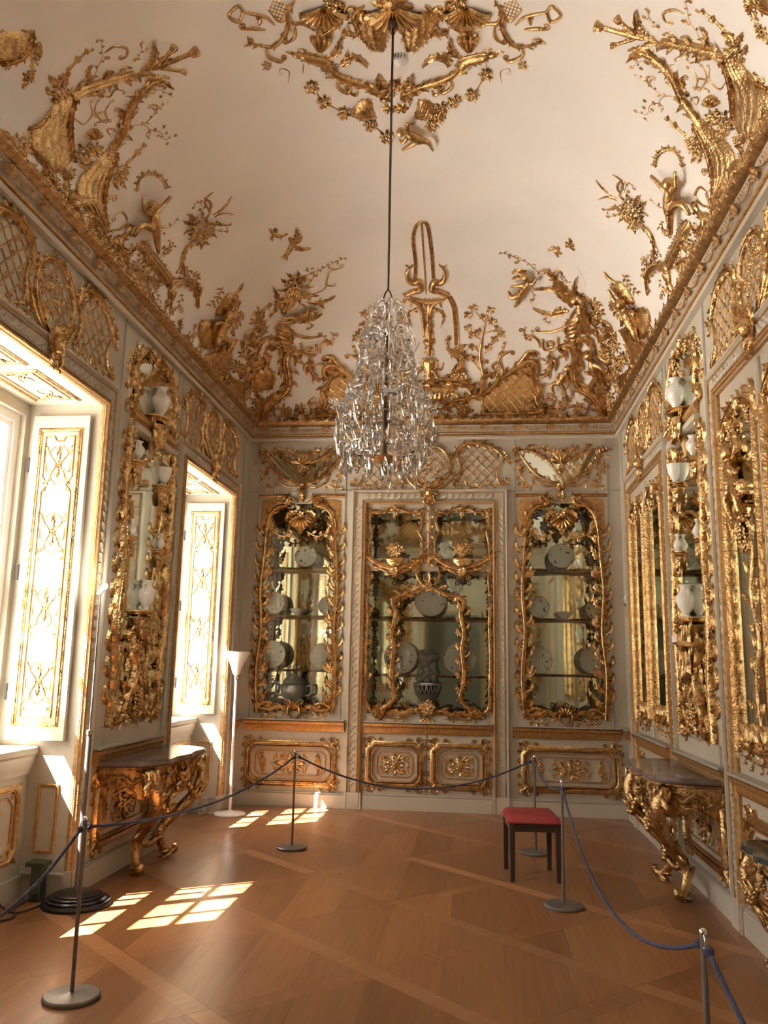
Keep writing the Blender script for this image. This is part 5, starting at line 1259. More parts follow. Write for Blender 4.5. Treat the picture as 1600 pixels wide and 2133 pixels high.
o.blob(k4.p(1340, 1225), 20, 22, 20, name='gourd'); o.sweep(k4((1300, 1190), (1340, 1215), (1380, 1190)), 3, off=17, name='gourd_rib'); o.loft(k4((1310, 1290), (1310, 1400)), k4((1390, 1290), (1370, 1400)), 12, ribs=3, nu=8, name='gourd_stem')
o.loft(k4((1200, 1470), (1230, 1560), (1300, 1650)), k4((1260, 1430), (1400, 1530), (1390, 1650)), 12, grain=.4, nu=12, nv=10, name='rock'); o.bouquet(k4.p(1240, 1530), 14, 8, 7); o.bouquet(k4.p(1190, 1640), 14, 8, 7)
o.loft(k4((1300, 1400), (1260, 1480)), k4((1420, 1400), (1400, 1500)), 8, grain=.5, nu=10, nv=8, name='rock')
for q in ((1440, 1370), (1400, 1440), (1480, 1300), (1090, 1760), (1050, 1830), (1000, 1900), (1110, 1700)): o.bouquet(k4.p(*q), 11, 7, 5.5)
o.sweep(k4((1150, 1480), (1080, 1470), (1030, 1400), (1060, 1340), (1110, 1370)), 3.5, curl=(0, -1), cr=5); o.sweep(k4((1090, 1210), (1130, 1240)), 4, curl=(1, 0), cr=6)
o.sweep(k4((1010, 1620), (1060, 1650), (1100, 1600), (1080, 1540), (1030, 1500)), 7, 9, prof=PR_RIDGE, name='bridge_scroll', curl=(0, -1), cr=7)
# figure with a flower garland, sloping pillar, bouquet with plumes
putto(VAULT, root, dict(head=k4.p(890, 1275), neck=k4.p(893, 1330), hip=k4.p(900, 1470), relbow=k4.p(950, 1300), rhand=k4.p(940, 1200), lelbow=k4.p(840, 1290), lhand=k4.p(760, 1220), rknee=k4.p(985, 1420), rfoot=k4.p(1040, 1510), lknee=k4.p(910, 1560), lfoot=k4.p(905, 1650)), 'garland_bearer', lift=.03)
def arch(o):
    for k in range(17): t = k / 16 * PI; o.flower(k4.p(835 - 95 * math.cos(t), 1180 - 115 * math.sin(t)), 5.2, h=.8)
    for k in range(9): t = k / 8 * PI; c = k4.p(835 - 95 * math.cos(t), 1180 - 115 * math.sin(t)); o.leaf(c, (c[0] - 9 * math.cos(t), c[1] - 9 * math.sin(t)), 2.6, lobes=2)
o.group('flower_arch', arch)
o.loft(k4((950, 1560), (790, 1920)), k4((1010, 1600), (850, 1950)), 9, ribs=3, nu=16, nv=10, name='sloping_pillar'); tendril(o, k4((860, 1440), (800, 1490), (740, 1460), (700, 1400)), 1.5, k4((815, 1530),), 3, 7)
o.sweep(k4((690, 2110), (690, 1970), (760, 1900), (840, 1960), (850, 2090)), 7, 8, prof=PR_RIDGE, name='arch_scroll', curl=(0, 0)); o.sweep(k4((760, 1890), (820, 1900), (850, 1980)), 6, 8, name='arch_scroll')
o.bouquet(k4.p(570, 1500), 26, 20, 8, leaves=9); o.bouquet(k4.p(600, 1590), 16, 9, 7)
for t in ((480, 1420, 320, 1290, -.1), (480, 1400, 440, 1248, .3), (500, 1400, 510, 1280, -.3), (470, 1440, 335, 1425, .15), (460, 1460, 370, 1500, -.2)): o.leaf(k4.p(*t[:2]), k4.p(*t[2:4]), 3.4, bend=t[4], lobes=5, name='plume')
tendril(o, k4((520, 1380), (540, 1320), (600, 1330)), 1.1, k4((530, 1310), (590, 1350), (550, 1370)), 4, 5); tendril(o, k4((500, 1520), (430, 1550), (380, 1520)), 1.1, k4((400, 1550), (370, 1500), (450, 1540)), 4, 5)
o.sweep(k4((620, 1590), (700, 1660), (740, 1760), (735, 1860)), 5, 6, name='bouquet_stem', prof=PR_RIDGE)
for pts in (((740, 1780), (690, 1840), (650, 1860)), ((760, 1600), (800, 1660), (840, 1640)), ((780, 1580), (820, 1680), (850, 1690)), ((650, 2000), (690, 1900), (780, 1830)), ((960, 1750), (1000, 1830), (1060, 1780), (1050, 1650)), ((880, 1850), (920, 1950), (900, 2050)), ((760, 2000), (800, 2090), (780, 2130))): tendril(o, k4(*pts), 1.4, k4(pts[-1], pts[1]), 7, 7)
o.loft(k4((960, 1850), (1000, 1800), (1120, 1700)), k4((940, 2060), (1060, 1890), (1150, 1760)), 7, grain=.6, nu=18, nv=8, name='leafy_ground', mat=GOLDF)
for q in ((1380, 1120), (1420, 1180), (1250, 1180), (1300, 1330), (1150, 1560), (1260, 1640), (1330, 1450), (1460, 1100), (1490, 1200), (1220, 960), (1340, 1000), (960, 1700), (880, 1780), (1010, 1760), (930, 1930)): o.bouquet(k4.p(*q), 10, 7, 5)
for q in ((1400, 1060, 1470, 980), (1360, 1120, 1330, 1040), (1440, 1200, 1520, 1120), (1380, 1340, 1470, 1240), (1130, 1620, 1080, 1520), (1090, 1700, 1020, 1640), (980, 1850, 920, 1760), (1030, 1880, 1020, 1790)): o.leaf(k4.p(*q[:2]), k4.p(*q[2:]), 7, bend=.2, h=7, name='acanthus_leaf')
for pts in (((1500, 1020), (1460, 1100), (1480, 1200), (1420, 1260)), ((1390, 1000), (1360, 1060), (1390, 1130)), ((1120, 1540), (1160, 1600), (1230, 1600)), ((1060, 1700), (1110, 1660), (1160, 1690)), ((900, 1900), (950, 1860), (1000, 1900))): o.sweep(k4(*pts), 4, 6, prof=PR_RIDGE, name='scroll', curl=(1, -1), cr=6)
right_vault = root
mirror_tree(root, 'gilded rocaille relief with trumpet flowers over the windows')
# reliefs further up at the picture's upper corners
root = relief('vault_relief', (1585, 30), 'gilded cartouche and festoon at the head of the vault over the right wall'); o = vo(root, 12)
o.loft([(1562, -40), (1575, -5), (1596, 20)], [(1640, -50), (1650, 0), (1630, 30)], 8, ribs=5, nu=16, nv=14, grain=.2); o.sweep([(1560, -40), (1572, -4), (1594, 22), (1632, 34)], 4, 7, prof=PR_RIDGE, name='rim_scroll', curl=(0, 1), cr=6)
o.branch([(1552, -10), (1566, 24), (1582, 56), (1600, 84)], 3, 12, 9, 3, 9, 6); o.bouquet((1586, 66), 11, 8, 5.5); o.shell((1570, 10), 20, 120, 240, 5, h=.3)
mirror_tree(root, 'gilded cartouche and festoon at the head of the vault over the windows')

# ---------- rosette round the chandelier's hook
k5 = K(450, 0, .46875)
root = relief('ceiling_rosette', k5.p(785, 40), 'large gilded rosette of shells and dragons where the chandelier hangs', 'rosette'); o = vo(root, 14)
o.shell(k5.p(785, 20), 62, 195, 345, 9, h=.25, name='central_shell'); o.flower(k5.p(785, 15), 36, 8, h=.4, name='central_flower')
for sx in (-1, 1):
    def g(*q): return [k5.p(795 + sx * (x - 795), y) for x, y in q]
    def gp(x, y): return g((x, y))[0]
    o.loft(g((840, 60), (830, 150), (850, 225)), g((960, 40), (960, 140), (890, 225)), 11, cross=0, ribs=4, nu=16, nv=14, name='shell_apron', grain=.2)
    o.sweep(g((930, 20), (980, 70), (960, 140), (1010, 150)), 5, 8, prof=PR_RIDGE, curl=(0, 1 * sx), cr=6)
    for q in ((850, 220), (880, 215), (910, 190), (930, 170), (950, 150)): o.blob(gp(*q), 4, 4, 6, name='pearl')
    o.shell(gp(1112, 20), 50, 200, 340, 9, h=.3, name='scallop_shell'); o.bouquet(gp(1070, 20), 18, 9, 8); o.sweep(g((1020, 10), (1040, 60), (1060, 110), (1110, 150)), 6, 8, prof=PR_RIDGE, curl=(0, sx), cr=7)
    o.sweep(g((1000, 80), (960, 60), (990, 30), (1020, 70)), 4, 6, curl=(0, -sx), cr=5)
    o.lattice(g((1262, 20), (1330, -8), (1362, 42), (1302, 96)), 7, 1.3, (20, 110)); o.sweep(g((1262, 20), (1302, 96), (1362, 42)), 3, name='lattice_rim')
    o.sweep(g((1240, 0), (1275, 60), (1270, 110), (1290, 160), (1340, 205), (1440, 190)), 4, 6, prof=PR_RIDGE, curl=(0, sx), cr=5); o.sweep(g((1360, 205), (1362, 245), (1310, 270), (1285, 262)), 4, 6, curl=(0, -sx), cr=5)
    o.sweep(g((1150, 135), (1200, 105), (1250, 100), (1270, 60)), 4, 5); o.sweep(g((1240, 110), (1240, 160), (1270, 190)), 4, 5, curl=(0, sx), cr=5); o.sweep(g((1330, 110), (1370, 75), (1430, 60), (1480, 50)), 3.5, 5)
    o.sweep(g((1470, 50), (1490, 95), (1535, 68), (1495, 25), (1470, 50)), 3.2, 5, taper=(1, 1), name='lozenge_tip'); o.sweep(g((1370, 130), (1430, 125), (1470, 130)), 4, 5, curl=(0, sx), cr=6); o.sweep(g((1400, 110), (1390, 80)), 4, 5, curl=(0, -sx), cr=4)
    o.sweep(g((1270, 370), (1265, 320), (1300, 305), (1310, 325)), 1.4, curl=(0, -sx), cr=4, name='tendril'); o.bouquet(gp(1365, 290), 8, 5, 4)
    # dragon
    o.loft(g((1060, 300), (1090, 260), (1160, 240), (1220, 235)), g((1090, 330), (1130, 290), (1180, 275), (1230, 250)), 9, nu=14, nv=8, name='dragon_body')
    o.leaf(gp(1100, 260), gp(1040, 170), 8, bend=-.2 * sx, h=9, lobes=5, name='dragon_wing'); o.shell(gp(1130, 235), 46, 60 if sx > 0 else 60, 120, 4, h=.3, name='dragon_wing'); o.leaf(gp(1040, 290), gp(920, 285), 9, bend=.3 * sx, h=8, lobes=5, name='dragon_wing'); o.leaf(gp(1030, 300), gp(1010, 230), 7, bend=.2, h=7, name='dragon_wing')
    o.blob(gp(1230, 240), 11, 6, 8, name='dragon_head'); o.leaf(gp(1235, 240), gp(1280, 228), 4, name='dragon_jaw'); o.sweep(g((1200, 260), (1190, 230), (1210, 215)), 3, curl=(0, -sx), cr=4, name='dragon_claw')
    o.sweep(g((830, 420), (900, 385), (980, 360), (1050, 330), (1090, 290)), 7, 9, prof=PR_RIDGE, curl=(sx, 0), cr=8, name='main_scroll'); o.sweep(g((1030, 330), (1050, 380), (1010, 410), (990, 395)), 4, 6, curl=(0, -sx), cr=6); o.sweep(g((960, 400), (970, 420), (1000, 410)), 3.4, 5, curl=(0, sx), cr=4)
    o.leaf(gp(800, 400), gp(870, 330), 10, bend=.2 * sx, h=9, name='palmette_leaf'); o.leaf(gp(820, 410), gp(920, 360), 9, bend=.25 * sx, h=8, name='palmette_leaf'); o.leaf(gp(795, 410), gp(810, 350), 8, h=8, name='palmette_leaf')
    o.loft(g((900, 440), (950, 450), (990, 500)), g((880, 520), (930, 530), (950, 530)), 8, ribs=0, cross=7, nu=18, nv=8, name='crescent_shell')
    fl = ((1200, 330), (1140, 420), (1060, 447), (1003, 480), (990, 520), (960, 553)) if sx > 0 else ((1165, 385), (1110, 450), (1020, 500), (905, 552), (830, 605))
    def chain(o):
        c = [gp(*q) for q in fl]; o.sweep(c, 1.8, taper=(1, 1))
        for q in c: o.bouquet(q, 11, 7, 6.5, leaves=7)
    o.group('flower_chain', chain); o.flower(gp(822, 478), 15, 6, name='star_flower', h=.5)
    o.sweep(g((1200, 280), (1205, 330)), 1.6, name='tendril')
putto(VAULT, root, dict(head=k5.p(822, 555), neck=k5.p(848, 562), hip=k5.p(905, 592), lelbow=k5.p(850, 520), lhand=k5.p(880, 515), relbow=k5.p(835, 600), rhand=k5.p(815, 590), lknee=k5.p(945, 600), lfoot=k5.p(965, 640), rknee=k5.p(870, 610), rfoot=k5.p(830, 640)), 'hanging_putto', lift=.03)

# ---------- fountain in the middle of the back vault
k2 = K(850, 440, .3125)
root = relief('fountain_relief', (893, 860), 'gilded stucco fountain with dolphins and falling water on the back vault'); o = vo(root, 15)
def fall(pts, w): 
    o.sweep(pts, w, w * .9, taper=(1, 1), prof=[(1, 0), (.9, .7), (.6, .5), (.3, 1), (0, .6), (-.3, 1), (-.6, .5), (-.9, .7), (-1, 0)], name='falling_water', n=8)
fall([(864, 590), (866, 550), (861, 500), (866, 472), (878, 461), (890, 468), (896, 500), (901, 545), (903, 582)], 4)
o.sweep([(878, 463), (882, 520), (888, 612)], 2.4, 3, taper=(1, .5), name='water_jet')
fall([(936, 617), (946, 640), (950, 680), (951, 718)], 5); fall([(845, 622), (838, 650), (836, 690), (836, 720)], 5)
for s_ in (-1, 1):
    g = lambda *q: [(888 + s_ * (x - 888), y) for x, y in q]
    o.sweep(g((930, 613), (915, 606), (900, 602), (905, 585), (915, 588), (925, 582), (928, 566), (922, 556)), 7, 9, name='dolphin', taper=(.9, .25)); o.leaf(g((922, 558))[0], g((914, 549))[0], 3, name='dolphin_fin'); o.leaf(g((922, 558))[0], g((931, 551))[0], 3, name='dolphin_fin'); o.blob(g((931, 612))[0], 7, 5, 8, name='dolphin_head')
    o.sweep(g((892, 700), (888 + 8, 660), (888 + 14, 635), (888 + 40, 622)), 5, 7, name='stem_flute')
    for q in ((905, 650, 925, 660), (902, 640, 918, 680), (900, 632, 920, 640)): o.leaf(g(q[:2])[0], g(q[2:])[0], 4, bend=-.35 * s_, h=5, name='palm_leaf')
    o.sweep(g((945, 775), (958, 765), (962, 745), (955, 735)), 6, 8, prof=PR_RIDGE, name='side_stem', curl=(s_, 0), cr=6); o.loft(g((925, 722), (945, 727), (970, 716)), g((940, 740), (950, 742), (960, 738)), 8, ribs=3, nu=14, nv=6, name='side_basin'); o.sweep(g((935, 722), (930, 710), (937, 707)), 4, 6, curl=(0, s_), cr=4)
    o.sweep(g((900, 765), (918, 770), (925, 755)), 3, name='garland'); 
    o.sweep(g((895, 800), (920, 790), (950, 792), (985, 800)), 5, 8, prof=PR_RIDGE, name='lower_basin_rim', curl=(0, -s_), cr=7); o.loft(g((890, 800), (920, 802), (955, 806)), g((890, 835), (915, 838), (940, 826)), 11, ribs=0, cross=6, nu=20, nv=8, name='lower_basin')
    o.sweep(g((900, 838), (925, 850), (950, 842), (965, 860)), 6, 8, prof=PR_RIDGE, curl=(0, s_), cr=7, name='foot_scroll'); o.leaf(g((905, 845))[0], g((940, 872))[0], 7, bend=.2, h=7, name='acanthus_leaf')
    o.sweep(g((893, 770), (905, 775), (912, 790)), 4, 7, curl=(-s_, 0), cr=5)
o.loft([(846, 614), (870, 622), (893, 624), (915, 622), (936, 614)], [(860, 620), (880, 631), (893, 634), (905, 631), (925, 620)], 6, nu=20, nv=6, name='upper_basin')
o.loft([(887, 632), (890, 670), (886, 700), (890, 715), (887, 740)], [(901, 632), (898, 670), (902, 700), (898, 715), (903, 740)], 8, ribs=2, nu=26, nv=8, name='fountain_shaft'); o.blob((894, 712), 13, 9, 10, name='knop'); o.loft([(884, 745), (880, 757), (888, 775), (886, 795)], [(906, 745), (910, 757), (902, 775), (906, 795)], 9, ribs=2, nu=18, nv=8, name='fountain_shaft'); o.blob((895, 800), 14, 10, 12, name='knop')
o.loft([(884, 836), (876, 855), (870, 874)], [(908, 836), (916, 855), (922, 874)], 9, ribs=3, nu=12, nv=8, name='fountain_foot')
for q in ((893, 690), (893, 735), (893, 780)): o.leaf(q, (q[0], q[1] - 26), 7, h=9, name='acanthus_leaf')

# ---------- flowering trees beside the fountain
def tree(root, sx):
    o = vo(root, 16 + sx); g = lambda *q: [(893 + sx * (x - 893), y) for x, y in q]
    o.sweep(g((1007, 860), (1003, 820), (1006, 780), (1000, 745), (1004, 705), (1012, 665)), 3.2, 5, taper=(1, .4), name='trunk'); 
    for a, b in (((1002, 740), (985, 715)), ((1002, 745), (1030, 712)), ((1004, 710), (980, 690)), ((1006, 695), (1040, 685)), ((1010, 672), (990, 648)), ((1011, 670), (1025, 648)), ((1004, 775), (985, 752))): o.sweep(g(a, b), 1.6, name='twig')
    for q in ((986, 640), (975, 656), (1022, 644), (1008, 660), (1036, 684), (1046, 696), (984, 698), (976, 682), (1030, 706), (1018, 722), (985, 722), (998, 690), (990, 748), (1008, 752), (978, 744), (1026, 668)):
        def cl(o):
            c = g(q)[0]
            for k in range(6): a = 1.05 * k + o.R.random(); o.leaf(c, (c[0] + 10 * math.cos(a), c[1] + 8 * math.sin(a)), 3.2, h=4, lobes=2)
            o.flower(c, 4, h=.8)
        o.group('leaf_cluster', cl)
root = relief('tree_relief', (1007, 860), 'gilded stucco tree to the right of the fountain on the back vault'); tree(root, 1)
mirror_tree(root, 'gilded stucco tree behind the chandelier, left of the fountain on the back vault')

# ---------- garden architecture either side
root = relief('garden_relief', (1180, 860), 'gilded trellis, fret and palm pillar of the back vault, nearer the right wall'); o = vo(root, 18)
o.loft(k2((500, 1220), (620, 1110), (720, 1040), (830, 990)), k2((490, 1340), (620, 1345), (760, 1345), (890, 1340)), 3, nu=20, nv=8, name='trellis_ground', mat=GOLDM, rim=False, pinch=0)
o.lift = .012; o.lattice(k2((500, 1225), (620, 1110), (720, 1045), (820, 1010), (880, 1130), (885, 1240), (890, 1335), (490, 1335)), 15, 1.7, (50, 140)); o.lift = 0
o.sweep(k2((490, 1230), (600, 1130), (700, 1060), (790, 1000), (850, 1010), (865, 1060), (830, 1090)), 6, 8, prof=PR_RIDGE, name='trellis_rim', curl=(0, -1), cr=6); o.sweep(k2((700, 1050), (760, 990), (800, 940), (850, 935)), 5, 7, curl=(0, -1), cr=5, name='trellis_rim'); o.leaf(k2.p(790, 1010), k2.p(810, 930), 7, bend=.2, h=7, name='acanthus_leaf')
o.sweep(k2((480, 1350), (700, 1352), (890, 1345)), 3, 5, name='trellis_sill', taper=(1, 1)); o.sweep(k2((820, 1100), (880, 1180), (860, 1260), (910, 1330)), 6, 8, prof=PR_RIDGE, curl=(0, 1), cr=6, name='trellis_side')
o.sweep(k2((200, 1330), (300, 1270), (420, 1240), (490, 1200), (500, 1110), (550, 1080)), 6, 8, prof=PR_RIDGE, curl=(0, -1), cr=5, name='long_scroll'); o.sweep(k2((400, 1180), (430, 1230), (520, 1210), (600, 1120), (590, 1080)), 5, 7, curl=(-1, 1), cr=5, name='scroll')
o.sweep(k2((620, 1120), (630, 1060), (600, 1010), (560, 1030), (580, 1060)), 3.5, 5, curl=(0, 1), cr=5); o.sweep(k2((600, 1020), (620, 960), (690, 930)), 4, 6, curl=(0, -1), cr=4); o.leaf(k2.p(610, 980), k2.p(630, 930), 5, name='leaf'); tendril(o, k2((630, 940), (640, 900), (650, 870)), 1, k2((645, 880), (635, 910)), 3, 4)
o.sweep(k2((330, 1330), (350, 1290), (380, 1330), (340, 1350)), 3.4, 5, curl=(0, 1), cr=4); o.branch(k2((220, 1360), (380, 1370), (520, 1385), (680, 1375)), 1.6, 8, 7, 2.4)
o.loft(k2((240, 1130), (430, 1130)), k2((250, 1170), (420, 1170)), 5, nu=10, nv=4, name='flower_table'); o.sweep(k2((280, 1170), (290, 1210), (330, 1230), (320, 1290)), 5, 7, curl=(0, 1), cr=5, name='table_leg'); o.bouquet(k2.p(330, 1095), 18, 12, 7, asp=.6)
# fret and stem
for pts in (((900, 850), (910, 920), (990, 910), (1005, 835)), ((930, 865), (935, 900), (965, 895), (970, 870), (940, 868))): o.sweep(k2(*pts), 3, 5, name='fret', taper=(1, 1), n=4)
o.sweep(k2((950, 920), (955, 1000), (930, 1070), (890, 1110)), 5, 7, prof=PR_RIDGE, name='fret_stem'); o.sweep(k2((960, 980), (990, 1000), (985, 1060)), 5, 7, curl=(1, 0), cr=5); o.sweep(k2((890, 980), (920, 1000)), 2.4, curl=(1, 0), cr=4)
o.sweep(k2((880, 910), (870, 860), (830, 830), (790, 850), (770, 790)), 3.4, 5, curl=(0, 1), cr=4); tendril(o, k2((850, 800), (800, 830), (770, 800), (800, 770)), 1.2, k2((770, 790), (830, 800), (820, 860)), 5, 5); o.sweep(k2((1090, 680), (1060, 760), (960, 800), (870, 800)), 3.6, 5, name='bough', curl=(0, -1), cr=5)
# pillar of shells, urn shaped
o.loft(k2((1060, 720), (1050, 800), (1080, 860), (1100, 900)), k2((1150, 690), (1150, 780), (1140, 850), (1140, 900)), 11, cross=7, nu=30, nv=8, name='shell_pillar')
o.sweep(k2((1030, 890), (1090, 890), (1120, 960), (1110, 1060), (1120, 1150), (1200, 1220)), 9, 10, prof=PR_RIDGE, name='pillar_scroll', curl=(1, 1), cr=8); o.sweep(k2((1170, 840), (1140, 870), (1140, 960), (1130, 1060), (1150, 1160), (1230, 1200)), 6, 8, prof=PR_RIDGE, curl=(-1, 0), cr=7, name='pillar_scroll')
o.loft(k2((1100, 1190), (1180, 1230), (1250, 1300), (1290, 1370)), k2((1180, 1160), (1260, 1200), (1320, 1280), (1340, 1380)), 10, ribs=3, nu=20, nv=10, name='pillar_foot')
for t in ((1190, 650, 1130, 430, -.2), (1100, 640, 960, 430, .12), (1090, 640, 860, 510, .18), (1080, 660, 840, 640, -.15), (1080, 665, 960, 690, .2), (1060, 610, 1000, 400, -.2), (1100, 600, 1080, 520, .2)): o.leaf(k2.p(*t[:2]), k2.p(*t[2:4]), 7, bend=t[4], h=7, lobes=6, name='acanthus_leaf')
o.sweep(k2((1080, 600), (1000, 480), (950, 410), (900, 380)), 5, 6, name='acanthus_stem', prof=PR_RIDGE); o.sweep(k2((960, 430), (990, 395), (1025, 410), (1020, 440)), 3, curl=(0, 1), cr=5)
tendril(o, k2((620, 275), (680, 295), (740, 320), (800, 345), (860, 400), (940, 430)), 1.3, k2((720, 340), (840, 355), (680, 290), (740, 310)), 9, 7, curl=(1, 0)); tendril(o, k2((830, 530), (840, 590), (810, 600)), 1.2, k2((825, 590), (850, 520)), 3, 6); tendril(o, k2((1020, 420), (1060, 460), (1080, 480)), 1.1, k2((1050, 470),), 3, 5); tendril(o, k2((940, 680), (910, 730), (960, 750)), 1.1, k2((940, 740), (910, 720)), 4, 5)
for q in ((650, 1370, 1), (880, 1330, 1), (940, 1330, 0), (1040, 1290, 0), (1140, 1310, 1), (780, 1310, 1)): o.bouquet(k2.p(*q[:2]), 10, 7, 5)
o.sweep(k2((920, 1250), (980, 1260), (960, 1220)), 4, curl=(1, 1), cr=5); tendril(o, k2((1100, 1290), (1150, 1300), (1160, 1350)), 1.3, k2((1150, 1290),), 4, 6)
def gardenmirror(n): return True
mirror_tree(root, 'gilded trellis, fret and palm pillar of the back vault, nearer the windows')
# figures of the right half
root = relief('figure_relief', k2.p(760, 520), 'gilded putto gliding under a flower bough on the right of the back vault'); o = vo(root, 19)
putto(VAULT, root, dict(head=k2.p(795, 400), neck=k2.p(815, 440), hip=k2.p(760, 520), relbow=k2.p(850, 440), rhand=k2.p(870, 415), lelbow=k2.p(740, 460), lhand=k2.p(700, 470), rknee=k2.p(700, 540), rfoot=k2.p(680, 510), lknee=k2.p(745, 570), lfoot=k2.p(720, 610)), lift=.03); o.leaf(k2.p(800, 440), k2.p(700, 400), 8, bend=.2, h=6, name='wing'); o.leaf(k2.p(790, 450), k2.p(700, 440), 6, bend=.1, h=6, name='wing')
root = relief('figure_relief', k2.p(1180, 640), 'gilded seated huntsman beside the palm pillar on the right of the back vault'); 
putto(VAULT, root, dict(head=k2.p(1135, 560), neck=k2.p(1160, 600), hip=k2.p(1200, 700), lelbow=k2.p(1130, 640), lhand=k2.p(1110, 680), relbow=k2.p(1190, 590), rhand=k2.p(1150, 540), lknee=k2.p(1170, 760), lfoot=k2.p(1200, 790), rknee=k2.p(1230, 750), rfoot=k2.p(1240, 790)), 'seated_figure', lift=.02)
root = relief('figure_relief', k2.p(1280, 1050), 'gilded dancing figure with a plumed hat in the right corner of the back vault'); o = vo(root, 20)
putto(VAULT, root, dict(head=k2.p(1225, 930), neck=k2.p(1245, 970), hip=k2.p(1290, 1080), lelbow=k2.p(1240, 1050), lhand=k2.p(1200, 1050), relbow=k2.p(1310, 1010), rhand=k2.p(1350, 1060), lknee=k2.p(1240, 1140), lfoot=k2.p(1240, 1180), rknee=k2.p(1310, 1160), rfoot=k2.p(1290, 1200)), 'dancing_figure', lift=.02)
o.leaf(k2.p(1220, 910), k2.p(1200, 870), 6, h=6, name='hat_plume'); o.leaf(k2.p(1230, 910), k2.p(1245, 865), 5, h=6, name='hat_plume'); o.loft(k2((1240, 1060), (1230, 1140)), k2((1330, 1040), (1370, 1130)), 12, ribs=3, nu=8, name='skirt'); o.sweep(k2((1200, 1050), (1215, 1040), (1190, 1085)), 1.6, name='bow')
root = relief('figure_relief', k2.p(1010, 1130), 'gilded kneeling child below the square fret on the right of the back vault')
putto(VAULT, root, dict(head=k2.p(1070, 1030), neck=k2.p(1055, 1070), hip=k2.p(1010, 1130), lelbow=k2.p(1010, 1070), lhand=k2.p(985, 1110), relbow=k2.p(1070, 1120), rhand=k2.p(1060, 1170), lknee=k2.p(960, 1150), lfoot=k2.p(975, 1210), rknee=k2.p(1040, 1170), rfoot=k2.p(1060, 1230)), lift=.02)
def bird(root, px, body, head, tail, wings, s=1.0, seed=1):
    o = vo(root, seed)
    def f(o):
        o.sweep([tail, body, head], 5 * s, 6 * s, taper=(.3, .6)); o.blob(head, 3.2 * s, 3.2 * s, 5 * s)
        o.leaf(head, (head[0] * 1.25 - body[0] * .25, head[1] * 1.25 - body[1] * .25), 1.2 * s, lobes=1)
        for w in wings: o.leaf(body, w, 5 * s, bend=.18, h=4 * s, lobes=4)
        for k in (-1, 0, 1): d = np.array(tail) - np.array(body); e = np.array([-d[1], d[0]]) * .22 * k; o.leaf(np.array(tail) - d * .3, np.array(tail) + d * .15 + e, 2 * s, lobes=2)
    o.group('plumage', f)
root = relief('bird_relief', (610, 505), 'gilded stucco bird with spread wings, larger of two on the left of the back vault', 'bird'); bird(root, 0, (608, 508), (604, 488 + 8), (593, 536), [(616, 474), (645, 515), (627, 490)], 1.3)
root = relief('bird_relief', (572, 487), 'small gilded stucco bird beside the larger bird on the back vault', 'bird'); bird(root, 0, (572, 488), (562, 478), (586, 495), [(598, 486), (566, 500), (572, 474)], .9)
root = relief('bird_relief', (1157, 520), 'gilded stucco bird tied to a string on the right of the back vault', 'bird'); bird(root, 0, (1160, 521), (1170, 527), (1144, 521), [(1148, 513), (1164, 534), (1163, 512)], .8); o = vo(root, 5); o.sweep([(1172, 529), (1195, 548), (1212, 572), (1220, 592), (1214, 603)], .6, name='string')
root = relief('bird_relief', (1187, 508), 'small gilded stucco bird flying above the string on the back vault', 'bird'); bird(root, 0, (1187, 510), (1180, 504), (1196, 520), [(1186, 495), (1197, 509), (1180, 514)], .8)
# corner groups
root = relief('corner_relief', k2.p(1500, 760), 'gilded vase, herm and rockwork in the corner of the vault nearest the right wall'); o = vo(root, 21)
o.sweep(k2((1310, 400), (1340, 440), (1400, 480)), 4, 6, name='torch'); o.loft(k2((1350, 480), (1380, 540), (1450, 620)), k2((1410, 460), (1470, 530), (1520, 620)), 9, grain=.4, nu=14, nv=8, name='drapery'); o.loft(k2((1480, 640), (1500, 740), (1540, 850)), k2((1600, 640), (1620, 740), (1600, 850)), 11, ribs=3, nu=14, nv=10, name='urn_body')
putto(VAULT, root, dict(head=k2.p(1455, 590), neck=k2.p(1480, 630), hip=k2.p(1530, 740), lelbow=k2.p(1420, 570), lhand=k2.p(1370, 500), relbow=k2.p(1540, 650), rhand=k2.p(1560, 700), lknee=k2.p(1490, 790), lfoot=k2.p(1500, 850), rknee=k2.p(1560, 800), rfoot=k2.p(1570, 860)), 'herm', lift=.02)
o.loft(k2((1400, 790), (1450, 860), (1470, 960), (1500, 1060)), k2((1440, 780), (1540, 870), (1600, 900), (1600, 1000)), 8, ribs=5, nu=20, nv=16, name='rock_cascade'); o.loft(k2((1390, 1100), (1420, 1250), (1340, 1400)), k2((1480, 1060), (1500, 1180), (1400, 1380)), 9, ribs=4, grain=.3, nu=18, nv=10, name='rock_cascade')
for pts in (((1250, 770), (1300, 860), (1340, 950), (1380, 1000)), ((1240, 620), (1270, 700), (1320, 780), (1400, 920)), ((1350, 610), (1400, 680), (1450, 720)), ((1330, 900), (1370, 980), (1440, 1000)), ((1220, 640), (1250, 600), (1280, 640)), ((1560, 320), (1590, 400), (1580, 480)), ((1440, 430), (1480, 500), (1540, 560)), ((1360, 600), (1380, 660), (1440, 690))): tendril(o, k2(*pts), 1.8, k2(*pts[:2]), 9, 9)
for q in ((1340, 960), (1270, 680), (1420, 1010), (1350, 1300), (1390, 1050), (1440, 980), (1300, 1380)): o.bouquet(k2.p(*q), 11, 8, 5.5)
o.sweep(k2((1170, 780), (1250, 800), (1310, 890), (1340, 960)), 5, 7, prof=PR_RIDGE, name='bough', curl=(1, 0), cr=6); o.sweep(k2((1440, 780), (1500, 840), (1560, 870)), 5, 7, prof=PR_RIDGE, name='scroll')
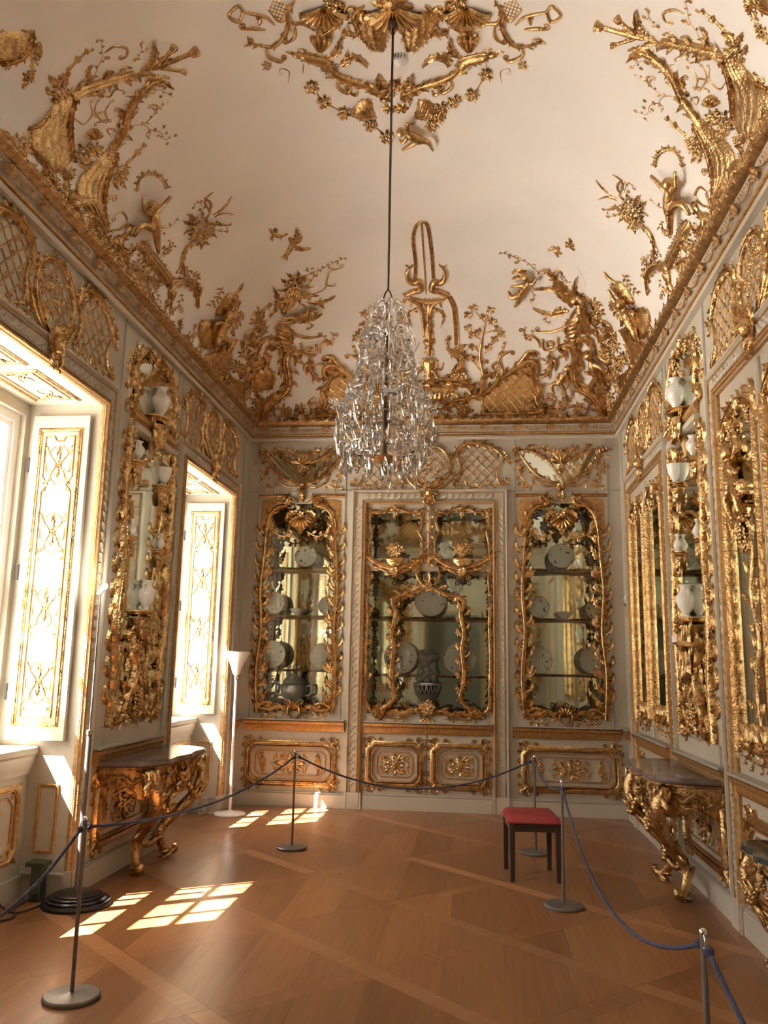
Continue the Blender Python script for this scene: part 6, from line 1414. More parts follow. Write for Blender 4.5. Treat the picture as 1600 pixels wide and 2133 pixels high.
for pts in (((1240, 860), (1270, 960), (1330, 1010), (1360, 1100)), ((1290, 1240), (1340, 1180), (1350, 1090)), ((1180, 560), (1220, 600), (1250, 680)), ((1500, 1000), (1470, 1080), (1420, 1130)), ((1290, 720), (1350, 760), (1380, 840))): o.sweep(k2(*pts), 3.6, 5, prof=PR_RIDGE, name='scroll', curl=(1, -1), cr=5)
for q in ((1300, 940), (1330, 1130), (1260, 1300), (1380, 900), (1310, 790), (1480, 900), (1240, 720), (1420, 640), (1340, 1230), (1410, 1180)): o.bouquet(k2.p(*q), 10, 8, 5)
for q in ((1300, 860, 1330, 770), (1330, 880, 1390, 800), (1420, 770, 1400, 690), (1260, 760, 1230, 690), (1350, 1030, 1310, 960), (1450, 1120, 1520, 1050), (1380, 1300, 1450, 1200)): o.leaf(k2.p(*q[:2]), k2.p(*q[2:]), 6, bend=.2, h=6, name='acanthus_leaf')
mirror_tree(root, 'gilded vase, herm and rockwork in the corner of the vault nearest the windows')
# left half figures
k1 = K(400, 440, .3125)
root = relief('figure_relief', k1.p(760, 650), 'gilded reclining figure on top of the palm pillar, left of the back vault'); o = vo(root, 22)
putto(VAULT, root, dict(head=k1.p(805, 640), neck=k1.p(770, 655), hip=k1.p(690, 690), lelbow=k1.p(800, 690), lhand=k1.p(830, 665), relbow=k1.p(760, 620), rhand=k1.p(720, 590), lknee=k1.p(640, 710), lfoot=k1.p(560, 715), rknee=k1.p(650, 680), rfoot=k1.p(590, 690)), 'reclining_figure', lift=.03)
o.bouquet(k1.p(690, 510), 26, 16, 8, leaves=10); o.leaf(k1.p(640, 590), k1.p(545, 660), 8, bend=.15, h=7, lobes=5, name='acanthus_leaf'); tendril(o, k1((720, 520), (780, 480), (810, 420), (740, 390)), 1.3, k1((840, 390), (800, 380), (830, 430)), 6, 7); o.sweep(k1((780, 560), (880, 520), (900, 450), (920, 400), (1000, 375)), 2.6, curl=(0, 1), cr=5, name='tendril_scroll'); o.leaf(k1.p(760, 600), k1.p(950, 560), 6, bend=.15, h=6, lobes=5, name='acanthus_leaf'); o.sweep(k1((890, 490), (940, 500)), 2.4, curl=(0, 1), cr=4)
root = relief('bird_relief', k1.p(480, 1100), 'gilded stucco peacock in the left corner of the back vault', 'bird'); o = vo(root, 23)
o.loft(k1((430, 1060), (410, 1130), (440, 1190)), k1((520, 1040), (550, 1110), (530, 1190)), 11, ribs=4, nu=16, nv=12, name='peacock_body'); o.sweep(k1((480, 1060), (500, 1000), (490, 960), (530, 960)), 6, 8, name='peacock_neck', taper=(1, .5)); o.blob(k1.p(505, 975), 8, 8, 9, name='peacock_head')
for k in range(6): a = math.radians(110 + 22 * k); c = k1.p(460, 1140); o.leaf(c, (c[0] + 34 * math.cos(a), c[1] - 34 * math.sin(a)), 5, h=5, lobes=4, name='tail_feather')

# ---------- reliefs over the entrance, met in the mirrors
YM = (YB + YF) / 2
for nm, lb in (('fountain_relief', 'gilded stucco fountain on the vault over the entrance'), ('garden_relief', 'gilded trellis and palm pillar over the entrance, nearer the right wall'), ('garden_relief.001', 'gilded trellis and palm pillar over the entrance, nearer the windows')): mirror_tree(bpy.data.objects[nm], lb, cyy=YM)

# ---------- foliage rising from the cornice all round
def hedge(wall, u0, u1, seed, label):
    S = VaultSide(wall); Rr = random.Random(seed); P, N = S.pts([((u0 + u1) / 2, .05)]); root = empty('foliage_border', P[0], label, 'relief', 'foliage along the cornice'); o = Orn(S, root, GOLDF, seed); u = u0; k = 0
    while u < u1:
        h = Rr.uniform(.16, .34); s_ = 1 if k % 2 else -1; m_ = GOLD if k % 3 else GOLDF
        if k % 4 == 0: o.branch([(u, .03), (u + .05 * s_, h * .5), (u - .03 * s_, h), (u + .08 * s_, h * 1.35)], .009, 9, .075, .022, 3, .026, mat=m_)
        elif k % 4 == 1: o.sweep([(u - .11, .05), (u - .03, .13), (u + .07, .09), (u + .12, h * .8)], .016, .03, prof=PR_RIDGE, curl=(-1, 1), cr=.032, mat=m_); o.bouquet((u + .04, .06), .045, 6, .026, mat=m_)
        elif k % 4 == 2:
            def fan(o):
                for j in range(5): a = math.radians(30 + 30 * j); o.leaf((u, .03), (u + h * .62 * math.cos(a), .03 + h * .72 * math.sin(a)), .03, bend=.2 * (1 if j > 2 else -1), h=.035)
            o.group('leaf_fan', fan, m_)
        else: o.bouquet((u, .07), .06, 9, .03, mat=m_); o.branch([(u, .08), (u + .07 * s_, h * .7), (u + .02 * s_, h)], .008, 6, .06, .02, 2, .022, mat=m_)
        u += Rr.uniform(.13, .19); k += 1
hedge('right', 4.0, 9.9, 5, 'gilded leaves and blossoms rising from the cornice of the right wall'); hedge('left', 4.0, 9.9, 6, 'gilded leaves and blossoms rising from the cornice over the windows'); hedge('back', XL + .4, XR - .4, 7, 'gilded leaves and blossoms rising from the cornice of the back wall')

# ---------- smoke detector on the ceiling
P, N = VAULT.pts([(834, 124)]); P, N = P[0], N[0]
root = empty('smoke_detector', P, 'white smoke detector with black digits on the ceiling under the rosette', 'smoke detector')
MB().lathe(P + N * .001, [(.055, 0), (.055, .018), (.048, .03), (.03, .05), (.0, .055)], 24, axis=N).build('detector_body', LAMPW, root, smooth=40)
MB().lathe(P + N * .001, [(.042, .030), (.0425, .036), (.036, .042)], 20, axis=N, caps=False).build('sensor_ring', BLACK, root)
cu = bpy.data.curves.new('digits', 'FONT'); cu.body = '9371'; cu.size = .05; cu.align_x = 'CENTER'; cu.extrude = .001
to = bpy.data.objects.new('digits', cu); col.objects.link(to); me = bpy.data.meshes.new_from_object(to.evaluated_get(bpy.context.evaluated_depsgraph_get())); bpy.data.objects.remove(to)
to = bpy.data.objects.new('digits', me); col.objects.link(to); me.materials.append(BLACK); to.parent = root; to.location = (0, -.062, -.03); to.rotation_euler = (PI * .62, 0, 0); to['label'] = 'black digits 9371 on the detector plate'
MB().box(P[0] - .06, P[0] + .06, P[1] - .058, P[1] - .055, P[2] - .045, P[2] + .01).build('number_plate', LAMPW, root)
# ================================================================== THINGS
def back_px(px, py, y):
    w = rays([(px, py)])[0]; t = (y - EYE[1]) / w[1]; return EYE + t * w
# ---- porcelain in the niches
def plate(px, py, rpx, zs, label):
    y = YB + .10; P = back_px(px, py, y); r = rpx * y / FPX * 1.02; c = (P[0], y, zs + .013 + r * .985)
    ax = Vector((0, -1, .16)).normalized(); q = Vector(c) + Vector((0, .0, 0))
    root = empty('painted_plate', (c[0], c[1], zs + .013), label, 'plate', 'painted plates in the niches')
    MB().lathe(q, [(0, .004), (r * .62, .004), (r * .68, .010), (r * .96, .026), (r, .03), (r * .99, .024), (r * .66, -.002), (r * .4, -.006), (0, -.006)], 32, axis=ax).build('dish', PLATE, root, smooth=40)
    MB().lathe(q, [(r * .965, .029), (r * 1.005, .033), (r * 1.005, .026)], 32, axis=ax, caps=False).build('gilt_rim', GOLDM, root)
Lf, Ct, Rt = 'the left display niche', 'the central cabinet', 'the right display niche'
plate(638, 1152, 23, 2.895, 'painted plate alone on the top shelf of ' + Lf)
plate(684, 1263, 20, 2.285, 'smaller painted plate on the middle shelf of ' + Lf); plate(570, 1263, 24, 2.285, 'larger painted plate on the middle shelf of ' + Lf)
plate(672, 1370, 27, 1.61, 'painted plate on the bottom shelf of %s, nearer the cabinet' % Lf); plate(566, 1375, 29, 1.61, 'painted plate on the bottom shelf of %s, nearer the windows' % Lf)
plate(897, 1258, 32, 2.283, 'painted plate alone on the upper shelf of ' + Ct)
plate(835, 1370, 34, 1.573, 'painted plate on the lower shelf of %s, left of the basket vase' % Ct); plate(958, 1368, 33, 1.573, 'painted plate on the lower shelf of %s, right of the basket vase' % Ct)
plate(1168, 1155, 26, 2.895, 'painted plate alone on the top shelf of ' + Rt)
plate(1235, 1268, 17, 2.285, 'small painted plate on the middle shelf of ' + Rt); plate(1122, 1268, 22, 2.285, 'larger painted plate on the middle shelf of ' + Rt)
plate(1235, 1375, 28, 1.61, 'painted plate on the bottom shelf of %s, nearer the right wall' % Rt); plate(1122, 1377, 27, 1.61, 'painted plate on the bottom shelf of %s, nearer the cabinet' % Rt)
for px, zs, lb in ((622, 2.285, Lf), (1176, 2.285, Rt)):
    P = back_px(px, 1270, YB + .17); b = tag(MB().lathe((P[0], YB + .17, zs + .013), [(0, 0), (.04, 0), (.045, .01), (.09, .05), (.115, .085), (.108, .085), (.08, .045), (0, .03)], 24).build('porcelain_bowl', PLATE, smooth=50, at=(P[0], YB + .17, zs + .013)), 'painted porcelain bowl between the plates on the middle shelf of ' + lb, 'bowl')
# basket vase with fruit and figures
P = back_px(890, 1430, YB + .17); c = Vector((P[0], YB + .17, 1.125))
root = empty('basket_vase', c, 'grey porcelain basket vase heaped with fruit in the central cabinet', 'vase')
MB().lathe(c, [(0, 0), (.11, 0), (.115, .03), (.07, .06), (.055, .10), (.07, .13), (.12, .18), (.135, .21)], 24).build('foot', BISQ, root, smooth=50)
MB().lathe(c, [(.13, .205), (.15, .225), (.13, .23)], 24, caps=False).build('lower_ring', BISQ, root, smooth=50)
bars = MB()
for k in range(18):
    a = 2 * PI * k / 18
    for b_ in (-.18, .18): bars.tube([(c.x + (.135 + .03 * t) * math.cos(a + b_ * t), c.y + (.135 + .03 * t) * math.sin(a + b_ * t), c.z + .22 + .12 * t) for t in (0, .5, 1)], .008, 5)
tag(bars.build('openwork', BISQ, root, smooth=60), kind='stuff')
MB().lathe(c, [(.125, .21), (.14, .34)], 20, caps=False).build('inner_wall', BLACK, root)
MB().lathe(c, [(.165, .335), (.18, .35), (.17, .365), (.15, .36)], 24).build('upper_ring', BISQ, root, smooth=50)
fr = random.Random(4)
for k in range(26):
    h = k / 26; a = 2.4 * k; r_ = (.12 - .05 * h) * (.6 + .4 * fr.random()); MB().ball((c.x + r_ * math.cos(a), c.y + r_ * .8 * math.sin(a), c.z + .38 + .26 * h), .045 + .015 * fr.random(), n=8, m_=6).build('fruit', BISQ, root, smooth='all')
MB().lathe(c + Vector((0, 0, .62)), [(.10, 0), (.13, .05), (.16, .07), (.15, .08), (.06, .06)], 20).build('flower_cup', BISQ, root, smooth=50)
for k in range(7): a = 2 * PI * k / 7; MB().ball((c.x + .08 * math.cos(a), c.y + .06 * math.sin(a), c.z + .71 + .03 * (k % 2)), .035, n=8, m_=5).build('blossom', BISQ, root, smooth='all')
# tureen in the left niche
P = back_px(612, 1440, YB + .17); c = Vector((P[0], YB + .17, 1.125))
root = empty('porcelain_tureen', c, 'grey porcelain tureen with figures on the floor of the left display niche', 'tureen')
MB().lathe(c, [(0, 0), (.10, 0), (.11, .02), (.06, .05), (.07, .09), (.14, .16), (.17, .24), (.16, .30), (.13, .32)], 24).build('bowl', BISQ, root, smooth=50)
MB().lathe(c, [(.135, .32), (.15, .33), (.12, .38), (.06, .43), (.03, .45), (.0, .455)], 24).build('lid', BISQ, root, smooth=50)
for s_ in (-1, 1):
    MB().tube(catmull([(c.x + s_ * .15, c.y, c.z + .29), (c.x + s_ * .22, c.y, c.z + .30), (c.x + s_ * .22, c.y, c.z + .20), (c.x + s_ * .15, c.y, c.z + .17)], 6), .016, 6).build('handle', BISQ, root, smooth='all')
    MB().ball((c.x + s_ * .07, c.y - .02, c.z + .45), .035, rz=.06).build('figure_body', BISQ, root, smooth='all'); MB().ball((c.x + s_ * .06, c.y - .02, c.z + .53), .025).build('figure_head', BISQ, root, smooth='all')
MB().ball((c.x, c.y, c.z + .50), .03, rz=.06).build('finial', BISQ, root, smooth='all')

# ---- chandelier
cc = np.array([XC, 5.24, 0.0]); ztop = float(vault_z(np.array([XC]), np.array([5.24]))[0])
root = empty('chandelier', (XC, 5.24, 2.93), 'crystal chandelier hung on a long rod in the middle of the room', 'chandelier')
MB().tube([(XC, 5.24, ztop - .01), (XC, 5.24, 4.20)], .0085, 8).build('rod', IRON, root, smooth='all')
MB().lathe((XC, 5.24, ztop - .09), [(.012, 0), (.03, .02), (.035, .045), (.015, .07), (.03, .09)], 14).build('ceiling_boss', IRON, root, smooth=50)
hk = catmull([(0, 4.20), (.018, 4.17), (.032, 4.12), (.03, 4.09), (.012, 4.095), (0, 4.11), (-.012, 4.095), (-.03, 4.09), (-.032, 4.12), (-.018, 4.17), (0, 4.20)], 5)
MB().tube([(XC + a, 5.24, z) for a, z in hk], .0055, 6).build('hook', IRON, root, smooth='all')
MB().lathe((XC, 5.24, 2.98), [(0, 0), (.03, .005), (.05, .03), (.02, .06), (.012, .12), (.018, .3), (.03, .36), (.012, .42), (.010, .7), (.02, .76), (.009, .82), (.008, 1.12)], 14).build('stem', IRON, root, smooth=50)
MB().lathe((XC, 5.24, 3.02), [(.02, -.03), (.07, -.02), (.10, .0), (.07, .015), (.02, .01)], 20).build('gilt_dish', GOLD, root, smooth=50)
SILVER = simple('silvered_brass', (.62, .56, .46), .3, 1.0)
for z, r in ((4.02, .10), (3.84, .15), (3.66, .19), (3.46, .245), (3.26, .305), (3.10, .255)):
    MB().tube([(XC + r * math.cos(t), 5.24 + r * math.sin(t), z) for t in np.linspace(0, 2 * PI, 33)], .003, 5, caps=False).build('ring', CRYSTAL, root, smooth='all')
crm = MB(); n_ = 8
prf = [(0, 0), (.006, .006), (.013, .022), (.014, .034), (.008, .058), (.002, .078), (0, .082)]
crm.lathe((0, 0, -.082), prf, n_); DROP = crm.build('crystal_drop', CRYSTAL); DROP.parent = root; DROP_ME = DROP.data; bpy.data.objects.remove(DROP)
b_ = MB(); b_.ball((0, 0, 0), .012, n=8, m_=5); BEAD = b_.build('crystal_bead', CRYSTAL); BEAD_ME = BEAD.data; bpy.data.objects.remove(BEAD)
sp_ = MB(); sp_.lathe((0, 0, -.15), [(0, 0), (.006, .02), (.011, .06), (.009, .10), (.012, .13), (.006, .15)], 8); SPEAR = sp_.build('crystal_spear', CRYSTAL); SPEAR_ME = SPEAR.data; bpy.data.objects.remove(SPEAR)
rc = random.Random(12)
def crystal(me, nm, x, y, z, s=1.0):
    o = bpy.data.objects.new(nm, me); col.objects.link(o); o.parent = root
    o.location = (x - XC, y - 5.24, z - 2.93); o.scale = (s, s, s * rc.uniform(.9, 1.15)); o.rotation_euler = (rc.uniform(-.12, .12), rc.uniform(-.12, .12), rc.uniform(0, 3))
for z, r, n_, s in ((4.08, .10, 9, .85), (4.00, .14, 12, .95), (3.90, .15, 15, 1.0), (3.82, .17, 15, 1.1), (3.72, .19, 17, 1.0), (3.64, .21, 18, 1.2), (3.54, .235, 19, 1.0), (3.46, .25, 21, 1.3), (3.35, .29, 22, 1.05), (3.27, .315, 25, 1.45), (3.17, .28, 19, 1.05), (3.10, .265, 22, 1.45), (3.03, .15, 11, 1.2), (3.22, .17, 12, 1.3), (3.50, .13, 10, 1.2), (3.78, .08, 8, 1.1)):
    for k in range(n_):
        a = 2 * PI * k / n_ + rc.random() * .25; q = r * rc.uniform(.90, 1.07); crystal(SPEAR_ME if k % 5 == 2 else DROP_ME, 'crystal_spear' if k % 5 == 2 else 'crystal_drop', XC + q * math.cos(a), 5.24 + q * math.sin(a), z + rc.uniform(-.03, .02), s * rc.uniform(.9, 1.3))
for k in range(8):
    a = 2 * PI * k / 8 + .2; ca, sa = math.cos(a), math.sin(a)
    pts = catmull([(.02, 3.18), (.10, 3.10), (.20, 3.12), (.28, 3.22), (.32, 3.34)], 6); MB().tube([(XC + q * ca, 5.24 + q * sa, z) for q, z in pts], .0055, 6).build('arm', SILVER, root, smooth='all')
    MB().lathe((XC + .32 * ca, 5.24 + .32 * sa, 3.34), [(.01, 0), (.040, .008), (.045, .014), (.015, .016), (.012, .04), (.016, .045), (.010, .04)], 12).build('candle_cup', CRYSTAL, root, smooth=50)
    if k % 2 == 0: pts = catmull([(.01, 3.75), (.08, 3.70), (.17, 3.74), (.22, 3.83)], 5); MB().tube([(XC + q * ca, 5.24 + q * sa, z) for q, z in pts], .0045, 5).build('upper_arm', SILVER, root, smooth='all')
    lv = MB()
    for j in range(5): b = a + j * 1.25; lv.lathe((XC + .32 * ca + .02 * math.cos(b), 5.24 + .32 * sa + .02 * math.sin(b), 3.38), [(0, 0), (.014, .012), (.012, .035), (0, .055)], 6, axis=(math.cos(b), math.sin(b), .6))
    tag(lv.build('crystal_flower', CRYSTAL, root, smooth='all'), kind='stuff')
    for cv in (((.01, 4.03), (.06, 4.10), (.12, 4.06), (.13, 3.98)), ((.02, 3.86), (.10, 3.92), (.17, 3.88), (.19, 3.80))):
        pts = catmull(cv, 4); MB().tube([(XC + q * math.cos(a + cv[0][1]), 5.24 + q * math.sin(a + cv[0][1]), z) for q, z in pts], np.interp(np.linspace(0, 1, len(pts)), [0, .6, 1], [.006, .014, .004]), 6).build('crystal_leaf', CRYSTAL, root, smooth='all')
    for (r0, z0, r1, z1) in ((.13, 4.02, .19, 3.68), (.19, 3.68, .25, 3.46), (.25, 3.46, .31, 3.27)):
        ch = MB()
        for j in range(7):
            t = j / 6; q = r0 + (r1 - r0) * t; ch.ball((XC + q * math.cos(a + .39), 5.24 + q * math.sin(a + .39), z0 + (z1 - z0) * t - .10 * t * (1 - t)), .0085, n=6, m_=4)
        tag(ch.build('bead_chain', CRYSTAL, root, smooth='all'), kind='stuff')

# ---- rope barrier
TOPZ = .87
def stanchion(x, y, label, ang=0.0):
    root = empty('barrier_post', (x, y, 0), label, 'post', 'barrier posts'); MB().lathe((x, y, 0), [(0, 0), (.140, 0), (.143, .006), (.143, .017), (.136, .024), (.03, .028), (.014, .034), (0, .034)], 36).build('base', STEEL, root, smooth=35)
    MB().tube([(x, y, .03), (x, y, TOPZ)], .0105, 12).build('pole', STEEL, root, smooth=50); MB().lathe((x, y, TOPZ - .004), [(.0125, 0), (.0125, .012), (.008, .018), (0, .02)], 12).build('cap', CHROME, root, smooth=50)
    for s_ in (-1, 1): MB().tube([(x + s_ * .018 * math.cos(ang) + .016 * math.cos(t) * math.cos(ang), y + s_ * .018 * math.sin(ang) + .016 * math.cos(t) * math.sin(ang), TOPZ - .025 + .022 * math.sin(t)) for t in np.linspace(0, 2 * PI, 17)], .0032, 6, caps=False).build('hook_ring', CHROME, root, smooth='all')
ST = dict(a=(-2.05, 4.42), b=(-1.708, 8.055), c=(.548, 8.30), d=(.629, 6.546), e=(.725, 2.98), z=(-2.30, 2.75), f=(.98, 1.55))
stanchion(*ST['a'], 'grey barrier post beside the black lamp stand, rope ends at its top', 1.3); stanchion(*ST['b'], 'grey barrier post before the left dado panel of the back wall', .5)
stanchion(*ST['c'], 'grey barrier post behind the red stool', .5); stanchion(*ST['d'], 'grey barrier post in front of the red stool', 1.5); stanchion(*ST['e'], 'grey barrier post nearest the entrance on the right', 1.5); stanchion(*ST['z'], 'grey barrier post by the entrance near the windows', 1.5); stanchion(*ST['f'], 'grey barrier post by the entrance near the right wall', 1.5)
def rope(a, b, sag, label):
    A, B = np.array([*ST[a], TOPZ - .045]), np.array([*ST[b], TOPZ - .045]); d = (B - A) / np.linalg.norm(B - A); A = A + d * .04; B = B - d * .04
    P = [A + (B - A) * t - np.array([0, 0, sag * 4 * t * (1 - t)]) for t in np.linspace(0, 1, 40)]
    root = empty('barrier_rope', P[20], label, 'rope', 'barrier ropes'); MB().tube(P, .0085, 8).build('cord', ROPE, root, smooth='all')
    for q in (P[0], P[-1]): MB().ball(q, .017, n=8, m_=6).build('knot', ROPE, root, smooth='all')
rope('a', 'b', .13, 'blue rope along the window side between two barrier posts'); rope('b', 'c', .27, 'blue rope hanging along the back wall'); rope('c', 'd', .09, 'short blue rope beside the red stool'); rope('d', 'e', .33, 'long blue rope sagging on the right over the parquet'); rope('z', 'a', .30, 'blue rope running to the entrance on the window side'); rope('e', 'f', .25, 'blue rope running to the entrance near the right wall')

# ---- stool
c = Vector((.455, 7.445, 0)); ang = math.radians(5); root = empty('stool', c, 'dark wooden stool with a red leather seat', 'stool'); root.rotation_euler = (0, 0, ang)
def loc(mb, nm, mt, **k):
    o = MB(); o.v, o.f = mb.v, mb.f; ob = o.build(nm, mt, None, **k); ob.parent = root; return ob
hx, hy = .185, .215
for sx in (-1, 1):
    for sy in (-1, 1):
        x, y = sx * hx, sy * hy; mb = MB(); t, b = .023, .017
        mb.add([(x - b, y - b, 0), (x + b, y - b, 0), (x + b, y + b, 0), (x - b, y + b, 0), (x - t, y - t, .46), (x + t, y - t, .46), (x + t, y + t, .46), (x - t, y + t, .46)], [(0, 3, 2, 1), (4, 5, 6, 7), (0, 1, 5, 4), (1, 2, 6, 5), (2, 3, 7, 6), (3, 0, 4, 7)]); loc(mb, 'leg', DKWOOD, bevel=.003)
for y in (-hy, hy): loc(MB().box(-hx + .02, hx - .02, y - .012, y + .012, .385, .455), 'apron_rail', DKWOOD, bevel=.002)
for x in (-hx, hx): loc(MB().box(x - .012, x + .012, -hy + .02, hy - .02, .385, .455), 'apron_rail', DKWOOD, bevel=.002)
V = []; n_ = 16; F = []
for j in range(n_ + 1):
    for i in range(n_ + 1):
        u, v = i / n_ * 2 - 1, j / n_ * 2 - 1; e = max(abs(u), abs(v)); V.append((u * (hx + .035), v * (hy + .035), .462 + .06 * (1 - e ** 8) ** .5 * (.8 + .2 * (1 - u * u) * (1 - v * v)) if e < 1 else .462))
F = [(j * (n_ + 1) + i, j * (n_ + 1) + i + 1, (j + 1) * (n_ + 1) + i + 1, (j + 1) * (n_ + 1) + i) for j in range(n_) for i in range(n_)]
mb = MB().add(V, F); mb.box(-hx - .035, hx + .035, -hy - .035, hy + .035, .452, .4625); loc(mb, 'cushion', RED, smooth=70)

# ---- torchiere and lamp stand
x, y = -2.775, 9.64; root = empty('torchiere', (x, y, 0), 'white metal torchiere floor lamp in the corner by the window', 'floor lamp')
MB().lathe((x, y, 0), [(0, 0), (.175, 0), (.178, .008), (.17, .022), (.05, .030), (.025, .05), (0, .05)], 36).build('base', LAMPW, root, smooth=40)
MB().tube([(x, y, .04), (x, y, 1.56)], .0165, 14).build('pole', LAMPW, root, smooth=50); MB().lathe((x, y, 1.50), [(.024, 0), (.026, .03), (.02, .05)], 14).build('collar', CHROME, root, smooth=50)
MB().lathe((x, y, 1.54), [(.02, 0), (.045, .03), (.062, .09), (.085, .15), (.125, .215), (.148, .262), (.150, .28), (.142, .28), (.11, .215), (.05, .1), (0, .06)], 36).build('bowl_shade', LAMPW, root, smooth=50)
rc = random.Random(3)
for k in range(3):
    pts = [(x - .12 - .05 * j + rc.uniform(-.02, .02), y - .02 - .02 * k + rc.uniform(-.05, .05), .008 + .012 * (j % 2)) for j in range(6)]
    tag(MB().tube(catmull(pts, 6), .004, 6).build('lamp_cable', CABLE, smooth='all', at=pts[0]), ('pale lamp cable coiled at the foot of the torchiere', 'pale lamp cable looped over the torchiere base edge', 'pale lamp cable trailing to the socket box')[k], 'cable')
P = EYE + rays([(418, 1682)])[0] * ((9.70 - EYE[1]) / rays([(418, 1682)])[0][1])
root = empty('socket_box', (P[0], 9.69, .02), 'small white socket box low in the window niche', 'socket'); MB().box(P[0] - .075, P[0] + .075, 9.66, 9.705, .02, .17).build('housing', WHITEB, root, bevel=.005); MB().lathe((P[0], 9.661, .10), [(.022, 0), (.022, .004), (.017, .004)], 16, axis=(0, -1, 0)).build('socket_face', GREY, root)
x, y = -2.80, 5.99; root = empty('lamp_stand', (x, y, 0), 'black lamp stand with weighted disc base before the near window', 'floor lamp')
for k, (r, z0, z1) in enumerate(((.235, 0, .035), (.205, .036, .056), (.18, .057, .072), (.15, .073, .084))): MB().lathe((x, y, 0), [(0, z0), (r, z0), (r + .004, (z0 + z1) / 2), (r - .006, z1), (0, z1)], 40).build('base_disc', BLACK, root, smooth=35)
MB().tube([(x, y, .08), (x, y, 1.18)], .019, 14).build('lower_pole', STEEL, root, smooth=50); MB().tube([(x, y, 1.17), (x, y, 2.22)], .007, 10).build('upper_pole', STEEL, root, smooth=50); MB().lathe((x, y, 1.16), [(.024, 0), (.024, .03), (.01, .04)], 14).build('clamp', CHROME, root, smooth=50)
hd = MB().tube([(x - .02, y, 2.18), (x + .03, y - .01, 2.235)], [.016, .024], 12).build('spotlight_head', LAMPW, root, smooth=50); MB().ball((x + .036, y - .014, 2.243), .019, n=12, m_=8).build('lit_bulb', BULB, root, smooth='all')
lt = bpy.data.lights.new('spot_lamp_light', 'POINT'); lt.energy = 4; lt.color = (1, .9, .75); lt.shadow_soft_size = .03; lo = bpy.data.objects.new('spot_lamp_light', lt); col.objects.link(lo); lo.parent = root; lo.location = (.075, -.03, 2.27)
GREEN = simple('green_box_paint', (.06, .08, .05), .5)
root = empty('transformer_box', (-3.12, 6.04, 0), 'small dark green box with cables in the window niche behind the lamp stand', 'box'); MB().box(-3.16, -3.08, 6.0, 6.09, .0, .24).build('housing', GREEN, root, bevel=.006); MB().box(-3.19, -3.05, 5.97, 6.09, .24, .27).build('lid', GREEN, root, bevel=.004)
for k, pts in enumerate((((-3.1, 6.0, .05), (-3.15, 5.8, .01), (-3.05, 5.6, .01), (-3.2, 5.35, .01), (-3.05, 5.1, .01)), ((-3.0, 5.95, .01), (-3.1, 5.7, .01), (-3.22, 5.6, .12), (-3.2, 5.4, .01), (-3.1, 5.2, .01)))):
    tag(MB().tube(catmull(pts, 7), .007, 6).build('floor_cable', BLACK, smooth='all', at=pts[0]), ('black cable snaking over the niche floor below the near window', 'black cable looping up in the niche below the near window')[k], 'cable')

# ---- console tables
class Apron:
    """front of a console's apron: u = distance along its outline from the middle, v = height"""
    pix = False
    def __init__(s, X, sx, uc, hw, dep, slope=.25, dz=0.0):
        s.X, s.sx, s.uc, s.slope, s.dz = X, sx, uc, slope, dz; s.hand = 1 if sx > 0 else -1
        th = np.linspace(-PI / 2, PI / 2, 241); q = np.sign(np.sin(th)) * np.abs(np.sin(th)) ** .45; s.U = hw * q
        s.D = dep * np.abs(np.cos(th)) ** .7 + .018 * np.cos(3 * PI * np.abs(q)) * (1 - np.abs(q) ** 4)
        L = np.concatenate([[0], np.cumsum(np.hypot(np.diff(s.U), np.diff(s.D)))]); s.L = L - L[-1] / 2; s.half = L[-1] / 2
    def raw(s, u, v):
        U, D = np.interp(u, s.L, s.U), np.interp(u, s.L, s.D); k = s.slope * (.86 + s.dz - v)
        return np.stack([s.X + s.sx * np.maximum(D * (1 - k * 1.6) - .03, .012), s.uc + U * (.96 - k * .5), v], -1)
    def pts(s, uv):
        uv = np.atleast_2d(np.array(uv, float)); u, v = uv[:, 0], uv[:, 1]; P = s.raw(u, v); a = s.raw(u + .02, v) - s.raw(u - .02, v); b = s.raw(u, v + .01) - s.raw(u, v - .01)
        N = np.cross(a, b) * s.sx; N /= np.linalg.norm(N, axis=1)[:, None] + 1e-12; return P, N
    def unit(s, P): return 1.0
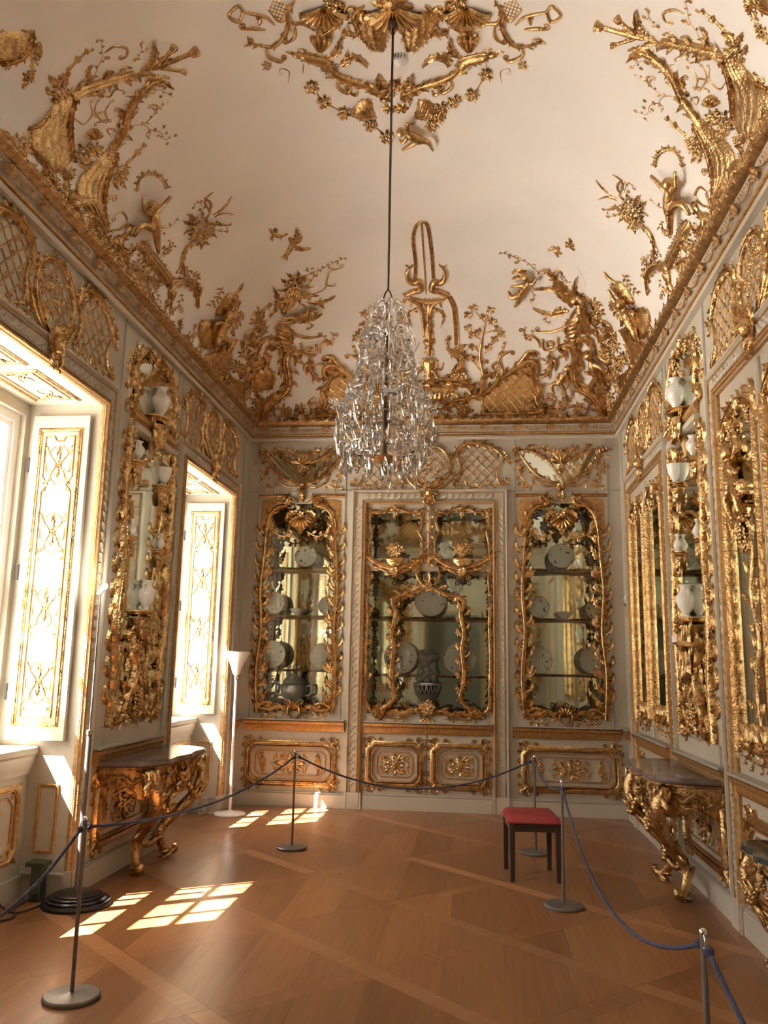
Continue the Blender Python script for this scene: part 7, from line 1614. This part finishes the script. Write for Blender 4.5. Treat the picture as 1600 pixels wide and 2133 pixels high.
def console(X, sx, uc, hw, dep, ztop, top_mat, label, toplabel, apron=.24):
    root = empty('console_table', (X, uc, 0), label, 'console table'); S = Apron(X, sx, uc, hw, dep)
    def slab(g): return [(X, uc - hw - g)] + [(X + sx * max(.002, d + g), uc + u * (1 + g / hw)) for u, d in zip(S.U[::4], S.D[::4])] + [(X, uc + hw + g)]
    mb = MB(); mb.prism(slab(.0), ztop - .045, ztop - .030); mb.prism(slab(.018), ztop - .030, ztop - .008); mb.prism(slab(.010), ztop - .008, ztop); mb.build('marble_top', top_mat, root, label=toplabel)
    z1 = ztop - .045; za = z1 - apron; S2 = Apron(X, sx, uc, hw, dep, dz=z1 - .86); o = Orn(S2, root, GOLDF, seed=int(uc * 10)); w = S2.half * .97; n_ = 60; V = []
    for j in range(7):
        for u in np.linspace(-w, w, n_ + 1): zl = za + .04 * math.cos(u / w * 5 * PI) + .02; V.append(S2.pts([(u, z1 + (zl - z1) * j / 6)])[0][0])
    MB().add(V, [(j * (n_ + 1) + i, j * (n_ + 1) + i + 1, (j + 1) * (n_ + 1) + i + 1, (j + 1) * (n_ + 1) + i) for j in range(6) for i in range(n_)]).build('apron', GOLDF, root, smooth=60)
    sa = apron / .24
    for s_ in (-1, 1):
        c0 = .03
        while c0 < w - .2:
            o.sweep([(s_ * c0, z1 - .07 * sa), (s_ * (c0 + .09), z1 - .13 * sa), (s_ * (c0 + .18), z1 - .08 * sa), (s_ * (c0 + .25), z1 - .15 * sa)], .018, .028, curl=(-s_, s_), cr=.028 * sa, prof=PR_RIDGE, name='apron_scroll')
            o.sweep([(s_ * (c0 + .05), za + .03), (s_ * (c0 + .13), za + .07 * sa), (s_ * (c0 + .23), za + .03)], .015, .024, curl=(s_, -s_), cr=.022, name='apron_scroll')
            for q in (.06, .15, .22): o.leaf((s_ * (c0 + q), z1 - .10 * sa), (s_ * (c0 + q + .06), z1 - .18 * sa), .024, bend=.25 * s_, h=.03, name='acanthus_leaf')
            o.bouquet((s_ * (c0 + .27), z1 - .10 * sa), .035, 6, .02); c0 += .30
    o.lift = .02; o.shell((0, z1 - .05 * sa), .13 * sa, 200, 340, 7, h=.35, name='centre_shell'); o.bouquet((0, z1 - .19 * sa), .06 * sa, 9, .03); o.lift = 0
    o.sweep([(a, z1 - .015) for a in np.linspace(-w, w, 13)], .014, .016, taper=(1, 1), name='egg_moulding', prof=PR_RIDGE)
    def W(u, d, z): return (X + sx * d, uc + u, z)
    sc_ = hw / .72; dd = dep / .48; hz = z1 / .875
    for s_ in (-1, 1):
        L = [W(s_ * a * sc_, b * dd, z * hz) for a, b, z in ((.56, .36, .83), (.60, .42, .74), (.57, .43, .64), (.47, .40, .52), (.35, .31, .40), (.28, .22, .29), (.27, .19, .19), (.31, .21, .09), (.36, .25, .045), (.40, .28, .06), (.39, .29, .10))]
        C = catmull(L, 5); r = np.interp(np.linspace(0, 1, len(C)), [0, .15, .35, .6, .8, .93, 1], np.array([.055, .062, .05, .038, .032, .034, .022]) * sc_); lg = MB().tube(C, r, 10).build('leg', GOLD, root, smooth='all')
        # leaf wraps and scrolls growing off the leg
        for q in (.10, .28, .46, .64, .82):
            i = int(q * (len(C) - 1)); c0 = C[i]; t = C[min(i + 2, len(C) - 1)] - C[i]; t = t / (np.linalg.norm(t) + 1e-9); n1 = np.cross(t, (sx, 0, 0)); n1 /= np.linalg.norm(n1) + 1e-9; n2 = np.cross(t, n1); lf = MB()
            for a in range(5):
                b = 2 * PI * a / 5 + q * 9; d = n1 * math.cos(b) + n2 * math.sin(b); p0 = c0 + d * r[i] * .7
                lf.tube(catmull([p0, p0 + d * .010 * sc_ - t * .04, p0 + d * .014 * sc_ - t * .08, p0 + d * .028 * sc_ - t * .10], 3), np.interp(np.linspace(0, 1, 10), [0, .5, 1], [.010, .017, .008]) * sc_, 6)
            lf.build('leaf_wrap', GOLD, lg, smooth='all')
        for (a, b, z, rr, kd) in ((.66, .40, .70, .075, 1), (.45, .44, .60, .06, -1), (.22, .30, .42, .05, 1), (.42, .24, .30, .04, -1)):
            th = np.linspace(0, 2.6 * PI, 34); sp = [W(s_ * (a * sc_ + rr * (1 - .7 * q / th[-1]) * math.cos(q) * kd), b * dd + .02 * math.sin(q), z * hz + rr * (1 - .7 * q / th[-1]) * math.sin(q)) for q in th]; MB().tube(sp, np.linspace(.022, .010, 34) * sc_, 7).build('scroll', GOLD, root, smooth='all')
        sw = catmull([W(s_ * a * sc_, b * dd, z * hz) for a, b, z in ((.58, .42, .68), (.46, .46, .54), (.33, .45, .52), (.24, .44, .60), (.12, .44, .66))], 5); MB().tube(sw, np.interp(np.linspace(0, 1, len(sw)), [0, .5, 1], [.014, .03, .014]) * sc_, 8).build('garland', GOLD, root, smooth='all')
        fl = MB()
        for q in sw[1::3]: fl.ball(q + np.array([sx * .015, 0, 0]), .026 * sc_, n=7, m_=5)
        tag(fl.build('garland_blossoms', GOLD, root, smooth='all'), kind='stuff')
    st = catmull([W(a * sc_, b * dd, z * hz) for a, b, z in ((-.28, .2, .24), (-.14, .24, .20), (0, .26, .235), (.14, .24, .20), (.28, .2, .24))], 6); MB().tube(st, np.interp(np.linspace(0, 1, len(st)), [0, .5, 1], [.02, .036, .02]) * sc_, 8).build('stretcher', GOLD, root, smooth='all')
    kn = MB(); kc = W(0, .27 * dd, .25 * hz)
    for j in range(11): a = 2.4 * j; kn.ball((kc[0] + sx * .02, kc[1] + .06 * math.cos(a) * (j / 11) ** .5, kc[2] + .03 + .06 * math.sin(a) * (j / 11) ** .5), .024, n=7, m_=5)
    tag(kn.build('flower_knop', GOLD, root, smooth='all'), kind='stuff')
    return root
console(XR, -1, 7.18, .70, .50, .93, GREYM, 'gilded console table with a grey marble top on the right wall', 'polished grey marble slab')
console(XL, 1, 7.18, .70, .50, .92, GREYM, 'gilded console table with a dark marble top between the windows', 'polished dark marble slab')
console(XR, -1, 5.17, .42, .19, .69, GREENM, 'small gilded console with a green marble top at the mirrored bay', 'dark green marble slab', .14)
